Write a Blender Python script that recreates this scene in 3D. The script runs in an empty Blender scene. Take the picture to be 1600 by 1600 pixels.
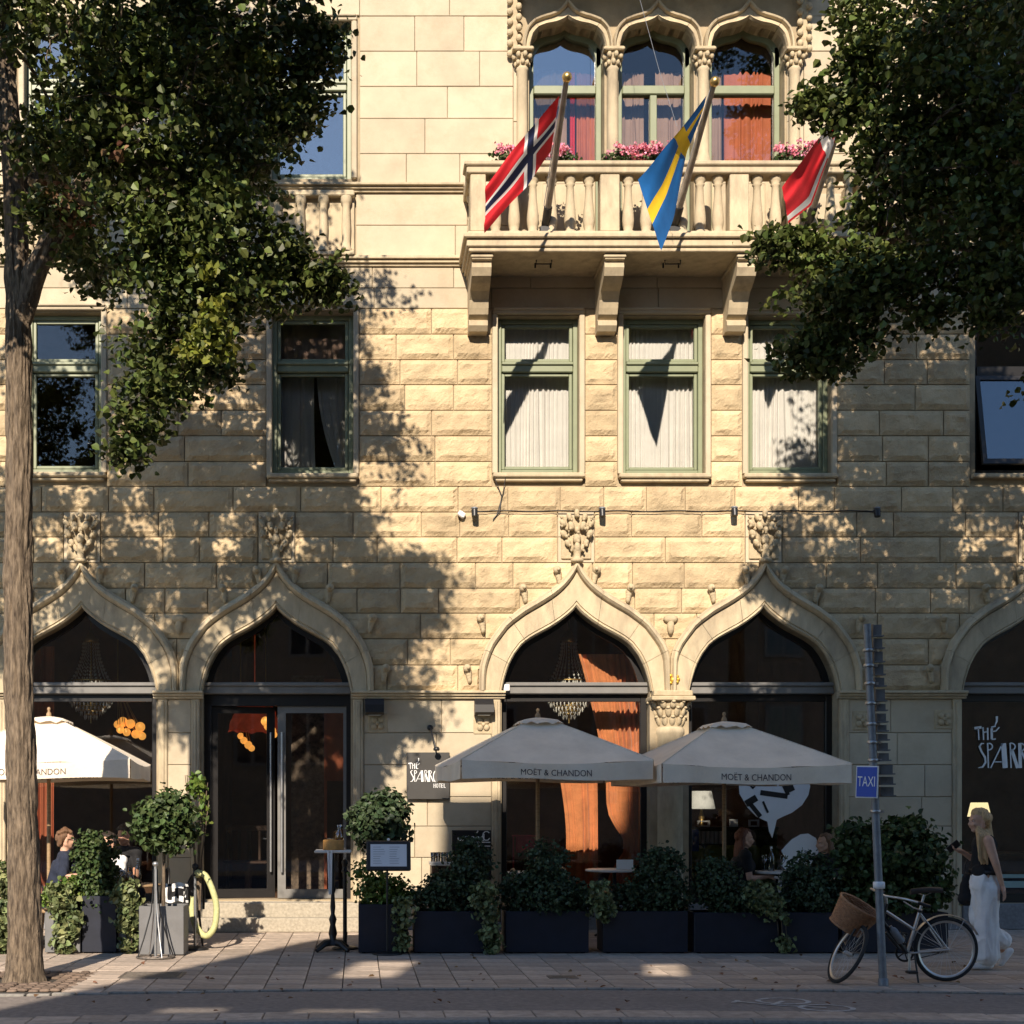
import bpy, math, random
import numpy as np
from mathutils import Vector, Matrix
from mathutils.geometry import tessellate_polygon

random.seed(11)
RNG = np.random.default_rng(11)
S = bpy.context.scene
COL = S.collection
PI = math.pi

# ------------------------------------------------------------------ camera
D1, FPX, XC, YH, CH = 18.0, 2106.0, 560.0, 1265.0, 1.6      # facade distance, focal in photo px, vanishing point, eye height
cam = bpy.data.cameras.new('camera')
camo = bpy.data.objects.new('camera', cam)
COL.objects.link(camo)
camo.location = (0, -D1, CH)
camo.rotation_euler = (PI / 2, 0, 0)
cam.sensor_width = 36
cam.lens = 36 * FPX / 1600
cam.shift_x = (800 - XC) / 1600
cam.shift_y = (YH - 800) / 1600
cam.clip_end = 500
S.camera = camo

# ------------------------------------------------------------------ light
SUN = Vector((0.20, 1.0, -0.65)).normalized()                # travel direction of the sunlight
w = bpy.data.worlds.new('World')
S.world = w
w.use_nodes = True
nt = w.node_tree
nt.nodes.clear()
sky = nt.nodes.new('ShaderNodeTexSky')
sky.sky_type = 'NISHITA'
sky.sun_disc = False
sky.sun_elevation = math.asin(-SUN.z)
sky.sun_rotation = math.atan2(-SUN.x, -SUN.y)
sky.air_density = 1.0
sky.dust_density = 0.1
sky.ozone_density = 3.5
bg = nt.nodes.new('ShaderNodeBackground')
bg.inputs['Strength'].default_value = 0.115
wo = nt.nodes.new('ShaderNodeOutputWorld')
nt.links.new(sky.outputs[0], bg.inputs[0])
nt.links.new(bg.outputs[0], wo.inputs[0])
sl = bpy.data.lights.new('sun', 'SUN')
sl.energy = 5.0
sl.angle = math.radians(0.45)
sl.color = (1.0, 0.865, 0.71)
slo = bpy.data.objects.new('sun', sl)
COL.objects.link(slo)
slo.rotation_euler = SUN.to_track_quat('-Z', 'Y').to_euler()
slo.location = (-10, -30, 25)
S.view_settings.view_transform = 'Standard'
S.view_settings.look = 'None'
S.view_settings.gamma = 1
S.view_settings.use_curve_mapping = False
S.view_settings.exposure = 0.72
S.render.engine = 'CYCLES'
S.cycles.max_bounces = 8
S.cycles.transparent_max_bounces = 16
S.cycles.caustics_reflective = False
S.cycles.caustics_refractive = False

# ------------------------------------------------------------------ photo px -> world
def sc(Y=0.0): return FPX / (D1 + Y)
def X(px, Y=0.0): return (px - XC) / sc(Y)
def Z(py, Y=0.0): return CH + (YH - py) / sc(Y)
def at(px, py, Y=0.0): return Vector((X(px, Y), Y, Z(py, Y)))

# ------------------------------------------------------------------ mesh builder
WL = {}                                                      # world location of every parent we made

def base_of(p):
    return WL.get(p.name, Vector((0, 0, 0))) if p else Vector((0, 0, 0))

def link(o, parent=None):
    COL.objects.link(o)
    if parent:
        o.parent = parent
        WL[o.name] = base_of(parent)
    return o

def thing(name, label, cat, loc=(0, 0, 0), group=None, kind=None):
    o = bpy.data.objects.new(name, None)
    o.empty_display_size = 0.1
    COL.objects.link(o)
    o.location = loc
    WL[o.name] = Vector(loc)
    o['label'] = label
    o['category'] = cat
    if group: o['group'] = group
    if kind: o['kind'] = kind
    return o

def tag(o, label=None, cat=None, group=None, kind=None):
    if label: o['label'] = label
    if cat: o['category'] = cat
    if group: o['group'] = group
    if kind: o['kind'] = kind
    return o

def copy_tree(o, loc=None, parent=None, label=None):
    c = o.copy()
    COL.objects.link(c)
    if parent: c.parent = parent
    if loc is not None: c.location = loc
    if label: c['label'] = label
    WL[c.name] = Vector(c.location) if parent is None else base_of(parent)
    for ch in list(o.children):
        copy_tree(ch, parent=c)
    return c

class MB:
    def __init__(s):
        s.v = []; s.f = []; s.s = []; s.m = []
    def add(s, vs, fs, smooth=False, mi=0):
        b = len(s.v)
        s.v += [tuple(p) for p in vs]
        s.f += [tuple(i + b for i in f) for f in fs]
        s.s += [smooth] * len(fs)
        s.m += [mi] * len(fs)
        return s
    def box(s, x0, x1, y0, y1, z0, z1, bev=0.0, M=None, mi=0):
        if x0 > x1: x0, x1 = x1, x0
        if y0 > y1: y0, y1 = y1, y0
        if z0 > z1: z0, z1 = z1, z0
        if bev <= 0:
            vs = [(x0,y0,z0),(x1,y0,z0),(x1,y1,z0),(x0,y1,z0),(x0,y0,z1),(x1,y0,z1),(x1,y1,z1),(x0,y1,z1)]
            fs = [(0,3,2,1),(4,5,6,7),(0,1,5,4),(1,2,6,5),(2,3,7,6),(3,0,4,7)]
        else:                                               # chamfered along all front/top edges (8-gon rings)
            b = min(bev, (x1-x0)/2.1, (y1-y0)/2.1, (z1-z0)/2.1)
            vs = []
            for (zz, i) in ((z0, b), (z0 + b, 0), (z1 - b, 0), (z1, b)):
                xa, xb, ya, yb = x0 + i, x1 - i, y0 + i, y1 - i
                vs += [(xa+b,ya,zz),(xb-b,ya,zz),(xb,ya+b,zz),(xb,yb-b,zz),(xb-b,yb,zz),(xa+b,yb,zz),(xa,yb-b,zz),(xa,ya+b,zz)]
            fs = [tuple(range(7, -1, -1)), tuple(range(24, 32))]
            for r in range(3):
                for k in range(8):
                    a, c = r*8+k, r*8+(k+1) % 8
                    fs.append((a, c, c+8, a+8))
        if M is not None: vs = [M @ Vector(p) for p in vs]
        return s.add(vs, fs, False, mi)
    def prism(s, poly, axis, a, b, smooth=False, mi=0):
        """poly: 2D outline; axis 'y' -> (x,z) outline extruded over y; 'x' -> (y,z) outline over x; 'z' -> (x,y) over z"""
        n = len(poly)
        def mk(p, t):
            return {'y': (p[0], t, p[1]), 'x': (t, p[0], p[1]), 'z': (p[0], p[1], t)}[axis]
        vs = [mk(p, a) for p in poly] + [mk(p, b) for p in poly]
        fs = [(i, (i+1) % n, (i+1) % n + n, i + n) for i in range(n)]
        s.add(vs, fs, smooth, mi)
        tri = tessellate_polygon([[Vector((p[0], p[1], 0)) for p in poly]])
        s.add(vs, [tuple(t) for t in tri] + [tuple(i + n for i in t[::-1]) for t in tri], False, mi)
        return s
    def tube(s, pts, r, n=8, caps=True, smooth=True, mi=0, flat=None):
        pts = [Vector(p) for p in pts]
        rs = r if isinstance(r, (list, tuple)) else [r] * len(pts)
        vs = []; fs = []
        up = None
        for i, p in enumerate(pts):
            d = (pts[min(i+1, len(pts)-1)] - pts[max(i-1, 0)])
            d = d.normalized() if d.length > 1e-9 else Vector((0, 0, 1))
            if up is None:
                up = d.orthogonal().normalized() if flat is None else Vector(flat)
            a = (up - d * up.dot(d))
            a = a.normalized() if a.length > 1e-6 else d.orthogonal().normalized()
            up = a
            b = d.cross(a)
            for k in range(n):
                t = 2*PI*k/n
                vs.append(p + (a*math.cos(t) + b*math.sin(t)) * rs[i])
        for i in range(len(pts)-1):
            for k in range(n):
                k2 = (k+1) % n
                fs.append((i*n+k, i*n+k2, (i+1)*n+k2, (i+1)*n+k))
        s.add(vs, fs, smooth, mi)
        if caps:
            s.add(vs[:n], [tuple(range(n-1, -1, -1))], False, mi)
            s.add(vs[-n:], [tuple(range(n))], False, mi)
        return s
    def lathe(s, prof, c=(0, 0, 0), n=12, smooth=True, mi=0, M=None, arc=(0, 2*PI)):
        full = abs(arc[1]-arc[0]-2*PI) < 1e-6
        nn = n if full else n + 1
        vs = []; fs = []
        for (r, z) in prof:
            for k in range(nn):
                t = arc[0] + (arc[1]-arc[0])*k/n
                p = Vector((r*math.cos(t), r*math.sin(t), z))
                if M is not None: p = M @ p
                vs.append((p[0]+c[0], p[1]+c[1], p[2]+c[2]))
        for i in range(len(prof)-1):
            for k in range(n):
                k2 = (k+1) % nn
                fs.append((i*nn+k, i*nn+k2, (i+1)*nn+k2, (i+1)*nn+k))
        return s.add(vs, fs, smooth, mi)
    def ell(s, c, r, n=12, m=8, R=None, mi=0, smooth=True):
        if not isinstance(r, (tuple, list)): r = (r, r, r)
        vs = [(0, 0, -1)]; fs = []
        for i in range(1, m):
            ph = -PI/2 + PI*i/m
            for k in range(n):
                t = 2*PI*k/n
                vs.append((math.cos(ph)*math.cos(t), math.cos(ph)*math.sin(t), math.sin(ph)))
        vs.append((0, 0, 1))
        for k in range(n):
            fs.append((0, 1+(k+1) % n, 1+k))
            fs.append((len(vs)-1, 1+(m-2)*n+k, 1+(m-2)*n+(k+1) % n))
        for i in range(m-2):
            for k in range(n):
                a = 1+i*n+k; b = 1+i*n+(k+1) % n
                fs.append((a, b, b+n, a+n))
        out = []
        for p in vs:
            q = Vector((p[0]*r[0], p[1]*r[1], p[2]*r[2]))
            if R is not None: q = R @ q
            out.append(q + Vector(c))
        return s.add(out, fs, smooth, mi)
    def cap(s, p0, r0, p1, r1, n=10):
        """closed rounded cone"""
        p0, p1 = Vector(p0), Vector(p1)
        d = p1 - p0
        L = d.length
        d = d / L if L > 1e-6 else Vector((0, 0, 1))
        pts, rs = [], []
        for k in range(4):
            t = PI/2 * k/4
            pts.append(p0 - d*r0*math.cos(t)); rs.append(max(r0*math.sin(t), r0*0.05))
        pts.append(p0); rs.append(r0); pts.append(p1); rs.append(r1)
        for k in range(1, 5):
            t = PI/2 * k/4
            pts.append(p1 + d*r1*math.sin(t)); rs.append(max(r1*math.cos(t), r1*0.05))
        a = d.orthogonal().normalized(); b = d.cross(a)
        vs = []; fs = []
        for p, r in zip(pts, rs):
            for k in range(n):
                t = 2*PI*k/n
                vs.append(p + (a*math.cos(t)+b*math.sin(t))*r)
        for i in range(len(pts)-1):
            for k in range(n):
                k2 = (k+1) % n
                fs.append((i*n+k, i*n+k2, (i+1)*n+k2, (i+1)*n+k))
        fs.append(tuple(range(n-1, -1, -1)))
        fs.append(tuple(range((len(pts)-1)*n, len(pts)*n)))
        return s.add(vs, fs, True)
    def grid(s, P, smooth=True, mi=None, closeu=False):
        """P[i][j] points"""
        ni, nj = len(P), len(P[0])
        vs = [p for row in P for p in row]
        b = len(s.v)
        s.v += [tuple(p) for p in vs]
        for i in range(ni-1):
            for j in range(nj-1):
                s.f.append((b+i*nj+j, b+i*nj+j+1, b+(i+1)*nj+j+1, b+(i+1)*nj+j))
                s.s.append(smooth)
                s.m.append(mi(i, j) if mi else 0)
        return s
    def build(s, name, mats, parent=None, label=None, kind=None, rot=None):
        if not isinstance(mats, (list, tuple)): mats = [mats]
        o0 = base_of(parent)
        me = bpy.data.meshes.new(name)
        vs = np.array(s.v, dtype=float).reshape(-1, 3) - np.array(o0)
        me.from_pydata(vs.tolist(), [], s.f)
        me.polygons.foreach_set('use_smooth', s.s)
        if len(mats) > 1: me.polygons.foreach_set('material_index', s.m)
        for m in mats: me.materials.append(m)
        me.update()
        o = bpy.data.objects.new(name, me)
        link(o, parent)
        if label: o['label'] = label
        if kind: o['kind'] = kind
        return o

def solo(mb, name, mats, label, cat, group=None, kind=None, base=None):
    """a thing that is one mesh; its origin at its base"""
    vs = np.array(mb.v)
    c = Vector(base) if base is not None else Vector(((vs[:,0].min()+vs[:,0].max())/2, (vs[:,1].min()+vs[:,1].max())/2, vs[:,2].min()))
    mb.v = (vs - np.array(c)).tolist()
    o = mb.build(name, mats)
    o.location = c
    WL[o.name] = c
    return tag(o, label, cat, group, kind)

def np_obj(name, verts, faces, mat, parent=None, smooth=False, kind=None):
    me = bpy.data.meshes.new(name)
    v = np.asarray(verts, dtype=np.float32) - np.array(base_of(parent), dtype=np.float32)
    f = np.asarray(faces, dtype=np.int32)
    me.vertices.add(len(v)); me.vertices.foreach_set('co', v.ravel())
    k = f.shape[1]
    me.loops.add(f.size); me.loops.foreach_set('vertex_index', f.ravel())
    me.polygons.add(len(f)); me.polygons.foreach_set('loop_start', np.arange(0, f.size, k, dtype=np.int32))
    me.update(calc_edges=True)
    me.polygons.foreach_set('use_smooth', np.full(len(f), smooth))
    for m in (mat if isinstance(mat, (list, tuple)) else [mat]): me.materials.append(m)
    o = bpy.data.objects.new(name, me)
    link(o, parent)
    if kind: o['kind'] = kind
    return o

# ------------------------------------------------------------------ numpy noise
def _hash(ix, iz, seed):
    h = np.sin(ix*127.1 + iz*311.7 + seed*74.7) * 43758.5453
    return h - np.floor(h)
def vnoise(x, z, seed=0.0):
    ix, iz = np.floor(x), np.floor(z)
    fx, fz = x-ix, z-iz
    fx = fx*fx*(3-2*fx); fz = fz*fz*(3-2*fz)
    a = _hash(ix, iz, seed); b = _hash(ix+1, iz, seed); c = _hash(ix, iz+1, seed); d = _hash(ix+1, iz+1, seed)
    return (a*(1-fx)+b*fx)*(1-fz) + (c*(1-fx)+d*fx)*fz

# ------------------------------------------------------------------ materials
def _n(nt, t, **kw):
    n = nt.nodes.new(t)
    for k, v in kw.items():
        if k in n.inputs: n.inputs[k].default_value = v
        else: setattr(n, k, v)
    return n

def mat(name, col, rough=0.7, var=0.12, scale=5.0, bump=0.0, bscale=60.0, metal=0.0, spec=0.4, rnd=0.0, island=0.0,
        col2=None, stretch=(1, 1, 1), transl=0.0, emit=0.0, stain=None, coat=0.0, sheen=0.0):
    m = bpy.data.materials.new(name)
    m.use_nodes = True
    nt = m.node_tree
    nt.nodes.clear()
    L = nt.links.new
    out = _n(nt, 'ShaderNodeOutputMaterial')
    p = _n(nt, 'ShaderNodeBsdfPrincipled')
    tc = _n(nt, 'ShaderNodeTexCoord')
    mp = _n(nt, 'ShaderNodeMapping')
    mp.inputs['Scale'].default_value = stretch
    L(tc.outputs['Object'], mp.inputs['Vector'])
    nz = _n(nt, 'ShaderNodeTexNoise', Scale=scale, Detail=6.0, Roughness=0.62)
    L(mp.outputs[0], nz.inputs['Vector'])
    ramp = _n(nt, 'ShaderNodeValToRGB')
    c = np.array(col[:3])
    lo = c*(1-var); hi = np.minimum(c*(1+var), 0.95)
    if col2 is not None: hi = np.array(col2[:3])
    ramp.color_ramp.elements[0].position = 0.32
    ramp.color_ramp.elements[0].color = (*lo, 1)
    ramp.color_ramp.elements[1].position = 0.68
    ramp.color_ramp.elements[1].color = (*hi, 1)
    L(nz.outputs['Fac'], ramp.inputs[0])
    colout = ramp.outputs[0]
    if stain is not None:
        nz2 = _n(nt, 'ShaderNodeTexNoise', Scale=stain[1], Detail=5.0, Roughness=0.7)
        L(mp.outputs[0], nz2.inputs['Vector'])
        r2 = _n(nt, 'ShaderNodeValToRGB')
        r2.color_ramp.elements[0].position = 0.5
        r2.color_ramp.elements[0].color = (0, 0, 0, 1)
        r2.color_ramp.elements[1].position = 0.72
        L(nz2.outputs['Fac'], r2.inputs[0])
        ml = _n(nt, 'ShaderNodeMath', operation='MULTIPLY'); ml.inputs[1].default_value = stain[2]
        L(r2.outputs[0], ml.inputs[0])
        mx = _n(nt, 'ShaderNodeMix', data_type='RGBA')
        L(ml.outputs[0], mx.inputs[0]); L(colout, mx.inputs[6]); mx.inputs[7].default_value = (*stain[0], 1)
        colout = mx.outputs[2]
    if rnd or island:
        if island:
            src = _n(nt, 'ShaderNodeNewGeometry').outputs['Random Per Island']; amt = island
        else:
            src = _n(nt, 'ShaderNodeObjectInfo').outputs['Random']; amt = rnd
        mr = _n(nt, 'ShaderNodeMapRange'); mr.inputs[3].default_value = 1-amt; mr.inputs[4].default_value = 1+amt
        L(src, mr.inputs[0])
        hs = _n(nt, 'ShaderNodeHueSaturation')
        L(mr.outputs[0], hs.inputs['Value']); L(colout, hs.inputs['Color'])
        if island:
            mr2 = _n(nt, 'ShaderNodeMapRange'); mr2.inputs[3].default_value = 0.47; mr2.inputs[4].default_value = 0.525
            wn = _n(nt, 'ShaderNodeTexWhiteNoise', noise_dimensions='1D')
            L(src, wn.inputs['W']); L(wn.outputs['Value'], mr2.inputs[0]); L(mr2.outputs[0], hs.inputs['Hue'])
        colout = hs.outputs[0]
    L(colout, p.inputs['Base Color'])
    p.inputs['Roughness'].default_value = rough
    p.inputs['Metallic'].default_value = metal
    p.inputs['Specular IOR Level'].default_value = spec
    if coat: p.inputs['Coat Weight'].default_value = coat
    if sheen: p.inputs['Sheen Weight'].default_value = sheen
    if emit:
        L(colout, p.inputs['Emission Color']); p.inputs['Emission Strength'].default_value = emit
    if bump:
        nb = _n(nt, 'ShaderNodeTexNoise', Scale=bscale, Detail=4.0, Roughness=0.6)
        L(mp.outputs[0], nb.inputs['Vector'])
        bp = _n(nt, 'ShaderNodeBump', Strength=bump, Distance=0.02)
        L(nb.outputs['Fac'], bp.inputs['Height']); L(bp.outputs[0], p.inputs['Normal'])
    sh = p.outputs[0]
    if transl:
        tr = _n(nt, 'ShaderNodeBsdfTranslucent')
        L(colout, tr.inputs['Color'])
        ms = _n(nt, 'ShaderNodeMixShader'); ms.inputs[0].default_value = transl
        L(p.outputs[0], ms.inputs[1]); L(tr.outputs[0], ms.inputs[2])
        sh = ms.outputs[0]
    L(sh, out.inputs['Surface'])
    return m

def glass(name, refl=0.12, tint=(0.97, 0.975, 0.97), wob=0.0):
    m = bpy.data.materials.new(name)
    m.use_nodes = True
    nt = m.node_tree; nt.nodes.clear(); L = nt.links.new
    out = _n(nt, 'ShaderNodeOutputMaterial')
    t = _n(nt, 'ShaderNodeBsdfTransparent'); t.inputs[0].default_value = (*tint, 1)
    g = _n(nt, 'ShaderNodeBsdfGlossy'); g.inputs['Roughness'].default_value = 0.02
    fr = _n(nt, 'ShaderNodeFresnel'); fr.inputs['IOR'].default_value = 1.5
    ad = _n(nt, 'ShaderNodeMath', operation='ADD'); ad.inputs[1].default_value = max(refl-0.04, 0); ad.use_clamp = True
    L(fr.outputs[0], ad.inputs[0])
    mx = _n(nt, 'ShaderNodeMixShader')
    L(ad.outputs[0], mx.inputs[0]); L(t.outputs[0], mx.inputs[1]); L(g.outputs[0], mx.inputs[2])
    if wob:
        tc = _n(nt, 'ShaderNodeTexCoord')
        nz = _n(nt, 'ShaderNodeTexNoise', Scale=1.6, Detail=2.0)
        L(tc.outputs['Object'], nz.inputs['Vector'])
        bp = _n(nt, 'ShaderNodeBump', Strength=wob, Distance=0.02)
        L(nz.outputs['Fac'], bp.inputs['Height']); L(bp.outputs[0], g.inputs['Normal'])
    L(mx.outputs[0], out.inputs['Surface'])
    return m

STONE = (0.47, 0.385, 0.245)
M = {}
M['rock'] = mat('sandstone rough', (.51, .395, .24), .9, .20, 3.0, .6, 45, rnd=.13, stain=((.33, .24, .15), 1.1, .7))
M['ashlar'] = mat('sandstone smooth', (.49, .415, .295), .85, .10, 2.2, .25, 90, rnd=.09, stain=((.37, .29, .19), 1.5, .6))
M['trim'] = mat('sandstone moulding', (.49, .405, .27), .85, .14, 4, .25, 60, rnd=.07, stain=((.24, .19, .14), 1.6, .6), stretch=(2.2, 2.2, .8))
M['mortar'] = mat('mortar and wall core', (.36, .29, .19), .95, .15, 5, .3, 60)
M['carve'] = mat('carved sandstone', (.45, .365, .235), .9, .15, 12, .4, 60)
M['green'] = mat('green window paint', (.20, .225, .135), .45, .08, 6, spec=.5)
M['greyfr'] = mat('grey painted timber', (.17, .165, .155), .5, .12, 5)
M['blackfr'] = mat('black painted frame', (.012, .011, .011), .4, .15, 5)
M['steel'] = mat('brushed steel', (.42, .42, .42), .38, .12, 9, metal=.85)
M['brass'] = mat('brass', (.55, .38, .14), .35, .1, 8, metal=.9)
M['gold'] = mat('gilding', (.65, .42, .06), .4, .15, 20, metal=.5)
M['glass'] = glass('window glass', .10, wob=.02)
M['glassup'] = glass('coated upper window glass', .28, (.80, .83, .82), wob=.05)
M['glassmid'] = glass('curtained window glass', .05, wob=.04)
M['glasstilt'] = glass('tilted dark window glass', .15, (.6, .66, .68), wob=.05)
M['glassdoor'] = glass('door glass', .09)
M['drink'] = glass('tumbler glass', .16, (.93, .95, .95))
M['bark'] = mat('linden bark', (.085, .06, .042), .95, .5, 5, .9, 16, col2=(.27, .205, .14), stretch=(8, 8, 1.3))
M['leaf'] = mat('linden leaf', (.074, .098, .022), .5, .25, 2, island=.6, transl=.16, spec=.35)
M['leafy'] = mat('young yellow linden leaf', (.16, .18, .025), .5, .2, 3, island=.35, transl=.3)
M['leafd'] = mat('dry brown leaf', (.22, .12, .06), .7, .2, 3, island=.4, transl=.2)
M['laurel'] = mat('laurel leaf', (.052, .082, .026), .5, .2, 5, island=.55, transl=.15, spec=.3)
M['yew'] = mat('dark evergreen leaf', (.040, .066, .028), .5, .2, 5, island=.45, transl=.12)
M['ivy'] = mat('variegated ivy leaf', (.10, .15, .05), .5, .4, 5, island=.55, transl=.15, col2=(.26, .29, .13))
M['lime'] = mat('light green leaf', (.11, .17, .03), .5, .2, 5, island=.4, transl=.2)
M['pink'] = mat('pink geranium petal', (.78, .30, .38), .6, .2, 8, island=.3, transl=.25)
M['asphalt'] = mat('asphalt', (.06, .06, .064), .92, .25, 25, .5, 220, stain=((.035, .034, .035), 1.1, .5))
M['bike'] = mat('worn asphalt of the bike lane', (.21, .183, .165), .9, .22, 18, .4, 200, stain=((.15, .13, .117), .8, .6))
M['slab'] = mat('concrete paving slab', (.41, .335, .27), .9, .25, 9, .4, 120, rnd=.2, stain=((.21, .18, .155), 1.2, .6))
M['sett'] = mat('small granite sett', (.16, .115, .085), .9, .25, 10, .5, 90, rnd=.25)
M['joint'] = mat('sand joint', (.045, .04, .034), .95, .2, 20, .3, 150)
M['kerb'] = mat('granite kerb', (.24, .225, .2), .85, .2, 30, .3, 160, rnd=.08)
M['step'] = mat('granite step', (.36, .32, .25), .85, .22, 30, .3, 120, rnd=.05)
M['planter'] = mat('dark blue black planter paint', (.010, .013, .024), .5, .2, 6, spec=.4)
M['planterg'] = mat('grey planter paint', (.14, .14, .142), .55, .12, 5)
M['soil'] = mat('potting soil', (.03, .022, .016), .95, .3, 30, .5, 80)
M['canvas'] = mat('off white parasol canvas', (.86, .765, .63), .85, .08, 3, .25, 25, transl=.10, stain=((.62, .53, .42), 2.2, .35))
M['print'] = mat('dark printed lettering', (.06, .045, .05), .8, .05, 5)
M['white'] = mat('white print', (.78, .78, .77), .6, .03, 5)
M['wood'] = mat('pale wood', (.30, .20, .11), .6, .25, 7, stretch=(1, 1, 6))
M['darkwood'] = mat('dark stained wood', (.05, .028, .018), .45, .3, 6, stretch=(6, 1, 1))
M['black'] = mat('black metal', (.012, .012, .013), .42, .1, 8, spec=.5)
M['blackmatt'] = mat('black cloth', (.010, .010, .012), .85, .2, 20)
M['board'] = mat('dark grey sign board', (.045, .043, .040), .6, .15, 3)
M['blue'] = mat('blue sign enamel', (.012, .06, .42), .4, .05, 5)
M['navy'] = mat('navy cotton', (.018, .024, .045), .9, .2, 25, .2, 200)
M['skin'] = mat('skin', (.55, .32, .22), .5, .08, 25)
M['skint'] = mat('tanned skin', (.42, .22, .14), .5, .08, 25)
M['blond'] = mat('blond hair', (.58, .38, .19), .5, .35, 6, stretch=(18, 18, 1.2), bump=.5, bscale=30)
M['brownhair'] = mat('brown hair', (.16, .085, .045), .5, .35, 8, stretch=(14, 14, 2), bump=.5, bscale=30)
M['auburn'] = mat('auburn hair', (.16, .055, .03), .5, .35, 8, stretch=(14, 14, 2), bump=.5, bscale=30)
M['darkhair'] = mat('dark hair', (.03, .022, .018), .45, .35, 8, stretch=(14, 14, 2), bump=.5, bscale=30)
M['whitecloth'] = mat('white cotton', (.80, .79, .78), .85, .06, 12, .15, 60)
M['wicker'] = mat('wicker', (.34, .17, .085), .65, .3, 40, rnd=.08)
M['rubber'] = mat('tyre rubber', (.018, .018, .019), .8, .2, 20)
M['alu'] = mat('bare aluminium', (.55, .54, .52), .35, .1, 10, metal=.8)
M['leather'] = mat('worn leather', (.035, .026, .022), .5, .4, 12)
M['velvet'] = mat('orange red velvet curtain', (.66, .235, .085), .8, .2, 6, sheen=.3, transl=.12)
M['sheer'] = mat('white sheer curtain', (.80, .77, .72), .85, .06, 4, transl=.22)
M['redcurt'] = mat('dusty red curtain', (.42, .12, .055), .85, .15, 4, transl=.15)
M['mauve'] = mat('grey mauve curtain', (.31, .205, .155), .85, .12, 4, transl=.2)
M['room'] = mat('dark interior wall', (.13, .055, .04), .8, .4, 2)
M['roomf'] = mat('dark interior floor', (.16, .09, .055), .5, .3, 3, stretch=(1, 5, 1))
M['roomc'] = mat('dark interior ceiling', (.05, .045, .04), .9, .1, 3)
M['wallpaper'] = mat('patterned wallpaper', (.10, .07, .05), .7, .8, 14, col2=(.22, .16, .11))
M['crystal'] = mat('chandelier crystal', (.85, .84, .76), .06, .1, 30, metal=.1, spec=1.0)
M['globe'] = mat('warm glowing globe', (1.0, .40, .075), .4, .03, 3, emit=.6)
M['shade'] = mat('pale lamp shade', (.62, .64, .62), .8, .05, 5, transl=.3)
M['yellowlamp'] = mat('warm lit lamp shade', (1.0, .78, .40), .6, .05, 5, emit=.9)
M['sofa'] = mat('olive green sofa leather', (.16, .19, .02), .5, .2, 4)
M['hose'] = mat('pale yellow green rope', (.50, .50, .24), .7, .15, 30, bump=.3, bscale=120)
M['red'] = mat('red bunting', (.52, .012, .02), .8, .1, 6, transl=.25)
M['flagblue'] = mat('dark blue bunting', (.010, .016, .06), .8, .1, 6, transl=.2)
M['swblue'] = mat('mid blue bunting', (.012, .135, .42), .8, .1, 6, transl=.25)
M['swyellow'] = mat('yellow bunting', (.80, .52, .02), .8, .08, 6, transl=.25)
M['flagwhite'] = mat('white bunting', (.72, .70, .68), .8, .05, 6, transl=.25)
M['polewood'] = mat('weathered flagpole paint', (.40, .34, .27), .6, .3, 8, stretch=(1, 1, .4))
M['beer'] = mat('amber drink', (.55, .25, .03), .2, .1, 5, transl=.4)
M['cheese'] = mat('orange brown cork', (.50, .25, .07), .7, .2, 30)
M['marble'] = mat('pale table top', (.62, .60, .56), .35, .1, 6)
M['galv'] = mat('galvanised post', (.20, .215, .235), .5, .18, 12, metal=.35)
M['plate'] = mat('dark sign plate back', (.15, .155, .16), .55, .25, 8, metal=.2)
M['chairback'] = mat('grey woven chair back', (.055, .055, .065), .7, .3, 60)
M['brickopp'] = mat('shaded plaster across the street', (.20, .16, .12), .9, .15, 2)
M['roofopp'] = mat('dark sheet metal roof', (.06, .06, .062), .6, .2, 3)
M['menu'] = mat('menu paper', (.66, .68, .72), .6, .03, 5)
M['redcloth'] = mat('pink red striped cloth', (.62, .04, .10), .8, .15, 5)
M['stonegrey'] = mat('grey plinth granite', (.20, .20, .205), .7, .2, 25, .2, 100)
M['ironcover'] = mat('cast iron cover', (.16, .14, .12), .6, .3, 25, metal=.5)
# ================================================================== ground
def curve_off(x):
    t = max(-1.3, min(1.3, (x - 1.7) / 4.7))
    return -0.42 * t * t
Y_LINE, Y_KERB = -5.97, -7.62
XA, XB = -16.0, 20.0
def strip(ya, yb, z, name, m, parent=None, ca=True, cb=True, skirt=None):
    mb = MB()
    xs = np.linspace(XA, XB, 73)
    P = [[(x, ya + (curve_off(x) if ca else 0), z) for x in xs], [(x, yb + (curve_off(x) if cb else 0), z) for x in xs]]
    mb.grid(P[::-1], smooth=False)
    if skirt is not None:
        mb.grid([[(p[0], p[1], z) for p in P[0]], [(p[0], p[1], skirt) for p in P[0]]], smooth=False)
    return mb.build(name, m, parent)
road = MB()
road.add([(-150, -150, -.13), (150, -150, -.13), (150, 60, -.13), (-150, 60, -.13)], [(0, 1, 2, 3)])
ro = road.build('road', M['asphalt']); ro['kind'] = 'structure'
pave = strip(Y_LINE, 0.5, -.022, 'pavement', M['joint'], cb=False, skirt=-.1); pave['kind'] = 'structure'
lane = strip(Y_KERB, Y_LINE, -.012, 'bike_lane', M['bike'], skirt=-.14); lane['kind'] = 'structure'
# opposite pavement so that the street goes on behind the camera
op = MB(); op.box(-40, 40, -24, -16.2, -.13, .0); opo = op.build('far_pavement', M['slab']); opo['kind'] = 'structure'

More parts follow.
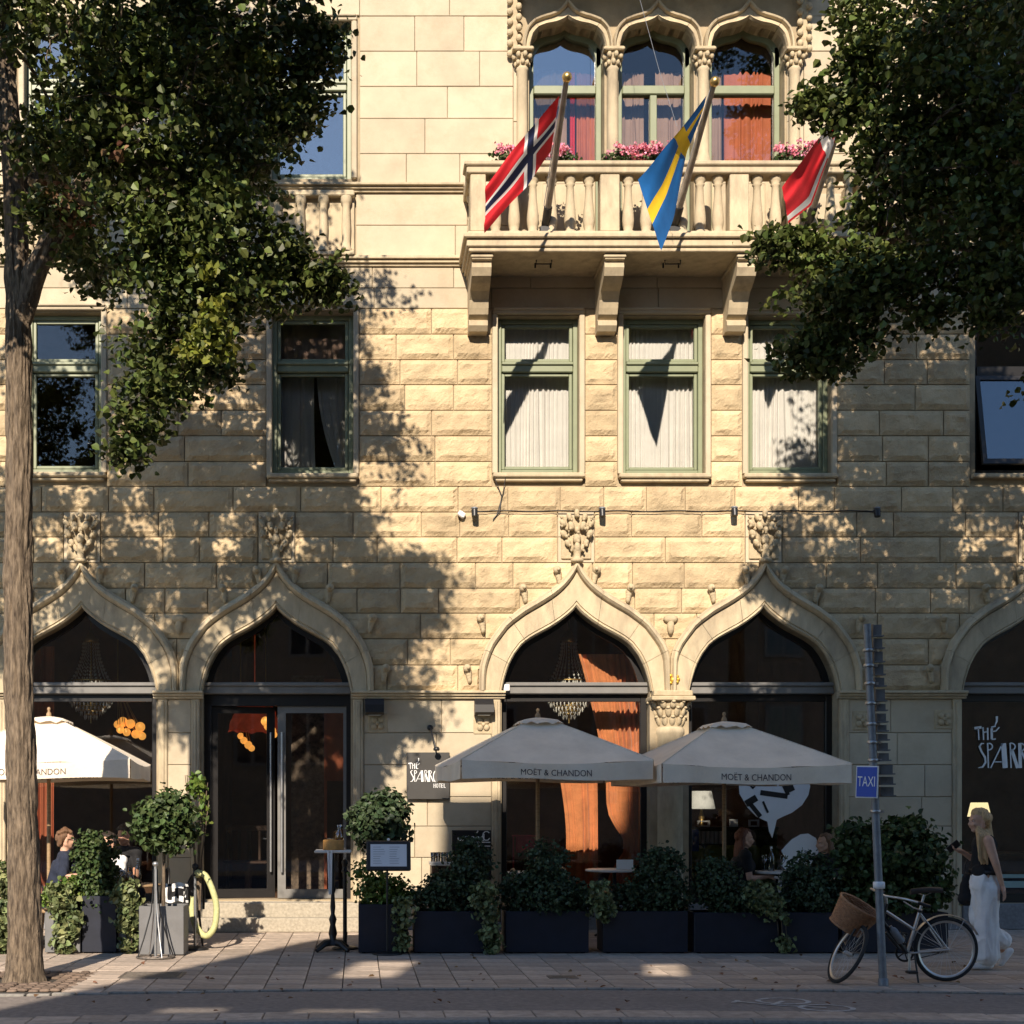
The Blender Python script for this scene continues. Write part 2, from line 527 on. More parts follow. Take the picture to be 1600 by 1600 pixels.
# paving slabs: the nearest 300 as parts, the rest joined
PS = 0.352
slabs = []
for j in range(0, 20):
    yb = -0.02 - j*PS; ya = yb - PS + .009
    for i in range(-12, 26):
        x0 = -0.14 + i*PS; x1 = x0 + PS - .009
        lim = Y_LINE + .10 + min(curve_off(x0), curve_off(x1))
        if ya < lim - .26: continue
        yy = max(ya, lim)
        if yb - yy < .04: continue
        cx = (x0+x1)/2; cy = (yy+yb)/2
        if -3.95 < cx < -2.35 and cy < -4.62 and cx < -2.6: continue         # tree pit
        pxx = XC + cx*sc(cy)
        vis = -15 < pxx < 1615
        if not (-120 < pxx < 1720): continue
        slabs.append((vis, -cy, x0, x1, yy, yb))
slabs.sort(key=lambda t: (-t[0], -t[1]))
slab_mesh = {}
def slab_shape(w_, d_, seed):
    mb = MB(); r = random.Random(seed)
    h = [r.uniform(-.0035, .0035) for _ in range(4)]
    b = .004
    vs = [(-w_/2, -d_/2, -.03), (w_/2, -d_/2, -.03), (w_/2, d_/2, -.03), (-w_/2, d_/2, -.03),
          (-w_/2, -d_/2, -b+h[0]), (w_/2, -d_/2, -b+h[1]), (w_/2, d_/2, -b+h[2]), (-w_/2, d_/2, -b+h[3]),
          (-w_/2+b, -d_/2+b, h[0]), (w_/2-b, -d_/2+b, h[1]), (w_/2-b, d_/2-b, h[2]), (-w_/2+b, d_/2-b, h[3])]
    fs = [(0,1,5,4),(1,2,6,5),(2,3,7,6),(3,0,4,7),(4,5,9,8),(5,6,10,9),(6,7,11,10),(7,4,8,11),(8,9,10,11)]
    mb.add(vs, fs)
    return mb
rest = MB()
for n, (vis, _, x0, x1, y0, y1) in enumerate(slabs):
    if n < 300 and vis:
        k = (round(x1-x0, 3), round(y1-y0, 2), n % 5)
        if k not in slab_mesh:
            slab_mesh[k] = slab_shape(x1-x0, y1-y0, n).build('paving_slab', M['slab'], pave); o = slab_mesh[k]
        else:
            o = slab_mesh[k].copy(); COL.objects.link(o)
        o.location = ((x0+x1)/2, (y0+y1)/2, 0)
    else:
        sm = slab_shape(x1-x0, y1-y0, n)
        c = np.array(((x0+x1)/2, (y0+y1)/2, 0))
        rest.add((np.array(sm.v)+c).tolist(), sm.f)
rest.build('paving_slab_field', M['slab'], pave, kind='stuff')
# edge setts along the seam, kerb row
seam = MB()
xx = -4.2
while xx < 7.6:
    L_ = .2 + random.random()*.12
    y_ = Y_LINE + curve_off(xx + L_/2)
    z_ = random.uniform(-.002, .006)
    seam.box(xx, xx+L_-.012, y_+.022, y_+.095, -.03, z_, bev=.006)
    xx += L_
seam.build('edging_sett', M['kerb'], pave, kind='stuff')
xx = -3.9; kn = 0
while xx < 7.0:
    y_ = Y_KERB + curve_off(xx + .17)
    mb = MB(); mb.box(xx, xx+.343, y_+.005, y_+.36, -.05, random.uniform(0, .004), bev=.006)
    mb.build('lane_slab', M['slab'], lane)
    xx += .352
xx = -4.0
while xx < 7.2:
    y_ = Y_KERB + curve_off(xx + .5)
    y0_, y1_ = Y_KERB + curve_off(xx), Y_KERB + curve_off(xx+1.0)
    mb = MB(); dx = .992
    vs = []
    for (yy0, yy1, zz) in ((-.15, 0, -.14), (-.15, 0, -.012), (-.135, -.012, .004)):
        i_ = 0 if zz < 0 else .008
        vs += [(xx+i_, y0_+yy0, zz), (xx+dx-i_, y1_+yy0, zz), (xx+dx-i_, y1_+yy1, zz), (xx+i_, y0_+yy1, zz)]
    fs = [(8, 9, 10, 11)]
    for r_ in (0, 4):
        for k in range(4): fs.append((r_+k, r_+(k+1) % 4, r_+4+(k+1) % 4, r_+4+k))
    mb.add(vs, fs); mb.build('kerb_stone', M['kerb'], lane)
    xx += 1.0
# white bicycle symbol, flat print on the lane
bm_ = MB()
def ring(mb, c, ra, rb, wd, z, n=24, a0=0, a1=2*PI):
    P = [[], []]
    for k in range(n+1):
        t = a0+(a1-a0)*k/n
        P[0].append((c[0]+ra*math.cos(t), c[1]+rb*math.sin(t), z)); P[1].append((c[0]+(ra-wd)*math.cos(t), c[1]+(rb-wd)*math.sin(t), z))
    mb.grid(P[::-1], False)
def bar2(mb, a, b, wd, z):
    a, b = Vector((a[0], a[1], z)), Vector((b[0], b[1], z)); d = (b-a).normalized(); n_ = Vector((-d.y, d.x, 0))*wd/2
    mb.add([a-n_, b-n_, b+n_, a+n_], [(0, 1, 2, 3)])
lc = (3.60, -6.92)
ring(bm_, (lc[0]-.03, lc[1]+.25), .23, .20, .045, -.008); ring(bm_, (lc[0]+.20, lc[1]-.14), .23, .20, .045, -.008)
bar2(bm_, (lc[0]-.03, lc[1]+.25), (lc[0]-.2, lc[1]+.02), .04, -.0076); bar2(bm_, (lc[0]-.2, lc[1]+.02), (lc[0]+.2, lc[1]-.14), .04, -.0072)
bar2(bm_, (lc[0]-.2, lc[1]+.02), (lc[0]-.42, lc[1]+.22), .04, -.0068); bar2(bm_, (lc[0]-.48, lc[1]+.15), (lc[0]-.40, lc[1]+.28), .04, -.0064)
bm_.build('bicycle_marking', mat('worn white road paint', (.34, .34, .33), .8, .5, 14, col2=(.52, .52, .51)), lane)
# tree pit with small setts
pit = MB(); pit.box(-4.3, -2.58, -6.02, -4.62, -.06, -.028); pito = pit.build('tree_pit', M['soil']); pito['kind'] = 'structure'
sm_ = []
for k in range(4):
    mb = MB(); h = [random.uniform(-.008, .008) for _ in range(4)]
    mb.box(-.046, .046, -.046, .046, -.03, 0, bev=.012); sm_.append(mb)
sett_src = [m_.build('pit_sett', M['sett'], pito) for m_ in sm_]
used = [False]*4
for i in range(18):
    for j in range(14):
        x_ = -4.25+i*.097; y_ = -5.98+j*.099
        if y_ < Y_LINE + curve_off(x_) + .13: continue
        if (x_+3.17)**2 + (y_+5.28)**2 < .30**2 or XC + x_*sc(y_) < -30: continue
        k = random.randrange(4)
        o = sett_src[k]
        if used[k]: o = o.copy(); COL.objects.link(o)
        used[k] = True
        o.location = (x_, y_, random.uniform(-.006, .008)); o.rotation_euler = (random.uniform(-.06, .06), random.uniform(-.06, .06), random.uniform(-.08, .08))
mc = MB(); mx, my = X(238, gy_ := FPX/((1524-YH)/CH)-D1), gy_
mc.box(mx-.30, mx+.30, my-.24, my+.24, -.02, .006, bev=.004)
for i in range(7):
    mc.box(mx-.26, mx+.26, my-.2+i*.062, my-.2+i*.062+.03, .006, .011)
solo(mc, 'manhole_cover', M['ironcover'], 'square ribbed iron cover set in the paving right of the tree trunk', 'manhole cover')

# ================================================================== hotel
hotel = thing('hotel_building', 'yellow sandstone hotel front with ogee arches, rough stone courses and balcony', 'building', (2, 0, 0))
OG_IN = [(116, 0), (113, 15), (106, 38), (97, 56), (84, 73), (70, 83), (55, 91), (40, 99), (26, 108), (14, 117), (6, 124), (0, 131)]
OG_OUT = [(152, 0), (152, 35), (146, 58), (137, 78), (113, 110), (84, 132), (55, 149), (34, 163), (19, 177), (9, 190), (4, 199), (0, 208)]
ARCH = {'A': 128, 'B': 432, 'C': 900, 'D': 1193, 'E': 1620}
SPR = 1080
def resample(pts, n):
    p = np.array(pts, float); d = np.r_[0, np.cumsum(np.hypot(*np.diff(p, axis=0).T))]
    t = np.linspace(0, d[-1], n)
    return np.c_[np.interp(t, d, p[:, 0]), np.interp(t, d, p[:, 1])]
def full_curve(half, c, spr, n=22, lim=None):
    h = resample(half, n)
    if lim is not None: h[:, 0] = np.minimum(h[:, 0], lim)
    Lf = [(c - x, spr - y) for x, y in h]; Rt = [(c + x, spr - y) for x, y in h[::-1]]
    return Lf + Rt[1:]                                      # left spring -> apex -> right spring (px)
def arch_poly(c, bottom, half=OG_IN, spr=SPR, n=22):
    cv = full_curve(half, c, spr, n)
    return [(cv[0][0], bottom)] + cv + [(cv[-1][0], bottom)]
BAY_IN = [(59, 0), (58, 12), (54, 26), (46, 36), (34, 41), (16, 44), (6, 48), (0, 52)]
BAY_OUT = [(70, 0), (70, 14), (66, 34), (56, 48), (40, 55), (22, 60), (10, 68), (0, 82)]
BAYC = [886, 1026, 1168]
WIN1 = {'W1': (40, 158, 487, 738), 'W2': (425, 552, 487, 740), 'W3': (778, 905, 493, 739), 'W4': (974, 1102, 493, 740), 'W5': (1169, 1299, 494, 740), 'W6': (1525, 1655, 490, 740)}
WIN2 = {'L0': (38, 160, 35, 278), 'L1': (424, 549, 35, 278), 'R2': (1500, 1625, 35, 278)}
holes = []
for k, c in ARCH.items(): holes.append(arch_poly(c, 1406 if k == 'B' else 1412))
for r in list(WIN1.values()) + list(WIN2.values()): holes.append([(r[0], r[3]), (r[0], r[2]), (r[1], r[2]), (r[1], r[3])])
for c in BAYC: holes.append(arch_poly(c, 372, BAY_IN, 85, 12))
def w2(p): return (X(p[0]), Z(p[1]))
wall = MB()
polys = [[Vector((-15, 0, 0)), Vector((18, 0, 0)), Vector((18, 19, 0)), Vector((-15, 19, 0))]]
polys += [[Vector((*w2(p), 0)) for p in h] for h in holes]
flat = [v for pl in polys for v in pl]
tri = tessellate_polygon(polys)
wall.add([(v.x, .03, v.y) for v in flat], [tuple(t) for t in tri])
for h in holes:
    P = [w2(p) for p in h]; n = len(P)
    wall.add([(p[0], .03, p[1]) for p in P] + [(p[0], .38, p[1]) for p in P], [(i, (i+1) % n, (i+1) % n+n, i+n) for i in range(n)])
wall.build('wall', M['mortar'], hotel)
# building mass behind: roof, sides, interiors
mass = MB()
mass.box(-15, 18, .031, 8, 19, 19.3); mass.box(-15.3, -15, .03, 8, 0, 19.3); mass.box(18, 18.3, .03, 8, 0, 19.3); mass.box(-15, 18, 8, 8.3, 0, 19.3)
mass.build('outer_shell', M['mortar'], hotel)
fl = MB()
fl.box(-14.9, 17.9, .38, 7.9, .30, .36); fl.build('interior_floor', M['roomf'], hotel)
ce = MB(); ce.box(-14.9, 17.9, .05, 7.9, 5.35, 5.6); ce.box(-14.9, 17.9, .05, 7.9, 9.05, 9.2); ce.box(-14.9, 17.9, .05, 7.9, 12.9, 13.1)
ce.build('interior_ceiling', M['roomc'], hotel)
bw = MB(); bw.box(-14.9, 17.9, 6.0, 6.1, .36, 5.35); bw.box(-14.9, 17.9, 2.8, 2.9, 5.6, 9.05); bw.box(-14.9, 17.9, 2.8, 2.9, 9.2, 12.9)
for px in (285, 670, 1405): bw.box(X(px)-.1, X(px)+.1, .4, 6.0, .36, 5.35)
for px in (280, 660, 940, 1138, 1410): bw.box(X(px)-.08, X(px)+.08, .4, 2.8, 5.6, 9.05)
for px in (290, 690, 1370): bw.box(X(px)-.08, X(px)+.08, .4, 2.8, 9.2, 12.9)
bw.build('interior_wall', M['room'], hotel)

# ---- stones
OUTC = {k: np.array(full_curve(OG_OUT, c, SPR, 30)) for k, c in ARCH.items()}
MIDC = {k: np.array(full_curve([((a[0]+b[0])/2, (a[1]+b[1])/2) for a, b in zip(OG_IN, OG_OUT)], c, SPR, 30)) for k, c in ARCH.items()}
def inside(cv, px, py):
    """px,py arrays: below the arch curve?"""
    xs, ys = cv[:, 0], cv[:, 1]
    yc = np.interp(px, xs, ys, left=1e9, right=1e9)
    return py > yc
OBST = [(r[0]-9, r[1]+9, r[2]-4, r[3]+(17)) for r in WIN1.values()]
OBST_F = [(c-29, c+29, 800, 879) for c in ARCH.values()]
def spans(y0, y1, a, b, obst):
    cuts = sorted((o[0], o[1]) for o in obst if o[2] < y1-2 and o[3] > y0+2)
    out = []; x = a
    for c0, c1 in cuts:
        if c0 > x + 6: out.append((x, min(c0, b)))
        x = max(x, c1)
    if x < b - 6: out.append((x, b))
    return out
def split(a, b, lo, hi, rnd):
    L_ = b - a
    if L_ <= hi: return [(a, b)]
    cuts = [a]
    while b - cuts[-1] > hi:
        nx = cuts[-1] + rnd.uniform(lo, hi)
        if b - nx < lo*.7: nx = cuts[-1] + (b-cuts[-1])/2
        cuts.append(nx)
    cuts.append(b)
    return list(zip(cuts[:-1], cuts[1:]))
def rock(px0, px1, py0, py1, seed, flatness=0.0):
    g = .0065
    x0, x1 = X(px0)+g, X(px1)-g; z0, z1 = Z(py1)+g, Z(py0)-g
    nx = max(4, int((x1-x0)/.031)); nz = max(4, int((z1-z0)/.031))
    u = np.linspace(0, 1, nx+1); v = np.linspace(0, 1, nz+1)
    U, V = np.meshgrid(u, v)
    jx = (RNG.random(U.shape)-.5)*.5/nx; jz = (RNG.random(U.shape)-.5)*.5/nz
    jx[:, [0, -1]] = 0; jz[[0, -1], :] = 0; jz[:, [0, -1]] *= .3; jx[[0, -1], :] *= .3
    xx = x0 + (U+jx)*(x1-x0); zz = z0 + (V+jz)*(z1-z0)
    e = np.minimum(np.minimum(xx-x0, x1-xx), np.minimum(zz-z0, z1-zz))
    m = np.clip((e-.012)/.045, 0, 1); m = m*m*(3-2*m)
    a = seed*.37 % 6.28
    xr = xx*math.cos(a)+zz*math.sin(a)*1.5; zr = -xx*math.sin(a)*.7+zz*math.cos(a)
    n1 = vnoise(xr*4.2, zr*6.5, seed); n2 = vnoise(xr*10, zr*14, seed+3.3); n3 = vnoise(xx*27, zz*27, seed+7.7)
    ridge = 1-np.abs(2*vnoise(xr*6, zr*8.5, seed+1.7)-1)
    steps = np.floor(n1*3.2+n2*.5)/3.2
    amp = .050 if not flatness else .050*(1-flatness)
    d = m*amp*(.20 + .36*steps + .30*ridge*n1 + .26*n2 + .13*n3)
    pxg = XC + xx*sc(0); pyg = YH - (zz-CH)*sc(0)
    under = np.zeros(xx.shape, bool); kill = np.zeros(xx.shape, bool)
    if py1 > 870:
        for k in ARCH:
            under |= inside(OUTC[k], pxg, pyg-5); kill |= inside(MIDC[k], pxg, pyg)
    d = np.where(under, -.012, d)
    if kill.all(): return None
    H, W_ = xx.shape
    verts = np.stack([xx, -d, zz], -1).reshape(-1, 3)
    idx = np.arange(H*W_).reshape(H, W_)
    kf = kill[:-1, :-1] & kill[1:, :-1] & kill[:-1, 1:] & kill[1:, 1:]
    q = np.stack([idx[:-1, :-1], idx[:-1, 1:], idx[1:, 1:], idx[1:, :-1]], -1)[~kf]
    if not len(q): return None
    faces = [q.reshape(-1, 4)]
    bd = np.concatenate([idx[0, :], idx[1:, -1], idx[-1, -2::-1], idx[-2:0:-1, 0]])
    bk = verts[bd].copy(); bk[:, 1] = .03
    nb = len(bd); b0 = len(verts)
    verts = np.r_[verts, bk]
    i = np.arange(nb); j = (i+1) % nb
    kb = kill.reshape(-1)[bd]
    sk = np.stack([bd[j], bd[i], b0+i, b0+j], -1)[~(kb[i] & kb[j])]
    faces.append(sk)
    f = np.concatenate(faces)
    us = np.unique(f); mp_ = np.zeros(len(verts), int); mp_[us] = np.arange(len(us))
    return np_obj('rough_stone', verts[us], mp_[f], M['rock'], hotel)
ROWS = [482, 522, 562, 601, 641, 681, 721, 760, 800, 839, 879, 919, 958, 998, 1039, 1080]
rr = random.Random(5)
nst = 0
for r in range(len(ROWS)-1):
    y0, y1 = ROWS[r], ROWS[r+1]
    ob = OBST + OBST_F
    for (a, b) in spans(y0, y1, -30, 1635, ob):
        # keep joints away from the arches' inside
        segs = split(a, b, 56, 128, rr)
        for (p, q) in segs:
            o = rock(p, q, y0, y1, nst*1.713+r, 0.55 if q-p < 30 else 0)
            if o: nst += 1
# the courses go on past the picture's edges, joined
def field(rows, xr, lo, hi, m):
    mb = MB()
    for r in range(len(rows)-1):
        for (p, q_) in split(xr[0], xr[1], lo, hi, rr):
            pr = random.uniform(.0, .02) if m == 'rock' else random.uniform(-.002, .002)
            mb.box(X(p)+.006, X(q_)-.006, -pr-.01, .03, Z(rows[r+1])+.006, Z(rows[r])-.006, bev=.014 if m == 'rock' else .006)
    mb.build('rough_stone_field' if m == 'rock' else 'ashlar_field', M[m], hotel, kind='stuff')
field(ROWS, (-900, -31), 60, 130, 'rock'); field(ROWS, (1660, 2300), 60, 130, 'rock')
for xr in ((-900, -31), (1641, 2300)):
    field([-400, -345, -290, -235, -180, -120, -60, -30, 25, 80, 135, 185, 240, 289], xr, 90, 180, 'ashlar'); field([303, 352, 402], xr, 90, 200, 'ashlar'); field([418, 450, 482], xr, 90, 190, 'ashlar')
field([1094, 1145, 1195, 1245, 1291, 1340, 1390, 1440], (-900, -10), 60, 140, 'ashlar')
print('rough stones', nst)
for c in ARCH.values():
    mb = MB(); mb.box(X(c-28), X(c+28), -.004, .03, Z(879)+.004, Z(839)-.004); mb.box(X(c-28), X(c+28), -.004, .03, Z(839)+.004, Z(800)-.004)
    mb.build('finial_block', M['ashlar'], hotel)
def ash(px0, px1, py0, py1, name='ashlar_block', proud=None):
    g = .0035
    mb = MB(); pr = random.uniform(-.003, .003) if proud is None else proud
    x0, x1, z0, z1 = X(px0)+g, X(px1)-g, Z(py1)+g, Z(py0)-g
    b = .006
    vs = [(x0, .03, z0), (x1, .03, z0), (x1, .03, z1), (x0, .03, z1), (x0, -pr+b, z0), (x1, -pr+b, z0), (x1, -pr+b, z1), (x0, -pr+b, z1),
          (x0+b, -pr, z0+b), (x1-b, -pr, z0+b), (x1-b, -pr, z1-b), (x0+b, -pr, z1-b)]
    fs = [(0,1,5,4),(1,2,6,5),(2,3,7,6),(3,0,4,7),(4,5,9,8),(5,6,10,9),(6,7,11,10),(7,4,8,11),(8,9,10,11)]
    mb.add(vs, fs); return mb.build(name, M['ashlar'], hotel)
na = 0
def ash_rows(rows, ranges, lo, hi, ob=()):
    global na
    for r in range(len(rows)-1):
        for (a, b) in ranges:
            for (p, q) in spans(rows[r], rows[r+1], a, b, ob):
                for (s0, s1) in split(p, q, lo, hi, rr):
                    ash(s0, s1, rows[r], rows[r+1]); na += 1
ash_rows([417, 450, 482], [(-30, 1635)], 80, 190)
ash_rows([302, 352, 404], [(-30, 418), (556, 800), (1258, 1635)], 90, 200)
ash_rows([-60, -30, 25, 80, 135, 185, 240, 291], [(-30, 26), (172, 412), (562, 802), (1256, 1488), (1637, 1640)], 70, 150)
ash_rows([-60, -22, 24], [(26, 172), (412, 562), (1488, 1637)], 60, 150)
ash_rows([1092, 1145, 1195, 1245, 1291, 1340, 1390, 1440], [(262, 299), (568, 768), (1326, 1488)], 50, 130)
ash_rows([292, 372], [(802, 826), (947, 965), (1087, 1107), (1229, 1256)], 40, 100)
ash_rows([85, 190, 292], [(802, 825), (948, 964), (1088, 1106), (1230, 1256)], 40, 100)
print('ashlar', na)

# plinth and mouldings
for (a, b) in ((-400, 8), (246, 312), (552, 782), (1018, 1075), (1312, 1502)):
    pl = MB(); pl.box(X(a), X(b), -.07, .03, 0, Z(1440), bev=.012); pl.build('plinth', M['stonegrey'], hotel)
for (a, b) in ((8, 246), (782, 1018), (1075, 1312), (1502, 2100)):
    pl = MB(); pl.box(X(a)+.003, X(b)-.003, -.05, .03, 0, Z(1412), bev=.012); pl.build('plinth', M['stonegrey'], hotel)
def moulding(name, xa, xb, steps, m=M['trim'], lend=False, rend=False):
    """steps: (py_top, py_bottom, projection)"""
    mb = MB()
    for (t, b, pr) in steps: mb.box(xa, xb, -pr, .03, Z(b), Z(t), bev=.006)
    return mb.build(name, m, hotel)
moulding('string_course', -12, X(724), [(403, 408, .10), (408, 413, .065), (413, 417, .03)])
moulding('string_course', X(1372), 16, [(403, 408, .10), (408, 413, .065), (413, 417, .03)])
moulding('sill_course', -12, X(724), [(290, 294, .11), (294, 298, .07), (298, 302, .035)])
moulding('sill_course', X(1372), 16, [(290, 294, .11), (294, 298, .07), (298, 302, .035)])
for (a, b) in ((240, 318), (548, 789), (1308, 1508), (-80, 14)):
    moulding('impost', X(a), X(b), [(1080, 1084, .12), (1084, 1088, .085), (1088, 1092, .05)])
# pier strips (lit vertical edge mouldings beside the openings)
for (a, b) in ((247, 262), (299, 312), (552, 568), (768, 782), (1312, 1326), (1488, 1502), (-6, 9)):
    mb = MB(); mb.box(X(a), X(b), -.028, .2, Z(1440), Z(1092), bev=.012)
    mb.box(X(a)+.04, X(b)-.04, -.042, -.02, Z(1436), Z(1096), bev=.008)
    mb.build('pier_strip', M['trim'], hotel)

# ---- ogee arches
PROF = [(0, .30), (0, -.02), (.05, -.05), (.11, -.035), (.13, -.055), (.70, -.055), (.72, -.04), (.76, -.10), (.83, -.135), (.92, -.12), (.97, -.07), (1.0, -.06), (1.0, .03)]
def arch_band(c, inn, outt, spr, lims, name, nv, prof=PROF, n=22, m=None):
    a = resample(inn, n); b = resample(outt, n)
    # more joints near the flanks; left and right halves
    for side in (-1, 1):
        lim = lims[0] if side < 0 else lims[1]
        bb = b.copy()
        if lim: bb[:, 0] = np.minimum(bb[:, 0], lim)
        cuts = [int(round(t)) for t in np.linspace(0, n-1, nv+1)]
        for ci in range(nv):
            i0, i1 = cuts[ci], cuts[ci+1]
            mb = MB(); P = []
            for k, i in enumerate(range(i0, i1+1)):
                row = []
                for (t, y) in prof:
                    tt = t
                    x_ = a[i, 0]*(1-tt)+bb[i, 0]*tt; h_ = a[i, 1]*(1-tt)+bb[i, 1]*tt
                    row.append((X(c+side*x_), y, Z(spr-h_)))
                P.append(row)
            # shrink ends 2 mm for a visible joint
            P = [[Vector(p) for p in row] for row in P]
            if len(P) > 2:
                for e, f_ in ((0, 1), (-1, -2)):
                    if (e == 0 and i0 == 0) or (e == -1 and i1 == n-1): continue
                    for q in range(len(P[e])):
                        d = P[f_][q]-P[e][q]
                        if d.length > 1e-4: P[e][q] = P[e][q]+d.normalized()*.0025
            mb.grid(P if side > 0 else P[::-1], smooth=False)
            mb.build(name, m or M['trim'], hotel)
LIMS = {'A': (None, 151.5), 'B': (151.5, None), 'C': (None, 146), 'D': (146, None), 'E': (None, None)}
for k, c in ARCH.items(): arch_band(c, OG_IN, OG_OUT, SPR, LIMS[k], 'arch_stone', 4)
# finials, crockets
def finial(c):
    mb = MB(); y = -.09
    x, z = X(c), Z(880)
    mb.lathe([(.03, -.02), (.06, -.01), (.085, .005), (.085, .035), (.055, .05), (.045, .06), (.05, .12), (.06, .16)], (x, y, z), 12)
    s_ = 1/117
    for (dx, dy, r, el) in ((0, -36, .075, 1), (-14, -30, .055, 1), (14, -30, .055, 1), (-20, -44, .06, 1), (20, -44, .06, 1), (-22, -60, .05, 1.2), (22, -60, .05, 1.2), (-9, -56, .06, 1.1), (9, -56, .06, 1.1), (0, -50, .045, 1), (-12, -70, .05, 1.2), (12, -70, .05, 1.2), (0, -76, .05, 1.3), (-24, -70, .03, 1), (24, -70, .03, 1), (0, -22, .06, 1.3), (-8, -22, .04, 1.4), (8, -22, .04, 1.4), (-16, -52, .03, 1), (16, -52, .03, 1)):
        R = Matrix.Rotation(dx*.03, 3, 'Y')
        mb.ell((x+dx*s_, y+.03-random.uniform(0, .05), z-dy*s_), (r*.75, r*.8, r*el), 8, 6, R=R)
        mb.ell((x+dx*s_+random.uniform(-.03, .03), y-.02, z-dy*s_-.04), (r*.4, r*.5, r*.45), 6, 4)
    mb.box(x-.20, x+.20, -.03, .02, z+.05, z+.62, bev=.01)
    mb.build('finial', M['carve'], hotel)
def crocket(px, py, side, r=.055):
    mb = MB(); p = at(px, py)
    mb.ell((p.x, -.09, p.z), (r, .05, r), 10, 6); mb.ell((p.x-side*.012, -.135, p.z), (r*.45, .03, r*.45), 8, 5)
    for k in range(4):
        t = k/4
        mb.ell((p.x-side*.02-side*t*.02, -.05, p.z-.05-t*.14), (.05*(1-t*.45), .045, .05), 7, 5)
    mb.build('crocket', M['carve'], hotel)
for k, c in ARCH.items():
    finial(c)
    for (dx, y) in ((31, 892), (84, 920), (150, 967), (171, 1045)):
        for s_ in (-1, 1):
            if s_ > 0 and k in 'AC' and dx > 84: continue
            if s_ < 0 and k in 'BD' and dx > 84: continue
            crocket(c+s_*dx, y, s_)
for px in (280, 1046.5):
    mb = MB(); p = at(px, 968); mb.ell((p.x, -.05, p.z), (.10, .05, .06), 8, 6); mb.ell((p.x, -.05, p.z-.09), (.05, .05, .12), 8, 6); mb.build('spandrel_leaf', M['carve'], hotel)
# column between the two sunny arches
cx = X(1048)
mb = MB(); mb.lathe([(.235, Z(1440)), (.235, Z(1425)), (.20, Z(1415)), (.215, Z(1405)), (.185, Z(1395)), (.185, Z(1150)), (.205, Z(1146)), (.205, Z(1140)), (.18, Z(1136))], (cx, .1, 0), 16)
mb.build('column_shaft', M['trim'], hotel)
mb = MB(); mb.lathe([(.18, Z(1137)), (.19, Z(1125)), (.22, Z(1108)), (.25, Z(1096))], (cx, .1, 0), 16)
for k in range(12):
    for (r, zz, h_, off) in ((.195, Z(1127), .075, 0), (.222, Z(1113), .075, .5), (.25, Z(1102), .055, 0)):
        t = 2*PI*(k+off)/12; Rz_ = Matrix.Rotation(t, 3, 'Z') @ Matrix.Rotation(.35, 3, 'Y')
        mb.ell((cx+r*math.cos(t), .1+r*math.sin(t), zz), (.022, .042, h_), 7, 6, R=Rz_)
        mb.ell((cx+(r+.03)*math.cos(t), .1+(r+.03)*math.sin(t), zz+h_*.75), (.026, .030, .020), 6, 5, R=Rz_)
mb.box(cx-.29, cx+.29, -.19, .38, Z(1096), Z(1089), bev=.012); mb.box(cx-.26, cx+.26, -.16, .38, Z(1089), Z(1080), bev=.012)
mb.build('column_capital', M['carve'], hotel)
mb = MB(); p = at(1050, 1062)
for k in range(9):
    t = 2*PI*k/9; mb.ell((p.x+.065*math.cos(t), -.075, p.z+.055*math.sin(t)), (.028, .02, .024), 6, 4)
mb.ell((p.x, -.08, p.z-.01), (.05, .03, .045), 8, 5); mb.build('gilded_ornament', M['gold'], hotel)
for (px, py) in ((590, 1130), (755, 1132), (1347, 1126), (1475, 1124)):
    mb = MB(); p = at(px, py); h = .13
    mb.box(p.x-h, p.x+h, -.012, .02, p.z-h, p.z+h, bev=.008)
    for k in range(4):
        t = PI/4+k*PI/2; mb.ell((p.x+.06*math.cos(t), -.02, p.z+.06*math.sin(t)), (.045, .025, .045), 7, 5)
    mb.ell((p.x, -.025, p.z), (.03, .03, .03), 7, 5); mb.build('carved_tile', M['carve'], hotel)

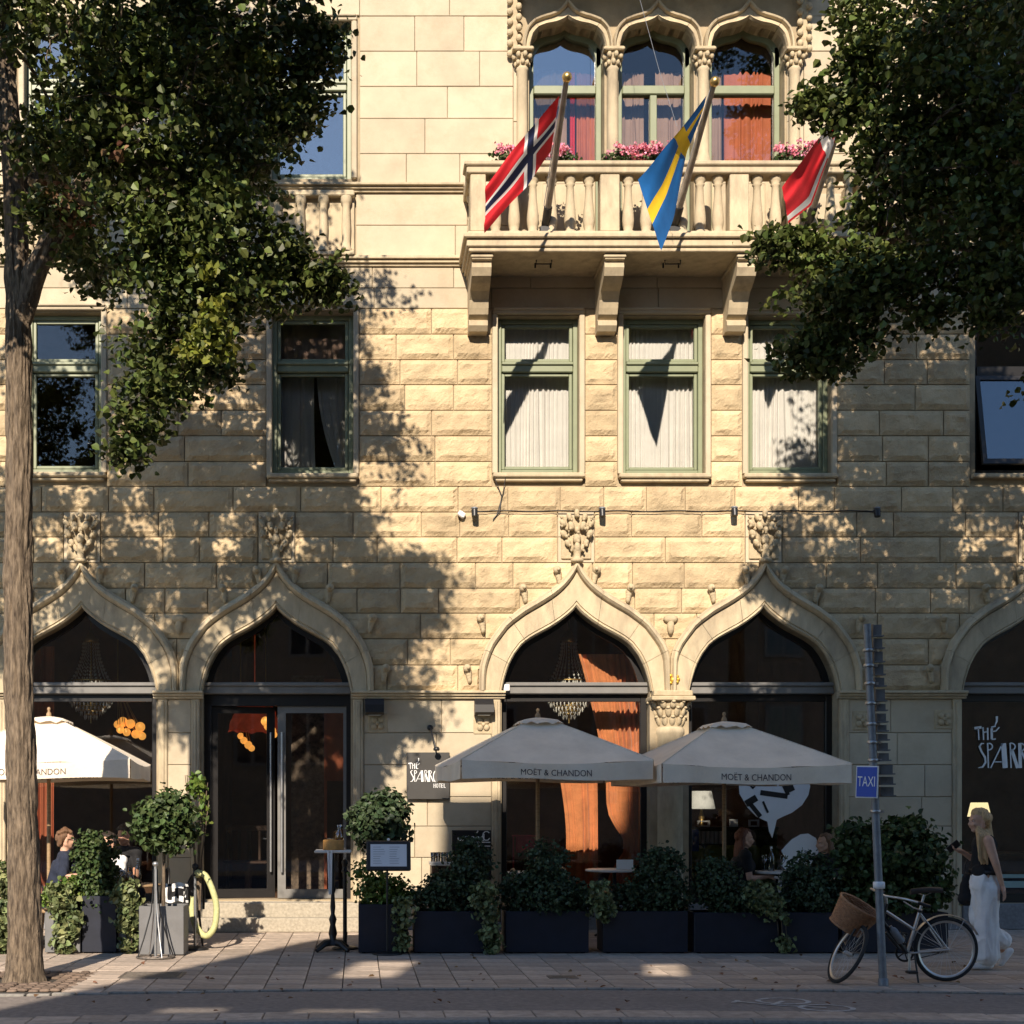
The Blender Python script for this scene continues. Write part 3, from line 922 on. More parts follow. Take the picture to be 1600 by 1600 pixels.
# ---- windows
def pane_box(x0, x1, z0, z1, y, m, parent):
    mb = MB(); mb.box(x0, x1, y, y+.006, z0, z1); return mb.build('pane', m, parent)
def window(r, transom, mull=None, m=None, gl=None, sill=True, yf=.17, surround=True):
    px0, px1, py0, py1 = r
    x0, x1, z0, z1 = X(px0), X(px1), Z(py1), Z(py0)
    zt0, zt1 = Z(transom[1]), Z(transom[0])
    m = m or M['green']
    f = MB(); fw = .062
    f.box(x0, x0+fw, yf-.03, yf+.07, z0, z1, bev=.008); f.box(x1-fw, x1, yf-.03, yf+.07, z0, z1, bev=.008)
    f.box(x0+fw, x1-fw, yf-.028, yf+.07, z1-fw, z1, bev=.008); f.box(x0+fw, x1-fw, yf-.028, yf+.07, z0, z0+fw*1.3, bev=.008)
    f.box(x0+fw, x1-fw, yf-.05, yf+.068, zt0, zt1, bev=.012); f.box(x0+fw, x1-fw, yf-.075, yf-.045, zt1-.05, zt1-.012, bev=.008)
    fo = f.build('window', m, hotel)
    def sash(a, b, c, d):
        s_ = MB(); w_ = .042
        s_.box(a, a+w_, yf-.012, yf+.05, c, d, bev=.007); s_.box(b-w_, b, yf-.012, yf+.05, c, d, bev=.007)
        s_.box(a+w_, b-w_, yf-.010, yf+.05, d-w_, d, bev=.007); s_.box(a+w_, b-w_, yf-.010, yf+.05, c, c+w_, bev=.007)
        s_.build('sash', m, fo)
        pane_box(a+w_-.004, b-w_+.004, c+w_-.004, d-w_+.004, yf+.02, gl or M['glassmid'], fo)
    xs = [x0+fw+.004] + ([X(mull)] if mull else []) + [x1-fw-.004]
    for i in range(len(xs)-1):
        sash(xs[i]+(.004 if i else 0), xs[i+1]-.004, z0+fw*1.3+.004, zt0-.004)
    sash(xs[0], xs[-1], zt1+.004, z1-fw-.004)
    if sill:
        s_ = MB(); s_.box(x0-.07, x1+.07, -.09, .16, z0-.075, z0-.012, bev=.015); s_.box(x0-.04, x1+.04, -.05, .05, z0-.12, z0-.075, bev=.01)
        s_.build('window_sill', M['trim'], hotel)
    if surround:
        s_ = MB()
        for (a, b) in ((x0-.075, x0-.002), (x1+.002, x1+.075)): s_.box(a, b, -.022, .2, z0-.01, z1+.02, bev=.012)
        s_.box(x0-.075, x1+.075, -.024, .2, z1+.02, z1+.09, bev=.01); s_.box(x0-.06, x1+.06, -.05, .02, z1+.065, z1+.095, bev=.008)
        s_.build('window_surround', M['ashlar'], hotel)
    return fo
for k, r in WIN1.items():
    if k == 'W6': continue
    window(r, (560, 577), gl=M['glassmid'])
for k, r in WIN2.items(): window(r, (118, 134), gl=M['glassup'], sill=False)
# open top-hung sash window at the right edge
r = WIN1['W6']; wx0, wx1 = X(r[0]), X(r[1])
f = MB(); z0_, z1_ = Z(r[3]), Z(r[2])
f.box(wx0, wx0+.07, .14, .24, z0_, z1_); f.box(wx1-.07, wx1, .14, .24, z0_, z1_); f.box(wx0+.07, wx1-.07, .142, .24, z1_-.07, z1_); f.box(wx0+.07, wx1-.07, .142, .24, z0_, z0_+.08)
f.box(wx0+.07, wx1-.07, .12, .24, Z(582), Z(568))
fo = f.build('window', M['blackfr'], hotel)
pane_box(wx0+.07, wx1-.07, Z(568), z1_-.07, .19, M['glassmid'], fo)
Rm = Matrix.Translation((0, .12, Z(584))) @ Matrix.Rotation(math.radians(-11), 4, 'X')
hh = Z(584)-Z(732)
s_ = MB()
for (a, b, c, d) in ((wx0+.03, wx0+.09, -hh, 0), (wx1-.09, wx1-.03, -hh, 0), (wx0+.09, wx1-.09, -.06, 0), (wx0+.09, wx1-.09, -hh, -hh+.07)): s_.box(a, b, -.03, .02, c, d, M=Rm)
s_.build('sash', M['blackfr'], fo)
s_ = MB(); s_.box(wx0+.088, wx1-.088, -.008, -.002, -hh+.06, -.05, M=Rm); s_.build('pane', M['glasstilt'], fo)
s_ = MB(); s_.box(wx0-.07, wx1+.07, -.09, .14, z0_-.075, z0_-.012, bev=.015); s_.build('window_sill', M['trim'], hotel)

# bay windows on the balcony
for i, c in enumerate(BAYC):
    x0, x1 = X(c-58), X(c+58); yf = .24
    f = MB(); fw = .075
    f.box(x0, x0+fw, yf-.03, yf+.07, Z(372), Z(60), bev=.008); f.box(x1-fw, x1, yf-.03, yf+.07, Z(372), Z(60), bev=.008)
    f.box(x0+fw, x1-fw, yf-.05, yf+.068, Z(135), Z(121), bev=.012); f.box(x0+fw, x1-fw, yf-.03, yf+.068, Z(262), Z(250), bev=.008)
    cv = full_curve(BAY_IN, c, 85, 12)
    P = []
    for (pxx, pyy) in cv:
        t = 1-(.07*117)/59
        P.append([(X(pxx), yf-.03, Z(pyy)), (X(c+(pxx-c)*t), yf-.03, Z(pyy+8)), (X(c+(pxx-c)*t), yf+.05, Z(pyy+8))])
    f.grid(P, smooth=False)
    if i == 1: f.box(X(1021), X(1032), yf-.03, yf+.06, Z(250), Z(135), bev=.008)
    fo = f.build('window', M['green'], hotel)
    ap = MB(); ap.box(x0+fw, x1-fw, yf-.02, yf+.03, Z(372), Z(262), bev=.012); ap.box(x0+fw+.12, x1-fw-.12, yf-.04, yf-.021, Z(358), Z(276), bev=.015); ap.build('apron_panel', M['trim'], fo)
    pp = [(X(p[0]), Z(p[1]+3)) for p in cv]
    pp = [(X(c-55), Z(122))] + [q for q in pp] + [(X(c+55), Z(122))]
    s_ = MB(); s_.prism(pp, 'y', yf+.02, yf+.026); s_.build('pane', M['glassup'] if i == 0 else M['glassmid'], fo)
    if i == 1:
        pane_box(x0+fw-.01, X(1022), Z(251), Z(134), yf+.02, M['glassmid'], fo); pane_box(X(1031), x1-fw+.01, Z(251), Z(134), yf+.021, M['glassmid'], fo)
    else: pane_box(x0+fw-.01, x1-fw+.01, Z(251), Z(134), yf+.02, M['glassmid'], fo)
for i, c in enumerate(BAYC):
    arch_band(c, BAY_IN, BAY_OUT, 85, (None if i == 0 else 70, None if i == 2 else 70), 'bay_arch_stone', 2, prof=[(0, .30), (0, -.06), (.1, -.10), (.25, -.08), (.55, -.08), (.6, -.07), (.7, -.13), (.85, -.14), (1, -.09), (1, .03)], n=14)
for px in (815, 956, 1097, 1239):
    mb = MB(); x = X(px); y = -.06
    mb.lathe([(.105, Z(372)), (.105, Z(258)), (.085, Z(250)), (.075, Z(244)), (.072, Z(116)), (.085, Z(113)), (.07, Z(110))], (x, y, 0), 14)
    mb.build('bay_column', M['trim'], hotel)
    mb = MB(); mb.lathe([(.07, Z(110)), (.085, Z(100)), (.11, Z(90))], (x, y, 0), 12)
    for k in range(8):
        for (r_, zz, s_) in ((.085, Z(105), .03), (.115, Z(95), .034)):
            t = 2*PI*k/8+zz*3; mb.ell((x+r_*math.cos(t), y+r_*math.sin(t), zz), (s_, s_, s_*1.3), 6, 4)
    mb.box(x-.14, x+.14, y-.14, .05, Z(90), Z(84), bev=.012); mb.build('bay_capital', M['carve'], hotel)
# crocketed edge pilasters beside the bay + wall above the arches + upper balcony
for px in (803, 1255):
    mb = MB(); x = X(px); mb.box(x-.05, x+.05, -.05, .02, Z(90), Z(-150), bev=.015)
    zz = Z(88)
    while zz < Z(-20):
        for s_ in (-1, 1): mb.ell((x+s_*.06, -.06, zz), (.045, .04, .05), 7, 5); zz += .07
    mb.build('crocketed_pilaster', M['carve'], hotel)
ash_rows([-120, -60, -10], [(812, 1245)], 80, 160)
mb = MB(); mb.box(X(790), X(1270), -1.15, .03, Z(-60), Z(-95), bev=.03); mb.box(X(800), X(1260), -1.05, .03, Z(-40), Z(-60), bev=.03); mb.build('upper_balcony', M['trim'], hotel)
mb = MB()
for px in (870, 1026, 1182): mb.box(X(px)-.05, X(px)+.05, -.35, .03, Z(-20), Z(-40), bev=.02)
mb.build('upper_bracket', M['trim'], hotel)

# blind balustrades under the second-floor windows
for (a, b) in ((40, 160), (428, 548)):
    mb = MB()
    mb.box(X(a)-.05, X(b)+.05, -.03, .03, Z(404), Z(302), bev=.008)
    mb.box(X(a)-.05, X(b)+.05, -.13, .0, Z(312), Z(303), bev=.012); mb.box(X(a)-.05, X(b)+.05, -.13, .0, Z(404), Z(397), bev=.012)
    po = mb.build('blind_balustrade', M['trim'], hotel)
    for i in range(4):
        bx = MB(); xb = X(a)+.06+(X(b)-X(a)-.12)*i/3
        h = Z(312)-Z(397); z0_ = Z(397)
        bx.lathe([(.075, 0), (.075, .04), (.06, .06), (.055, .12), (.062, h*.45), (.05, h-.12), (.06, h-.09), (.075, h-.06), (.075, h)], (xb, -.075, z0_), 12)
        bx.build('baluster', M['trim'], po)

# ---- balcony
yb = -.80; s_b = sc(yb)
bx0, bx1 = X(735, yb), X(1374, yb)
sl_ = MB()
zb = Z(394, yb); zt = Z(368, yb)
sl_.box(bx0-.09, bx1+.09, yb-.10, .03, zt-.06, zt, bev=.012)
sl_.box(bx0-.05, bx1+.05, yb-.055, .03, zb+.055, zt-.062, bev=.01)
sl_.box(bx0-.02, bx1+.02, yb-.025, .03, zb, zb+.053, bev=.01)
bal = sl_.build('balcony', M['trim'], hotel)
rl = MB(); zr0, zr1 = Z(272, yb), Z(254, yb)
rl.box(bx0-.08, bx1+.08, yb-.07, yb+.25, zr1-.06, zr1, bev=.014); rl.box(bx0-.05, bx1+.05, yb-.04, yb+.22, zr0, zr1-.062, bev=.012)
for xe in (bx0, bx1-.17): rl.box(xe-.03, xe+.2, yb+.25, .03, zr0+.002, zr1-.003, bev=.012)
rl.build('rail', M['trim'], bal)
br = MB(); br.box(bx0-.04, bx1+.04, yb-.03, yb+.22, zt+.002, zt+.05, bev=.01)
for xe in (bx0, bx1-.17): br.box(xe-.03, xe+.2, yb+.22, .03, zt+.002, zt+.048)
br.build('base_rail', M['trim'], bal)
peds = [(735, 759), (938, 968), (1140, 1170), (1346, 1374)]
for (a, b) in peds:
    p_ = MB(); p_.box(X(a, yb), X(b, yb), yb-.015, yb+.2, zt+.05, zr0, bev=.01); p_.build('pedestal', M['trim'], bal)
hb = zr0-(zt+.05)
bpf = [(.075, 0), (.075, .035), (.055, .05), (.07, .10), (.078, .17), (.072, .26), (.052, hb*.62), (.046, hb-.12), (.062, hb-.10), (.05, hb-.08), (.075, hb-.055), (.08, hb)]
bsrc = None
def put_baluster(x, y):
    global bsrc
    if bsrc is None:
        mb = MB(); o0 = base_of(bal); mb.lathe(bpf, (o0.x, o0.y, o0.z), 12); bsrc = mb.build('baluster', M['trim'], bal); o = bsrc
    else:
        o = bsrc.copy(); COL.objects.link(o)
    o.location = Vector((x, y, zt+.05)) - base_of(bal)
for (a, b) in ((759, 938), (968, 1140), (1170, 1346)):
    for i in range(6): put_baluster(X(a, yb)+(X(b, yb)-X(a, yb))*(i+.55)/6.1, yb+.09)
for y_ in (-.42, -.16):
    put_baluster(bx0+.08, y_); put_baluster(bx1-.08, y_)
# consoles
def bracket(px):
    x = X(px); w_ = .125
    zt_ = zb
    pr = [(.03, zt_), (yb+.04, zt_), (yb+.04, zt_-.07), (yb+.09, zt_-.085), (yb+.075, zt_-.16), (yb+.13, zt_-.25), (yb+.23, zt_-.31), (yb+.36, zt_-.36), (yb+.45, zt_-.44), (yb+.49, zt_-.53), (yb+.53, zt_-.60), (yb+.60, zt_-.64), (yb+.605, zt_-.66), (yb+.565, zt_-.67), (yb+.565, zt_-.73), (yb+.62, zt_-.79), (.03, zt_-.80)]
    mb = MB(); mb.prism(pr, 'x', x-w_, x+w_)
    mb.box(x-w_-.018, x+w_+.018, yb+.02, .03, zt_-.055, zt_-.003, bev=.01)
    mb.build('bracket', M['trim'], hotel)
for px in (745, 944, 1143, 1342): bracket(px)
for (px, py) in ((850, 404), (1051, 404)):
    mb = MB(); y_ = -.55; p = at(px, py, y_)
    mb.tube([(p.x-.1, y_, zb), (p.x-.1, y_, zb-.05), (p.x+.1, y_, zb-.05), (p.x+.1, y_, zb)], .009, 6); mb.tube([(p.x-.1, y_+.1, zb), (p.x-.1, y_+.1, zb-.06)], .012, 6); mb.tube([(p.x+.1, y_+.1, zb), (p.x+.1, y_+.1, zb-.06)], .012, 6)
    mb.build('iron_hook', M['black'], bal)

# ---- ground-floor glazing
def fan(c, name='arched_window', bottom=1412, door=False):
    yf = .24
    f = MB()
    cv = full_curve(OG_IN, c, SPR, 22)
    P = []
    for (pxx, pyy) in cv:
        k = (pxx-c)/116
        P.append([(X(pxx), yf-.02, Z(pyy)), (X(pxx-k*9), yf-.02, Z(pyy+8*(1-abs(k)*.4))), (X(pxx-k*9), yf+.05, Z(pyy+8*(1-abs(k)*.4)))])
    f.grid(P, smooth=False)
    xa, xb = X(c-116), X(c+116)
    fo = f.build(name, M['blackfr'], hotel)
    t = MB(); t.box(xa, xb, yf-.12, yf+.06, Z(1083), Z(1070), bev=.012); t.box(xa, xb, yf-.15, yf-.05, Z(1071), Z(1065), bev=.01)
    t.build('transom', M['greyfr'], fo)
    pp = [(X(p[0]), Z(p[1]+2)) for p in cv]
    g = MB(); g.prism(pp, 'y', yf+.012, yf+.018); g.build('pane', M['glass'], fo)
    if not door:
        s_ = MB()
        s_.box(xa, xa+.09, yf-.03, yf+.06, Z(bottom), Z(1083), bev=.01); s_.box(xb-.09, xb, yf-.03, yf+.06, Z(bottom), Z(1083), bev=.01)
        s_.box(xa+.09, xb-.09, yf-.03, yf+.06, Z(1094), Z(1083)); s_.box(xa+.09, xb-.09, yf-.04, yf+.06, Z(bottom), Z(bottom-14))
        s_.build('sash', M['blackfr'], fo)
        pane_box(xa+.085, xb-.085, Z(bottom-13), Z(1093), yf+.01, M['glass'], fo)
    return fo
for k in 'ACDE': fan(ARCH[k])
fo = fan(ARCH['B'], 'door_frame', door=True)
s_ = MB(); yf = .24; xa, xb = X(432-116), X(432+116)
s_.box(xa, xa+.10, yf-.03, yf+.08, Z(1406), Z(1083)); s_.box(xb-.06, xb, yf-.03, yf+.08, Z(1406), Z(1083)); s_.box(xa+.10, xb-.06, yf-.03, yf+.08, Z(1101), Z(1083))
s_.build('door_surround', M['blackfr'], fo)
def door_leaf(w_, hinge, ang, hx):
    h = Z(1101)-Z(1406)-.012
    R = Matrix.Translation((hinge[0], hinge[1], Z(1406)+.008)) @ Matrix.Rotation(ang, 4, 'Z')
    d = MB(); sg = 1 if w_ > 0 else -1; W_ = abs(w_)
    def bb(a, b, c, e, y0=-.025, y1=.025, mb=d): mb.box(sg*a, sg*b, y0, y1, c, e, M=R)
    bb(0, .085, 0, h); bb(W_-.11, W_, 0, h); bb(.085, W_-.11, 0, .12); bb(.085, W_-.11, h-.09, h)
    do = d.build('door', M['greyfr'] if ang == 0 else M['blackfr'], hotel)
    g = MB(); bb(.08, W_-.105, .115, h-.085, -.003, .003, mb=g); g.build('pane', M['glassdoor'], do)
    hd = MB()
    for yy in (-.07, .07):
        a = R @ Vector((sg*(W_-.06), yy, .35)); b = R @ Vector((sg*(W_-.06), yy, h-.35)); hd.tube([a, b], .018, 8)
        for zz in (.5, h-.5): hd.tube([R @ Vector((sg*(W_-.06), yy, zz)), R @ Vector((sg*(W_-.06), 0, zz))], .01, 6)
    hd.build('handle', M['steel'], do)
door_leaf(-(X(546)-X(432)), (X(546), .27), 0, 0)
door_leaf(X(430)-X(327)-.02, (X(327), .27), math.radians(9), 0)
for (t, b, y) in ((1406, 1432, -.24), (1432, 1458, -.46)):
    mb = MB(); mb.box(X(302), X(566), y, -.052 if y > -.3 else -.245, 0, Z(t)-.003, bev=.012) if False else mb.box(X(302)-(0 if y > -.3 else .06), X(566)+(0 if y > -.3 else .06), y, .03 if y > -.3 else -.24, 0.0, [.37, .185][int(y < -.3)], bev=.012)
    mb.build('step', M['step'], hotel)
th = MB(); th.box(X(316), X(548), -.06, .4, .33, .375, bev=.01); th.build('threshold', M['step'], hotel)

# the buildings across the street (behind the camera): roofline shaped to shade the street; they show in the panes
opp = thing('opposite_house', 'unseen plastered houses across the street, roofline stepped to shape the shade', 'building', (0, -24, 0))
RO = [(-13, -15.6), (-1.75, -5.5), (-.3, -1.04), (.3, -.4), (1.05, .0), (1.12, 1.72), (3.5, 1.75), (3.6, 2.5), (6.2, 2.55), (6.32, 4.2), (14, 4.4), (30, 4.4), (30, -15.6)]
RO = [(a-.20*24, b+15.6) for a, b in RO]
# holes added through the wall, placed to throw sun patches on the street
SUN_HOLES = [(-4.10, -3.45, 12.25, 13.45), (-1.10, -.65, 12.35, 13.25), (-5.05, -4.45, 10.85, 11.3), (-3.95, -3.2, 10.85, 11.25)]
mb = MB(); pls = [[Vector((p[0], p[1], 0)) for p in RO]] + [[Vector((q[0], q[2], 0)), Vector((q[1], q[2], 0)), Vector((q[1], q[3], 0)), Vector((q[0], q[3], 0))] for q in SUN_HOLES]
fl_ = [v for pl_ in pls for v in pl_]; tr_ = tessellate_polygon(pls)
for yy_ in (-24.5, -24.0): mb.add([(v.x, yy_, v.y) for v in fl_], [tuple(t) for t in tr_])
for pl_ in pls:
    n_ = len(pl_); mb.add([(v.x, -24.5, v.y) for v in pl_]+[(v.x, -24.0, v.y) for v in pl_], [(i, (i+1) % n_, (i+1) % n_+n_, i+n_) for i in range(n_)])
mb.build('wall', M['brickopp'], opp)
for i in range(8):
    for j in range(3):
        x_ = -5.2+i*3.0; z_ = 3.0+j*3.4
        if z_+2 > 10.5 or x_ > 20: continue
        mb = MB(); mb.box(x_, x_+1.2, -24.0, -23.94, z_, z_+1.9); wf = mb.build('window', M['greyfr'], opp)
        mb = MB(); mb.box(x_+.1, x_+.55, -23.94, -23.93, z_+.1, z_+1.8); mb.box(x_+.65, x_+1.1, -23.94, -23.93, z_+.1, z_+1.8); mb.build('pane', mat('dark far pane', (.02, .025, .03), .1, .1, 2), wf) if (i, j) == (0, 0) else mb.build('pane', bpy.data.materials['dark far pane'], wf)
# ================================================================== leaves
def leaf_mesh(name, C, N, Dv, Sz, m, parent=None, kind='stuff', wid=.8, fold=.18):
    """kite-shaped folded leaves: 2 quads each"""
    C, N, Dv = np.asarray(C), np.asarray(N), np.asarray(Dv)
    N = N/np.linalg.norm(N, axis=1, keepdims=True)
    Dv = Dv - N*(Dv*N).sum(1, keepdims=True); Dv /= np.linalg.norm(Dv, axis=1, keepdims=True)+1e-9
    Sd = np.cross(N, Dv); s = np.asarray(Sz)[:, None]
    b = C - Dv*s*.5; t = C + Dv*s*.5 - N*s*.06
    a1 = C - Dv*s*.18 + Sd*s*wid*.5 + N*s*fold; a2 = C + Dv*s*.18 + Sd*s*wid*.42 + N*s*fold*.8
    c1 = C - Dv*s*.18 - Sd*s*wid*.5 + N*s*fold; c2 = C + Dv*s*.18 - Sd*s*wid*.42 + N*s*fold*.8
    V = np.stack([b, a1, a2, t, c2, c1], 1).reshape(-1, 3)
    n = len(C); i = np.arange(n)[:, None]*6
    F = np.concatenate([i+np.array([[0, 1, 2, 3]]), i+np.array([[0, 3, 4, 5]])])
    return np_obj(name, V, F, m, parent, kind=kind)

def foliage_pts(blobs, n, shell=.55, clus=14, spread=.16, up=.5, out=.8, rnd=.8, droop=0.0, spray=0, srad=.2):
    """blobs: (cx,cy,cz,rx,ry,rz); leaves gathered in twig clusters for light and dark clumps"""
    bl = np.array(blobs, float)
    vol = (bl[:, 3]*bl[:, 4]*bl[:, 5])**.75
    nc = max(3, n//clus)
    k = RNG.choice(len(bl), nc, p=vol/vol.sum())
    d = RNG.normal(size=(nc, 3)); d /= np.linalg.norm(d, axis=1, keepdims=True)
    r = np.where(RNG.random(nc) < shell, .78+.3*RNG.random(nc), RNG.random(nc)**.4)
    cc = bl[k, :3] + d*r[:, None]*bl[k, 3:6]
    if spray:                                                # twigs gather on sprays, sprays on the blob
        ns = max(len(bl)*2, nc//spray)
        ks = np.r_[np.repeat(np.arange(len(bl)), 2), RNG.choice(len(bl), max(0, ns-2*len(bl)), p=vol/vol.sum())]
        sd_ = RNG.normal(size=(len(ks), 3)); sd_ /= np.linalg.norm(sd_, axis=1, keepdims=True)
        sr_ = np.where(RNG.random(len(ks)) < shell, .5+.38*RNG.random(len(ks)), .85*RNG.random(len(ks))**.5)
        scn = bl[ks, :3] + sd_*sr_[:, None]*bl[ks, 3:6]
        pick = RNG.integers(0, len(ks), nc)
        lim = np.minimum(srad, bl[ks[pick], 3:4]*.8+.03)
        cc = scn[pick] + RNG.normal(size=(nc, 3))*lim*np.array([.62, .62, .42]); d = sd_[pick]*.5+RNG.normal(size=(nc, 3))*.5
    kk = np.repeat(np.arange(nc), clus)
    P = cc[kk] + RNG.normal(size=(len(kk), 3))*spread*np.array([1, 1, .65])
    P[:, 2] -= droop*np.abs(RNG.normal(size=len(kk)))
    O = d[kk]
    N = O*out + RNG.normal(size=P.shape)*rnd + np.array([0, 0, up])
    Dv = O*.6 + RNG.normal(size=P.shape)*.7 + np.array([0, 0, -.35])
    return P, N, Dv, cc

def bush(name, blobs, n, size, m, parent, **kw):
    P, N, Dv, cc = foliage_pts(blobs, n, **kw)
    keep = P[:, 2] > .02
    P, N, Dv = P[keep], N[keep], Dv[keep]
    return leaf_mesh(name, P, N, Dv, size*(.7+.6*RNG.random(len(P))), m, parent)

# ------------------------------------------------------------------ trees
def limb_pts(pts, r0, r1, n=6):
    """smooth polyline through pts with a slight wobble"""
    P = [Vector(p) for p in pts]; out = []
    for i in range(len(P)-1):
        p0 = P[max(i-1, 0)]; p1 = P[i]; p2 = P[i+1]; p3 = P[min(i+2, len(P)-1)]
        for k in range(n):
            t = k/n
            out.append(.5*((2*p1)+(p2-p0)*t+(2*p0-5*p1+4*p2-p3)*t*t+(3*p1-p0-3*p2+p3)*t**3))
    out.append(P[-1])
    rs = [r0+(r1-r0)*i/(len(out)-1) for i in range(len(out))]
    return out, rs
def bark_trunk(name, pts, r0, r1, parent, n=96, step=26, amp=.026, flare=.0):
    """trunk with long lifted ridges between dark furrows"""
    out, rs = limb_pts(pts, r0, r1, step)
    mb = MB(); rows = []
    up = Vector((1, 0, 0)); T = 2*PI*(np.arange(n+1) % n)/n
    for i, p in enumerate(out):
        d = (out[min(i+1, len(out)-1)]-out[max(i-1, 0)]).normalized()
        a = (up-d*up.dot(d)).normalized(); b = d.cross(a); row = []
        fl_ = 1 + flare*math.exp(-(p.z-out[0].z)*5)
        cx_, sx_ = np.cos(T), np.sin(T)
        wz = p.z*1.1
        tw = .35*(vnoise(np.full_like(T, p.z*1.3), T*0+.5, 9.1)-.5)+.22*(vnoise(cx_*2+5, sx_*2+p.z*3.1, 3.3)-.5)
        th = (T+tw)*11/(2*PI)*2
        r1_ = np.abs(2*vnoise(th, T*0+wz*2.6, 2.2)-1); r2_ = np.abs(2*vnoise(th*2.1+7, T*0+wz*5.5, 6.1)-1)
        r1_[-1] = r1_[0]; r2_[-1] = r2_[0]
        h = .62*r1_**.7+.38*r2_**.8
        for k in range(n+1):
            row.append(p+(a*cx_[k]+b*sx_[k])*(rs[i]*fl_ + amp*(float(h[k])-.45)*1.6*min(1, rs[i]/.12)))
        rows.append(row)
    mb.grid(rows, smooth=True)
    return mb.build(name, M['bark'], parent)
def px_blobs(lst):
    out = []
    for (px, py, Y, r) in lst:
        p = at(px, py, Y); out.append((p.x, p.y, p.z, r, r*1.05, r*.85))
    return out
def branches(parent, start, blobs, r=.035, frac=1.0, seed=1):
    rnd_ = random.Random(seed); mb = MB()
    for b in blobs:
        if rnd_.random() > frac or b[3] < .24: continue
        e = Vector(b[:3]); s = min(start, key=lambda q: (Vector(q)-e).length)
        s = Vector(s); mid = s.lerp(e, .5)+Vector((rnd_.uniform(-.2, .2), rnd_.uniform(-.2, .2), .25))
        pts, rs = limb_pts([s, mid, e], r*rnd_.uniform(.7, 1.3), .008, 5)
        mb.tube(pts, rs, 6)
        for q in range(4):
            f = e+Vector((rnd_.uniform(-1, 1), rnd_.uniform(-1, 1), rnd_.uniform(-.8, .6)))*b[3]
            pts, rs = limb_pts([pts[-3] if q else e, (e+f)/2+Vector((0, 0, .08)), f], .010, .004, 3); mb.tube(pts, rs, 5)
            pts = [e, e]+pts
    return mb.build('branch', M['bark'], parent, kind='stuff')

tx, ty = X(38, -5.28), -5.28
tree = thing('linden_tree', 'tall linden tree with ridged sunlit trunk and drooping branch, beside the terrace planters', 'tree', (tx, ty, 0), 'street trees along the kerb')
trunk_pts = [(tx, ty, -.03), (tx, ty, .7), at(33, 1200, ty), at(28, 950, ty), at(30, 700, ty), at(28, 480, ty), at(22, 300, ty+.1), at(5, 60, ty+.2), at(-10, -200, ty+.3)]
bark_trunk('trunk', trunk_pts, .155, .085, tree, flare=.36)
bark_trunk('limb', [at(30, 500, ty), at(62, 410, ty-.05), at(110, 320, ty-.2), at(190, 200, ty-.4), at(290, 60, ty-.6), at(340, -150, ty-.8)], .115, .045, tree, n=36, step=8)
bark_trunk('limb', [at(24, 330, ty+.1), at(120, 180, ty+.7), at(260, 60, ty+1.2), at(380, -40, ty+1.5)], .075, .03, tree, n=24, step=6)
LB = [(75, 60, -6.2, .42), (180, 50, -6.4, .6), (300, 50, -6.3, .6), (395, 60, -6.0, .45), (425, 120, -5.8, .32), (478, 110, -5.8, .16), (500, 160, -5.8, .18), (455, 190, -5.8, .14), (250, 165, -6.6, .7), (140, 185, -6.5, .5), (365, 190, -6.2, .46), (430, 190, -5.9, .16),
      (60, 230, -6.3, .25), (165, 280, -6.5, .5), (285, 300, -6.5, .6), (372, 290, -6.2, .36), (75, 335, -6.4, .16), (215, 385, -6.3, .38), (320, 395, -6.2, .45), (390, 380, -6.0, .32), (455, 415, -5.7, .20), (500, 440, -5.6, .14),
      (270, 470, -6.2, .36), (350, 470, -6.1, .32), (235, 540, -6.3, .28), (305, 530, -6.2, .26), (218, 605, -6.3, .22), (265, 590, -6.2, .18), (325, 570, -6.1, .12), (206, 660, -6.3, .13), (198, 700, -6.3, .08), (415, 450, -5.7, .2), (150, 420, -5.9, .2),
      (500, 60, -5.8, .12), (445, 20, -5.9, .3),
      # the half of the crown on the house side
      (120, 250, -3.9, .55), (260, 250, -3.7, .55), (360, 300, -3.8, .4), (220, 400, -3.9, .35), (330, 420, -3.8, .3), (160, 120, -3.8, .55), (330, 120, -3.7, .55), (370, 170, -3.8, .28), (120, 350, -4.2, .45),
      # unseen, above and left of the frame: much of it added for shade
      (30, -110, -5.6, .9), (180, -120, -6.2, .9), (330, -120, -6.0, .55), (430, -90, -5.2, .45), (110, -320, -5.0, 1.1), (280, -330, -5.6, 1.0), (400, -280, -4.6, .7), (180, -120, -3.6, .7), (330, -100, -3.4, .3), (-120, 0, -5.5, .9), (-150, -250, -5.5, 1.2), (-130, 220, -5.2, .8), (200, -480, -5.2, 1.0), (-260, 340, -5.0, .8), (-70, 400, -4.6, .3), (-330, 120, -5.0, 1.0), (-30, 320, -4.5, .5), (-330, 480, -4.6, .5), (470, -210, -5.0, .5), (-420, 330, -4.6, .8), (260, -130, -8, .5), (390, -190, -8, .42), (320, -380, -8, .6), (200, -420, -8, .7), (400, -460, -8, .5), (100, -250, -8, .7), (-60, -100, -8, .7), (-170, -260, -7.4, .6), (-165, -90, -7.4, .6), (-160, 70, -7.4, .5), (-270, -250, -5.3, .8), (-60, -420, -5.2, 1.2), (150, -700, -5.2, 1.3), (-150, -750, -5.4, 1.4), (60, -1000, -5.4, 1.3)]
lb = px_blobs(LB)
P, N, Dv, cc = foliage_pts(lb, 112000, shell=.6, clus=12, spread=.085, up=.75, out=.55, rnd=.65, droop=.04, spray=14, srad=.24)
leaf_mesh('crown', P, N, Dv, .066*(.55+.8*RNG.random(len(P))), M['leaf'], tree, wid=.92)
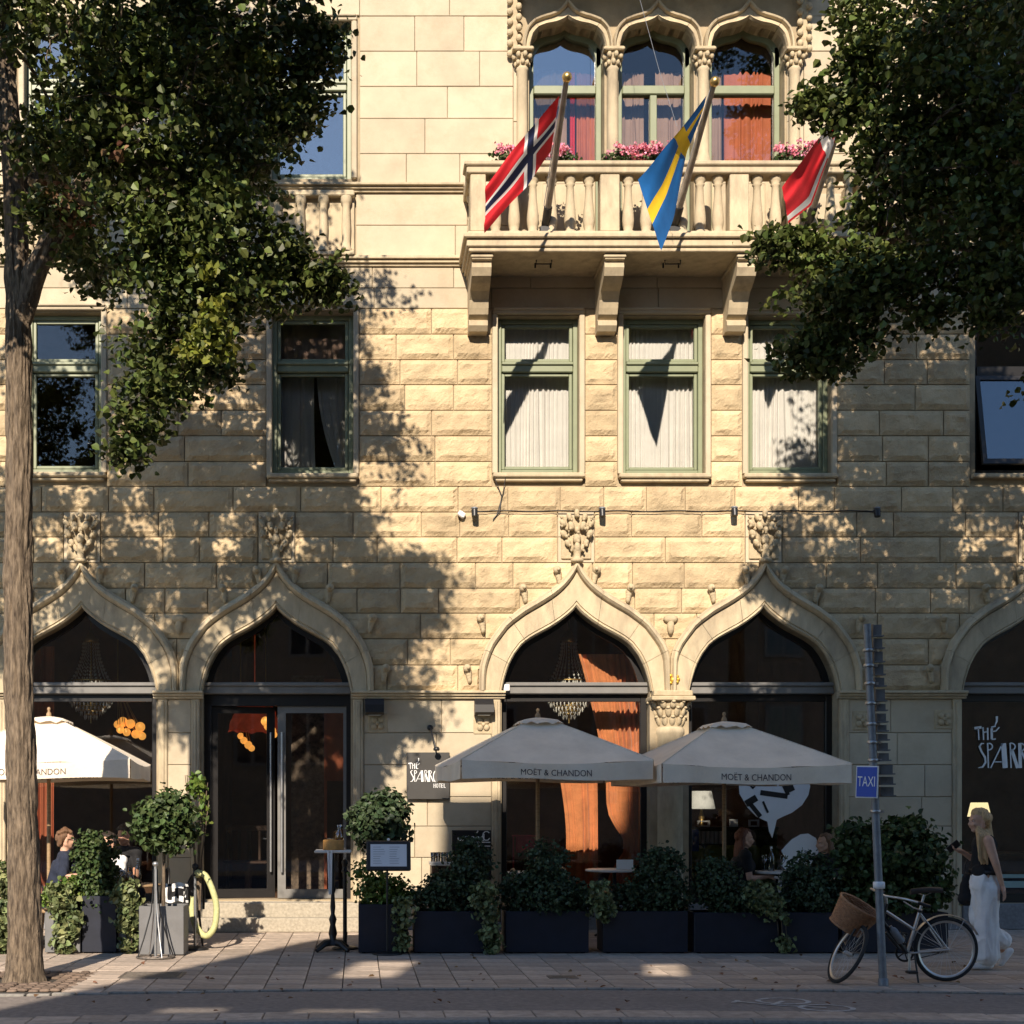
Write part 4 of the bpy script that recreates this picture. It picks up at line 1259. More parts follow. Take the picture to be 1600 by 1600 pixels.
yb_ = px_blobs([(320, 410, -6.75, .07), (335, 478, -6.7, .08), (330, 520, -6.7, .12), (300, 548, -6.7, .08), (348, 548, -6.6, .08), (410, 100, -6.3, .1)])
P, N, Dv, cc = foliage_pts(yb_, 640, clus=6, spread=.05)
leaf_mesh('yellow_leaves', P, N, Dv, .066*(.65+.6*RNG.random(len(P))), M['leafy'], tree, wid=.92)
db_ = px_blobs([(80, 320, -6.4, .15), (110, 335, -6.4, .12), (185, 245, -6.9, .06)])
P, N, Dv, cc = foliage_pts(db_, 120, clus=5, spread=.06)
leaf_mesh('dry_leaves', P, N, Dv, .085*(.65+.6*RNG.random(len(P))), M['leafd'], tree, wid=.8)
branches(tree, trunk_pts[3:]+[at(62, 410, ty), at(110, 320, ty), at(190, 200, ty), at(290, 60, ty), at(260, 60, ty+1.2), at(240, 400, -6.2)], lb[:44], seed=3, r=.03)

tx2, ty2 = X(1665, -5.3), -5.3
tree2 = thing('linden_tree', 'dark shaded linden crown reaching over the right end of the balcony', 'tree', (tx2, ty2, 0), 'street trees along the kerb')
trunk2 = [(tx2, ty2, -.03), (tx2, ty2, .7), at(1668, 1100, ty2), at(1664, 700, ty2), at(1640, 450, ty2), at(1605, 200, ty2), at(1590, -50, ty2), at(1585, -300, ty2)]
bark_trunk('trunk', trunk2, .175, .08, tree2, flare=.32)
l2a = [at(1650, 520, ty2), at(1580, 415, ty2+.1), at(1480, 385, ty2+.1), at(1370, 395, ty2), at(1230, 378, ty2-.1)]
bark_trunk('limb', l2a, .05, .008, tree2, n=20, step=6)
l2b = [at(1620, 300, ty2), at(1540, 200, ty2+.5), at(1420, 120, ty2+.8), at(1330, 60, ty2+1)]
bark_trunk('limb', l2b, .06, .02, tree2, n=20, step=6)
RB = [(1390, 40, -5.6, .38), (1470, 40, -6, .5), (1570, 40, -6, .6), (1345, 90, -5.6, .16), (1400, 130, -5.8, .32), (1312, 155, -5.5, .10), (1480, 140, -6.2, .5), (1580, 160, -6.2, .6), (1375, 200, -5.8, .18), (1420, 225, -6, .45), (1520, 260, -6.2, .6),
      (1362, 262, -5.7, .18), (1400, 310, -6, .40), (1490, 340, -6.2, .5), (1580, 340, -6.2, .6), (1365, 330, -5.8, .16), (1205, 374, -5.5, .10), (1240, 380, -5.6, .12), (1275, 388, -5.6, .15), (1320, 408, -5.7, .22), (1375, 410, -5.9, .3), (1290, 450, -5.7, .25), (1350, 470, -5.8, .25),
      (1245, 540, -5.6, .15), (1290, 565, -5.7, .13), (1295, 515, -5.7, .2), (1345, 525, -5.8, .15), (1440, 425, -6, .28), (1515, 430, -6.2, .34), (1590, 440, -6.2, .36), (1560, 490, -6.2, .14), (1440, 490, -6, .12), (1400, 450, -6, .25),
      (1265, 160, -5.5, .06), (1280, 152, -5.5, .07), (1330, 170, -5.6, .14),
      (1490, 60, -3.9, .5), (1560, 120, -3.8, .7), (1500, 220, -3.8, .52), (1580, 280, -3.8, .7), (1460, 320, -3.9, .36), (1540, 400, -4, .55), (1620, 440, -4, .6), (1400, 380, -4.1, .2), (1440, 90, -4, .32),
      (1420, -100, -5.4, .6), (1520, -120, -5.8, .9), (1640, -100, -5.8, 1.0), (1520, -300, -5.2, 1.0), (1650, -320, -5.5, 1.1), (1700, 100, -5.8, 1.0), (1720, 350, -5.8, .9), (1760, -200, -5.5, 1.2), (1800, 200, -5.5, 1.1), (1440, -240, -4.4, .6), (1560, -120, -3.7, .9), (1600, -500, -5.3, 1.0),
      # unseen leaf masses added out of view to shade this crown and the wall
      (1660, -160, -8.2, .8), (1720, -40, -8.4, .9), (1610, -420, -8.6, .8), (1720, -420, -8.8, .9), (1640, -640, -9, .8), (1740, -700, -9.2, 1.0), (1650, 0, -5, .55), (1570, -40, -4.9, .4), (1490, -70, -4.8, .4), (1700, -160, -5, .7), (1760, 60, -5, .8), (1780, -100, -8.8, .8), (1770, -400, -8.8, .8), (1775, 150, -8.6, .7), (1900, -250, -8.8, 1), (1900, 100, -8.6, .9), (1770, -700, -8.8, .8), (1900, -600, -8.8, 1), (1800, 350, -8.4, .7), (1700, 560, -5, .5), (1800, 420, -4.6, .7), (1760, -480, -5, 1.2), (1850, -760, -5.2, 1.3), (1720, -760, -5, 1.0), (1830, -1000, -5.3, 1.3)]
rb = px_blobs(RB)
P, N, Dv, cc = foliage_pts(rb, 106000, shell=.6, clus=12, spread=.085, up=.75, out=.55, rnd=.65, droop=.04, spray=14, srad=.24)
leaf_mesh('crown', P, N, Dv, .066*(.55+.8*RNG.random(len(P))), M['leaf'], tree2, wid=.92)
branches(tree2, trunk2[3:]+l2a+l2b, rb[:44], seed=8, r=.028)

# ================================================================== parasols
def text_me(s, size):
    cu = bpy.data.curves.new('lettering', 'FONT'); cu.body = s; cu.size = size; cu.align_x = 'CENTER'; cu.align_y = 'CENTER'; cu.resolution_u = 3
    ob = bpy.data.objects.new('lettering_curve', cu); COL.objects.link(ob)
    dg = bpy.context.evaluated_depsgraph_get(); dg.update()
    me = ob.evaluated_get(dg).to_mesh()
    vs = [tuple(v.co) for v in me.vertices]; fs = [tuple(p.vertices) for p in me.polygons]
    ob.evaluated_get(dg).to_mesh_clear()
    bpy.data.objects.remove(ob); bpy.data.curves.remove(cu)
    return vs, fs
TXT = {}
def text(mb, s, size, Mx, sx=1.0):
    if (s, size) not in TXT: TXT[(s, size)] = text_me(s, size)
    vs, fs = TXT[(s, size)]
    mb.add([Mx @ Vector((v[0]*sx, v[1], 0)) for v in vs], fs)
RX90 = Matrix.Rotation(PI/2, 4, 'X')                        # text facing -Y

def parasol(cx, cy, zb, label, rot=math.radians(4.2), a=1.1, tipz=.78, seed=0):
    t = thing('parasol', label, 'parasol', (cx, cy, 0), 'cream canvas parasols on the terrace')
    Rz = Matrix.Translation((cx, cy, 0)) @ Matrix.Rotation(rot, 4, 'Z')
    rnd_ = random.Random(seed)
    ze = zb+.215; zp = zb+tipz
    mb = MB(); n = 14
    rim = [(-a, -a), (a, -a), (a, a), (-a, a)]
    for s in range(4):
        p, q = Vector((*rim[s], 0)), Vector((*rim[(s+1) % 4], 0)); rows = []
        for i in range(n+1):
            k = .13+(1-.13)*i/n; row = []
            for j in range(n+1):
                u = j/n; e = p.lerp(q, u)*k
                edge = 4*u*(1-u)
                sag = -.035*edge*math.sin(PI*k)-.045*edge*k*k
                z = zp-(zp-ze)*(k**1.06)+sag
                z += (.010*math.sin(u*9+i*.4+seed+s)+.006*math.sin(u*23-i*.9+seed*2+s)+.004*math.sin(i*1.7+u*4+seed))*edge*k
                row.append(Rz @ Vector((e.x, e.y, z)))
            rows.append(row)
        mb.grid(rows, smooth=True)
    mb.build('canopy', M['canvas'], t)
    for s in range(4):                                       # stitched seam on each hip
        sm_ = MB(); q_ = Vector((*rim[s], 0)); sm_.tube([Rz @ Vector((q_.x*k_, q_.y*k_, zp-(zp-ze)*(k_**1.06)+.003)) for k_ in np.linspace(.2, 1, 8)], .007, 5); sm_.build('seam', M['canvas'], t)
    for s in range(4):                                       # one valance flap to each side
        p, q = Vector((*rim[s], 0)), Vector((*rim[(s+1) % 4], 0)); rows = []; v = MB()
        nn = (q-p).normalized().cross(Vector((0, 0, 1)))
        def vs_(u, w, out=0.0):
            e = p.lerp(q, .004+u*.992); edge = max(0, 4*u*(1-u)); ztop = ze-.045*edge
            z = ztop-(ztop-zb)*w + (.02*math.sin(u*5+seed+s*2)*w)*edge
            off = nn*(.018+.05*w*(.3*math.sin(u*11+seed*1.3+s)+.25*math.sin(u*23+s)))*(.2+edge)+nn*out
            return Rz @ Vector((e.x+off.x, e.y+off.y, z))
        for i in range(6): rows.append([vs_(j/40, i/5) for j in range(41)])
        v.grid(rows, smooth=True)
        vo = v.build('valance', M['canvas'], t)
        if s in (0, 2):
            lt = MB(); tv, tf = text_me('MOËT & CHANDON', .105); sg = 1 if s == 0 else -1
            lt.add([vs_(.49+sg*x_*.86/(2*a), .60-z_/.19, .004*sg) for (x_, z_, _) in tv], tf)
            lt.build('lettering', M['print'], vo)
    c = MB(); rows = []
    for i in range(5):
        row = []
        for j in range(33):
            u = j/32*4; s = int(u) % 4; f = u-int(u)
            e = Vector((*rim[s], 0)).lerp(Vector((*rim[(s+1) % 4], 0)), f)*(.02+.215*i/4)
            row.append(Rz @ Vector((e.x, e.y, zp-.015-.05*(i/4)**1.2-(.028 if i == 4 else 0)*(1+.6*math.sin(j*2.4)))))
        rows.append(row)
    c.grid(rows, smooth=True); c.build('vent_cap', M['canvas'], t)
    f = MB(); f.lathe([(.0, .10), (.018, .09), (.022, .07), (.012, .05), (.03, .02), (.035, -.03)], (cx, cy, zp), 10); f.build('finial', M['wood'], t)
    p_ = MB(); p_.tube([(cx, cy, .08), (cx, cy, zp-.03)], .024, 12); p_.build('pole', M['wood'], t)
    r_ = MB()
    for k in range(8):
        an = k*PI/4; ln = a*(1.0/max(abs(math.cos(an)), abs(math.sin(an))))
        e = Rz @ Vector((math.cos(an)*ln*.985, math.sin(an)*ln*.985, ze-.03-(.085 if k % 2 == 0 else .012))); r_ = MB()
        r_.tube([(cx, cy, zp-.12), e], .011, 6)
        m_ = Vector((cx, cy, zp-.13)).lerp(e, .55); r_.tube([(cx, cy, zb+.1), m_], .009, 6); r_.build('rib', M['wood'], t)
    b = MB(); b.box(cx-.28, cx+.28, cy-.28, cy+.28, 0.003, .06, bev=.02); b.tube([(cx, cy, .06), (cx, cy, .34)], .035, 12); b.build('base', M['black'], t)
    return t
parasol(2.165, -1.73, 1.945, 'cream canvas parasol in the middle, overlapping the dark hotel sign board', seed=1)
parasol(4.42, -1.71, 1.90, 'cream canvas parasol nearest the taxi pole, in front of the window with bird decal', seed=2)
parasol(-3.72, -1.80, 1.955, 'sunlit cream canvas parasol half hidden behind the tree trunk', rot=math.radians(3), seed=3)

# ================================================================== planters
def planter(px0, px1, ptop, label, yf=-3.02, depth=.42, m='planter', group='dark planters along the terrace edge', pbase=None):
    x0, x1 = X(px0, yf), X(px1, yf); h = Z(ptop, yf)
    t = thing('planter', label, 'planter', ((x0+x1)/2, yf+depth/2, 0), group)
    mb = MB(); w_ = .025
    mb.box(x0, x1, yf, yf+w_, .012, h, bev=.005); mb.box(x0, x1, yf+depth-w_, yf+depth, .012, h, bev=.005)
    mb.box(x0, x0+w_, yf+w_, yf+depth-w_, .012, h-.001); mb.box(x1-w_, x1, yf+w_, yf+depth-w_, .012, h-.001); mb.box(x0+w_, x1-w_, yf+w_, yf+depth-w_, .014, .06)
    for xx_ in (x0+.04, x1-.08): mb.box(xx_, xx_+.04, yf+.03, yf+depth-.03, 0.002, .012)
    mb.build('box', M[m], t)
    s_ = MB(); s_.box(x0+w_, x1-w_, yf+w_, yf+depth-w_, h-.12, h-.05); s_.build('soil', M['soil'], t)
    return t, x0, x1, h
FRONT = [(560, 638, 1413, 'square dark planter with light green plant beside the menu stand'), (647, 775, 1424, 'long dark planter under the left edge of the middle parasol'),
         (790, 920, 1424, 'long dark planter in front of the curtained window with the widest shrub'), (943, 1075, 1424, 'long dark planter in front of the stone column between arches'),
         (1085, 1217, 1426, 'long dark planter with white edged ivy, in front of the seated auburn haired woman'), (1222, 1310, 1426, 'short dark planter left of the bicycle basket'), (1317, 1482, 1426, 'dark planter behind the bicycle under the big glossy bush')]
for (a, b, c, l) in FRONT: planter(a, b, c, l)
planter(70, 125, 1425, 'grey planter with trailing ivy just right of the tree trunk', m='planterg')
planter(128, 182, 1400, 'black planter holding the tall dark column bush', yf=-3.0)
planter(184, 232, 1424, 'narrow grey planter with ivy between black planter and topiary', yf=-2.95, m='planterg')
planter(217, 287, 1416, 'square grey planter with ball topiary beside the door steps', yf=-3.25, m='planterg')
planter(-60, 14, 1425, 'grey planter with ivy left of the tree trunk', m='planterg')
planter(568, 622, 1440, 'small black tub of the ball topiary right of the door', yf=-2.35)

def plant(name, label, base, blobs, n, size, m, stem=None, group=None, part='foliage', cat='shrub', **kw):
    t = thing(name, label, cat, base, group)
    bush(part, blobs, n, size, M[m], t, **kw)
    s_ = MB()
    if stem: s_.tube([base, (base[0]+.01, base[1], stem)], [.022, .018], 8)
    else:
        for k in range(6):
            b = blobs[k % len(blobs)]
            s_.tube([base, ((base[0]+b[0])/2+random.uniform(-.05, .05), base[1], base[2]+(b[2]-base[2])*.5), (b[0]+random.uniform(-.1, .1), b[1], b[2]+b[5]*.5)], [.012, .009, .005], 6)
    s_.build('stem', M['bark'], t)
    return t
def pb(px, py, Y, rx, rz, ry=None): p = at(px, py, Y); return (p.x, p.y, p.z, rx, ry or rx*.8, rz)
yc = -2.8
SP = dict(clus=10, spread=.05, shell=.55, up=.35)
plant('evergreen_shrub', 'dark evergreen shrub under the left edge of the middle parasol, tall on its right side', (X(705, yc), yc, .38), [pb(700, 1395, yc, .30, .22), pb(735, 1350, yc, .20, .30), pb(670, 1405, yc, .2, .16), pb(745, 1400, yc, .2, .2)], 4200, .045, 'yew', group='evergreen shrubs in the terrace planters', **SP)
plant('evergreen_shrub', 'wide dark evergreen shrub in the planter in front of the curtained window', (X(855, yc), yc, .38), [pb(850, 1395, yc, .42, .25), pb(855, 1350, yc, .22, .26), pb(810, 1395, yc, .22, .22), pb(900, 1405, yc, .22, .2)], 5200, .045, 'yew', group='evergreen shrubs in the terrace planters', **SP)
plant('evergreen_shrub', 'dark evergreen shrub in the planter in front of the stone column', (X(1010, yc), yc, .38), [pb(1032, 1370, yc, .26, .32), pb(985, 1405, yc, .24, .16), pb(1040, 1400, yc, .25, .2)], 4200, .045, 'yew', group='evergreen shrubs in the terrace planters', **SP)
plant('evergreen_shrub', 'dark evergreen shrub in front of the seated auburn haired woman', (X(1130, yc), yc, .38), [pb(1118, 1378, yc, .22, .26), pb(1145, 1405, yc, .30, .16), pb(1185, 1410, yc, .2, .12)], 4200, .045, 'yew', group='evergreen shrubs in the terrace planters', **SP)
plant('evergreen_shrub', 'dark evergreen shrub in the short planter left of the bicycle basket', (X(1262, yc), yc, .38), [pb(1265, 1375, yc, .25, .30), pb(1275, 1405, yc, .26, .18), pb(1230, 1410, yc, .15, .12)], 4200, .045, 'yew', group='evergreen shrubs in the terrace planters', **SP)
plant('laurel_bush', 'big glossy green bush in the planter behind the bicycle', (X(1395, yc), yc, .38), [pb(1395, 1335, yc, .42, .36, .35), pb(1350, 1345, yc, .30, .36), pb(1440, 1350, yc, .30, .36), pb(1400, 1400, yc, .5, .2), pb(1425, 1298, yc, .22, .14), pb(1335, 1310, yc, .16, .2)], 5200, .075, 'laurel', clus=10, spread=.07, shell=.6, up=.5)
plant('column_bush', 'tall narrow dark bush between seated man and topiary', (X(152, yc), yc, .5), [pb(150, 1345, yc, .20, .30), pb(155, 1395, yc, .20, .3), pb(140, 1330, yc, .13, .2)], 4200, .05, 'laurel', clus=10, spread=.05, shell=.6)
plant('ball_topiary', 'clipped ball topiary left of the door steps in sunlight', (X(255, -3.05), -3.05, .36), [pb(260, 1288, -3.05, .30, .29, .30), pb(268, 1262, -3.05, .16, .16), pb(236, 1282, -3.05, .14, .16)], 2700, .07, 'laurel', stem=1.2, group='ball topiaries beside the door', clus=9, spread=.06, shell=.7, out=1.2)
plant('ball_topiary', 'dark ball topiary right of the door behind the menu board', (X(595, -2.15), -2.15, .2), [pb(594, 1287, -2.15, .31, .30, .31), pb(604, 1262, -2.15, .18, .17), pb(572, 1280, -2.15, .14, .16)], 3400, .065, 'yew', stem=1.2, group='ball topiaries beside the door', clus=9, spread=.06, shell=.7, out=1.2)
plant('light_green_plant', 'sunlit light green leafy plant behind the menu stand pole', (X(580, yc), yc, .45), [pb(575, 1380, yc, .16, .25), pb(600, 1395, yc, .2, .18), pb(630, 1395, yc, .12, .1)], 1500, .05, 'lime', clus=8, spread=.05, cat='plant')
plant('sprig_plant', 'thin upright leafy sprig beside left door jamb', (X(312, -2.6), -2.6, .45), [pb(312, 1235, -2.6, .05, .18), pb(300, 1225, -2.6, .04, .2), pb(320, 1260, -2.6, .04, .2)], 140, .07, 'lime', clus=4, spread=.03, cat='plant')
IV = dict(clus=7, spread=.035, shell=.6, up=.1, out=1.2)
def ivy(label, lst, n, Y=-3.08, size=.06):
    b = [pb(x_, y_, Y, r_, r_*1.3, .06) for (x_, y_, r_) in lst]
    t = thing('trailing_ivy', label, 'ivy', (b[0][0], b[0][1]+.1, b[0][2]), 'trailing ivy over planter edges')
    bush('foliage', b, n, size, M['ivy'], t, **IV)
    s_ = MB()
    for dx in (-.03, .0, .03):
        s_.tube([(b[0][0]+dx, b[0][1]+.12, b[0][2])]+[(q[0]+dx*1.5, q[1]+.03, q[2]) for q in b]+[(b[-1][0]+dx, b[-1][1]+.03, max(.03, b[-1][2]-b[-1][5]))], .005, 5)
    s_.build('stem', M['bark'], t)
ivy('ivy hanging to the ground between the square planter and the next long one', [(632, 1420, .10), (630, 1445, .07), (632, 1472, .07)], 340)
ivy('ivy hanging over the right end of the planter under the middle parasol', [(755, 1400, .13), (762, 1430, .12), (765, 1460, .10), (770, 1478, .07)], 640)
ivy('short ivy tuft at the right end of the planter with the widest shrub', [(935, 1400, .12), (940, 1425, .09)], 330)
ivy('white edged ivy spilling over the planter of the seated woman, to the ground', [(1185, 1400, .13), (1200, 1412, .14), (1222, 1440, .06), (1225, 1475, .06)], 600)
ivy('sunlit ivy hanging over the grey planter right of the tree trunk', [(95, 1405, .14), (105, 1440, .15), (102, 1475, .12)], 760, size=.075)
ivy('sunlit ivy on the narrow grey planter before the table', [(195, 1400, .13), (198, 1440, .10), (205, 1470, .07)], 560, size=.075)
ivy('sunlit ivy on the planter left of the tree trunk', [(0, 1380, .16), (3, 1430, .13), (-2, 1470, .12)], 760, size=.075)
plant('yellow_green_plant', 'yellow green bushy plant on the grey planter below the seated man', (X(95, yc), yc, .4), [pb(85, 1400, yc, .15, .12), pb(115, 1385, yc, .14, .15), pb(15, 1370, yc, .2, .15)], 1100, .055, 'lime', clus=8, spread=.05, cat='plant')

# ================================================================== flags on the balcony
def lerp(a, b, t): return a+(b-a)*t
def poly_at(pl_, u):
    us = [p[0] for p in pl_]
    for i in range(len(us)-1):
        if u <= us[i+1] or i == len(us)-2:
            t = (u-us[i])/(us[i+1]-us[i]); return Vector(pl_[i][1]).lerp(Vector(pl_[i+1][1]), t)
def flag(name, label, top, bot, ub, vb, matf, mats, wr=.035, seed=0):
    us = sorted(set(ub) | set(np.linspace(0, 1, 27))); vs_ = sorted(set(vb) | set(np.linspace(0, 1, 17)))
    rows = []
    for u in us:
        t_, b_ = poly_at(top, u), poly_at(bot, u); row = []
        for v in vs_:
            p = t_.lerp(b_, v)
            k = min(1, u*2.2)
            p = p+Vector((.25, 1, 0))*wr*k*(math.sin(v*8.5+u*3+seed)+.5*math.sin(v*17-u*5+seed*2))+Vector((0, 0, .008*math.sin(u*11+v*6+seed)))
            row.append(p)
        rows.append(row)
    mb = MB()
    mb.grid(rows, smooth=True, mi=lambda i, j: matf((us[i]+us[i+1])/2, (vs_[j]+vs_[j+1])/2))
    return solo(mb, name, mats, label, 'flag', 'national flags on the balcony', base=rows[0][0])
def flagpole(b, t, label):
    B = at(*b); T = at(*t)
    o = thing('flagpole', label, 'flagpole', B, 'slanting flagpoles on the balcony')
    mb = MB(); mb.tube([B, B.lerp(T, .3), T], [.042, .04, .030], 12); mb.build('pole', M['polewood'], o)
    k = MB(); d = (T-B).normalized(); k.ell(T+d*.05, .058, 12, 8); k.ell(T+d*.0, (.042, .042, .02), 10, 6); k.build('ball', M['brass'], o)
    s = MB(); s.tube([B-d*.12, B+d*.22], .055, 10); s.box(B.x-.07, B.x+.07, B.y-.02, B.y+.12, B.z-.14, B.z-.05); s.tube([B-d*.02, B+Vector((0, .12, -.12))], .02, 8); s.build('socket', M['black'], o)
    c = MB(); c.tube([T+d*.02+Vector((-.03, -.03, 0)), B.lerp(T, .5)+Vector((-.055, -.04, -.03)), B.lerp(T, .12)+Vector((-.06, -.04, 0))], .006, 5); c.build('halyard', M['white'], o)
    return B, T
B, T = flagpole((853, 348, -.74), (885, 127, -2.30), 'slanting flagpole carrying the red flag with blue and white cross')
PT = lambda px, py, Y: at(px, py, Y)
def nord(u, v, c0, c1, w_, lw):
    cu = abs(u-c0); cv = abs(v-c1)
    if cu < w_[0] or cv < w_[1]: return 2
    if cu < lw[0] or cv < lw[1]: return 1
    return 0
flag('flag', 'red flag with dark blue and white cross hanging on the leftmost balcony pole',
     [(0, PT(874, 150, -2.1)), (.4, PT(826, 202, -2.2)), (1, PT(759, 290, -2.25))], [(0, PT(861, 236, -1.6)), (.4, PT(824, 292, -1.9)), (1, PT(757, 364, -2.22))],
     [.364-.091, .364-.045, .364+.045, .364+.091], [.5-.125, .5-.0625, .5+.0625, .5+.125], lambda u, v: nord(u, v, .364, .5, (.045, .0625), (.091, .125)), [M['red'], M['flagwhite'], M['flagblue']], seed=.5)
flagpole((1055, 348, -.74), (1115, 134, -2.30), 'slanting flagpole carrying the blue flag with yellow cross')
flag('flag', 'blue flag with yellow cross hanging on the middle balcony pole',
     [(0, PT(1104, 150, -2.15)), (.36, PT(1056, 210, -2.2)), (1, PT(997, 283, -2.2))], [(0, PT(1095, 184, -1.95)), (.36, PT(1073, 238, -1.75)), (.75, PT(1053, 340, -1.7)), (1, PT(1033, 391, -2.17))],
     [.27, .40], [.40, .62], lambda u, v: 1 if (.27 < u < .40 or .40 < v < .62) else 0, [M['swblue'], M['swyellow']], wr=.02, seed=2)
flagpole((1264, 346, -.74), (1314, 190, -2.0), 'slanting flagpole carrying the red flag with white cross, beside the tree leaves')
flag('flag', 'red flag with white cross on the rightmost balcony pole, partly behind leaves',
     [(0, PT(1308, 190, -1.95)), (.25, PT(1284, 212, -2.0)), (1, PT(1222, 292, -2.05))], [(0, PT(1309, 206, -1.85)), (.25, PT(1297, 240, -1.75)), (.7, PT(1268, 318, -1.5)), (1, PT(1232, 349, -2.0))],
     [.13, .30], [.80, .93], lambda u, v: 1 if (.13 < u < .30 or .80 < v < .93) else 0, [M['red'], M['flagwhite']], wr=.03, seed=4)
wr_ = MB(); wr_.tube([at(985, -160, -1.2), at(1000, 0, -1.5), at(1030, 110, -1.9), at(1058, 198, -2.15)], .003, 5)
solo(wr_, 'guy_wire', M['galv'], 'thin pale wire slanting down from above to the blue and yellow flag', 'wire')

# flower boxes behind the rail
def flowerbox(pa, pb_, label, n):
    y = -.52; x0, x1 = X(pa, y), X(pb_, y); z = Z(256, yb)+.0
    t = thing('flower_box', label, 'flower box', ((x0+x1)/2, y, z), 'pink geraniums on the balcony rail')
    mb = MB(); mb.box(x0, x1, y-.07, y+.09, z, z+.10, bev=.012); mb.build('box', M['black'], t)
    bl = [(x0+(x1-x0)*(k+.5)/5, y, z+.16+random.uniform(-.02, .05), .13, .12, .11) for k in range(5)]
    bush('foliage', bl, n, .05, M['laurel'], t, clus=8, spread=.03)
    P, N, Dv, c_ = foliage_pts([(b[0], b[1]-.05, b[2]+.08, .13, .13, .10) for b in bl], n, clus=12, spread=.022, shell=.9)
    P = P[P[:, 2] > z+.14]
    leaf_mesh('blossom', P, RNG.normal(size=P.shape)+np.array([0, -.6, .3]), RNG.normal(size=P.shape), np.full(len(P), .034), M['pink'], t, wid=1.0)
flowerbox(775, 822, 'pink geranium box behind the flag with blue cross', 420)
flowerbox(866, 892, 'small pink geranium box right of the leftmost flagpole', 260)
flowerbox(952, 1046, 'wide pink geranium box left of the blue and yellow flag', 900)
flowerbox(1217, 1278, 'pink geranium box beside the rightmost flag', 520)
# ================================================================== curtains
def curtain(px0, px1, pt, pb_, Y, m, label, pleats=12, amp=.03, gather=None, nz=10, scallop=False, group=None, seed=0):
    """pleated hanging cloth; gather(v) -> (left px, right px) at height fraction v (0 top, 1 bottom)"""
    n = pleats*8; rows = []
    rnd_ = random.Random(seed); ph = [rnd_.uniform(0, 6) for _ in range(4)]
    for i in range(nz+1):
        v = i/nz; a, b = gather(v) if gather else (px0, px1); row = []
        for j in range(n+1):
            u = j/n
            uu = u+(.55/pleats)*math.sin(u*7+ph[0])+(.30/pleats)*math.sin(u*17+ph[3]+v*.8)+.012*v*math.sin(u*11+ph[2]); wv = math.sin(uu*pleats*2*PI+ph[1])*(.55+.45*math.sin(u*6.3+ph[2]+v*1.2))+.35*math.sin(uu*pleats*4.6*PI+ph[3])*(.4+.6*v)
            pz = lerp(pt, pb_, v)
            if scallop and i == 0: pz += 2.2*math.sin(uu*pleats*2*PI+1)
            p = at(lerp(a, b, u), pz, 0)
            row.append(Vector((p.x, Y+amp*wv*(.6+.5*v), p.z)))
        rows.append(row)
    mb = MB(); mb.grid(rows, smooth=True)
    top = rows[0]; r_ = MB()
    return solo(mb, 'curtain', m, label, 'curtain', group)
for k, nm in (('W3', 'first-floor window left of the middle balcony bracket'), ('W4', 'middle first-floor window under the balcony'), ('W5', 'first-floor window right of the third bracket, half behind leaves')):
    a, b, c, d = WIN1[k]
    curtain(a+8, b-8, c+2, d-5, .36, M['sheer'], 'white pleated sheer curtain in the '+nm, pleats=15, amp=.022, seed=hash(k[1]) % 97, scallop=True, group='white curtains on the first floor')
a, b, c, d = WIN1['W2']
curtain(a+8, 492, c+60, d-5, .38, M['sheer'], 'white curtain in the left half of the window nearest the tree branch', pleats=7, amp=.03, gather=lambda v: (a+8, 490-4*v+6*v*v))
curtain(490, b-6, c+60, d-5, .40, M['sheer'], 'white curtain drawn aside in a curve, right half of the window nearest the branch', pleats=7, amp=.03, gather=lambda v: (493+36*v**2.2, b-6))
curtain(a+8, b-8, c+6, c+72, .37, M['mauve'], 'grey mauve blind in the top light above the two white curtains', pleats=6, amp=.012)
for i, (c, m_, n_) in enumerate(((886, 'mauve', 'left'), (1026, 'mauve', 'middle'), (1168, 'redcurt', 'right'))):
    gl_ = {0: (c-52, c+8), 1: (c-52, c-8), 2: (c-50, c-26)}[i]; gr_ = {0: (c+24, c+54), 1: (c+10, c+52), 2: (c-22, c+54)}[i]
    curtain(gl_[0], gl_[1], 84 if i else 80, 260, .48, M['mauve'], f'grey mauve curtain on the left side of the {n_} balcony door', pleats=6, amp=.03, seed=i, scallop=True, group='curtains of the balcony doors')
    curtain(gr_[0], gr_[1], 84, 260, .48, M['redcurt' if i != 1 else 'mauve'], f'{"dusty red" if i != 1 else "grey mauve"} curtain on the right side of the {n_} balcony door', pleats=6, amp=.03, seed=i+5, scallop=True, group='curtains of the balcony doors')
curtain(899, 907, 84, 260, .46, M['red'], 'narrow bright red curtain strip in the left balcony door', pleats=1, amp=.02)
a, b, c, d = WIN2['L1']
curtain(536, 546, 120, 262, .42, M['sheer'], 'narrow white curtain at the right edge of the upper window beside the tree', pleats=2, amp=.02)
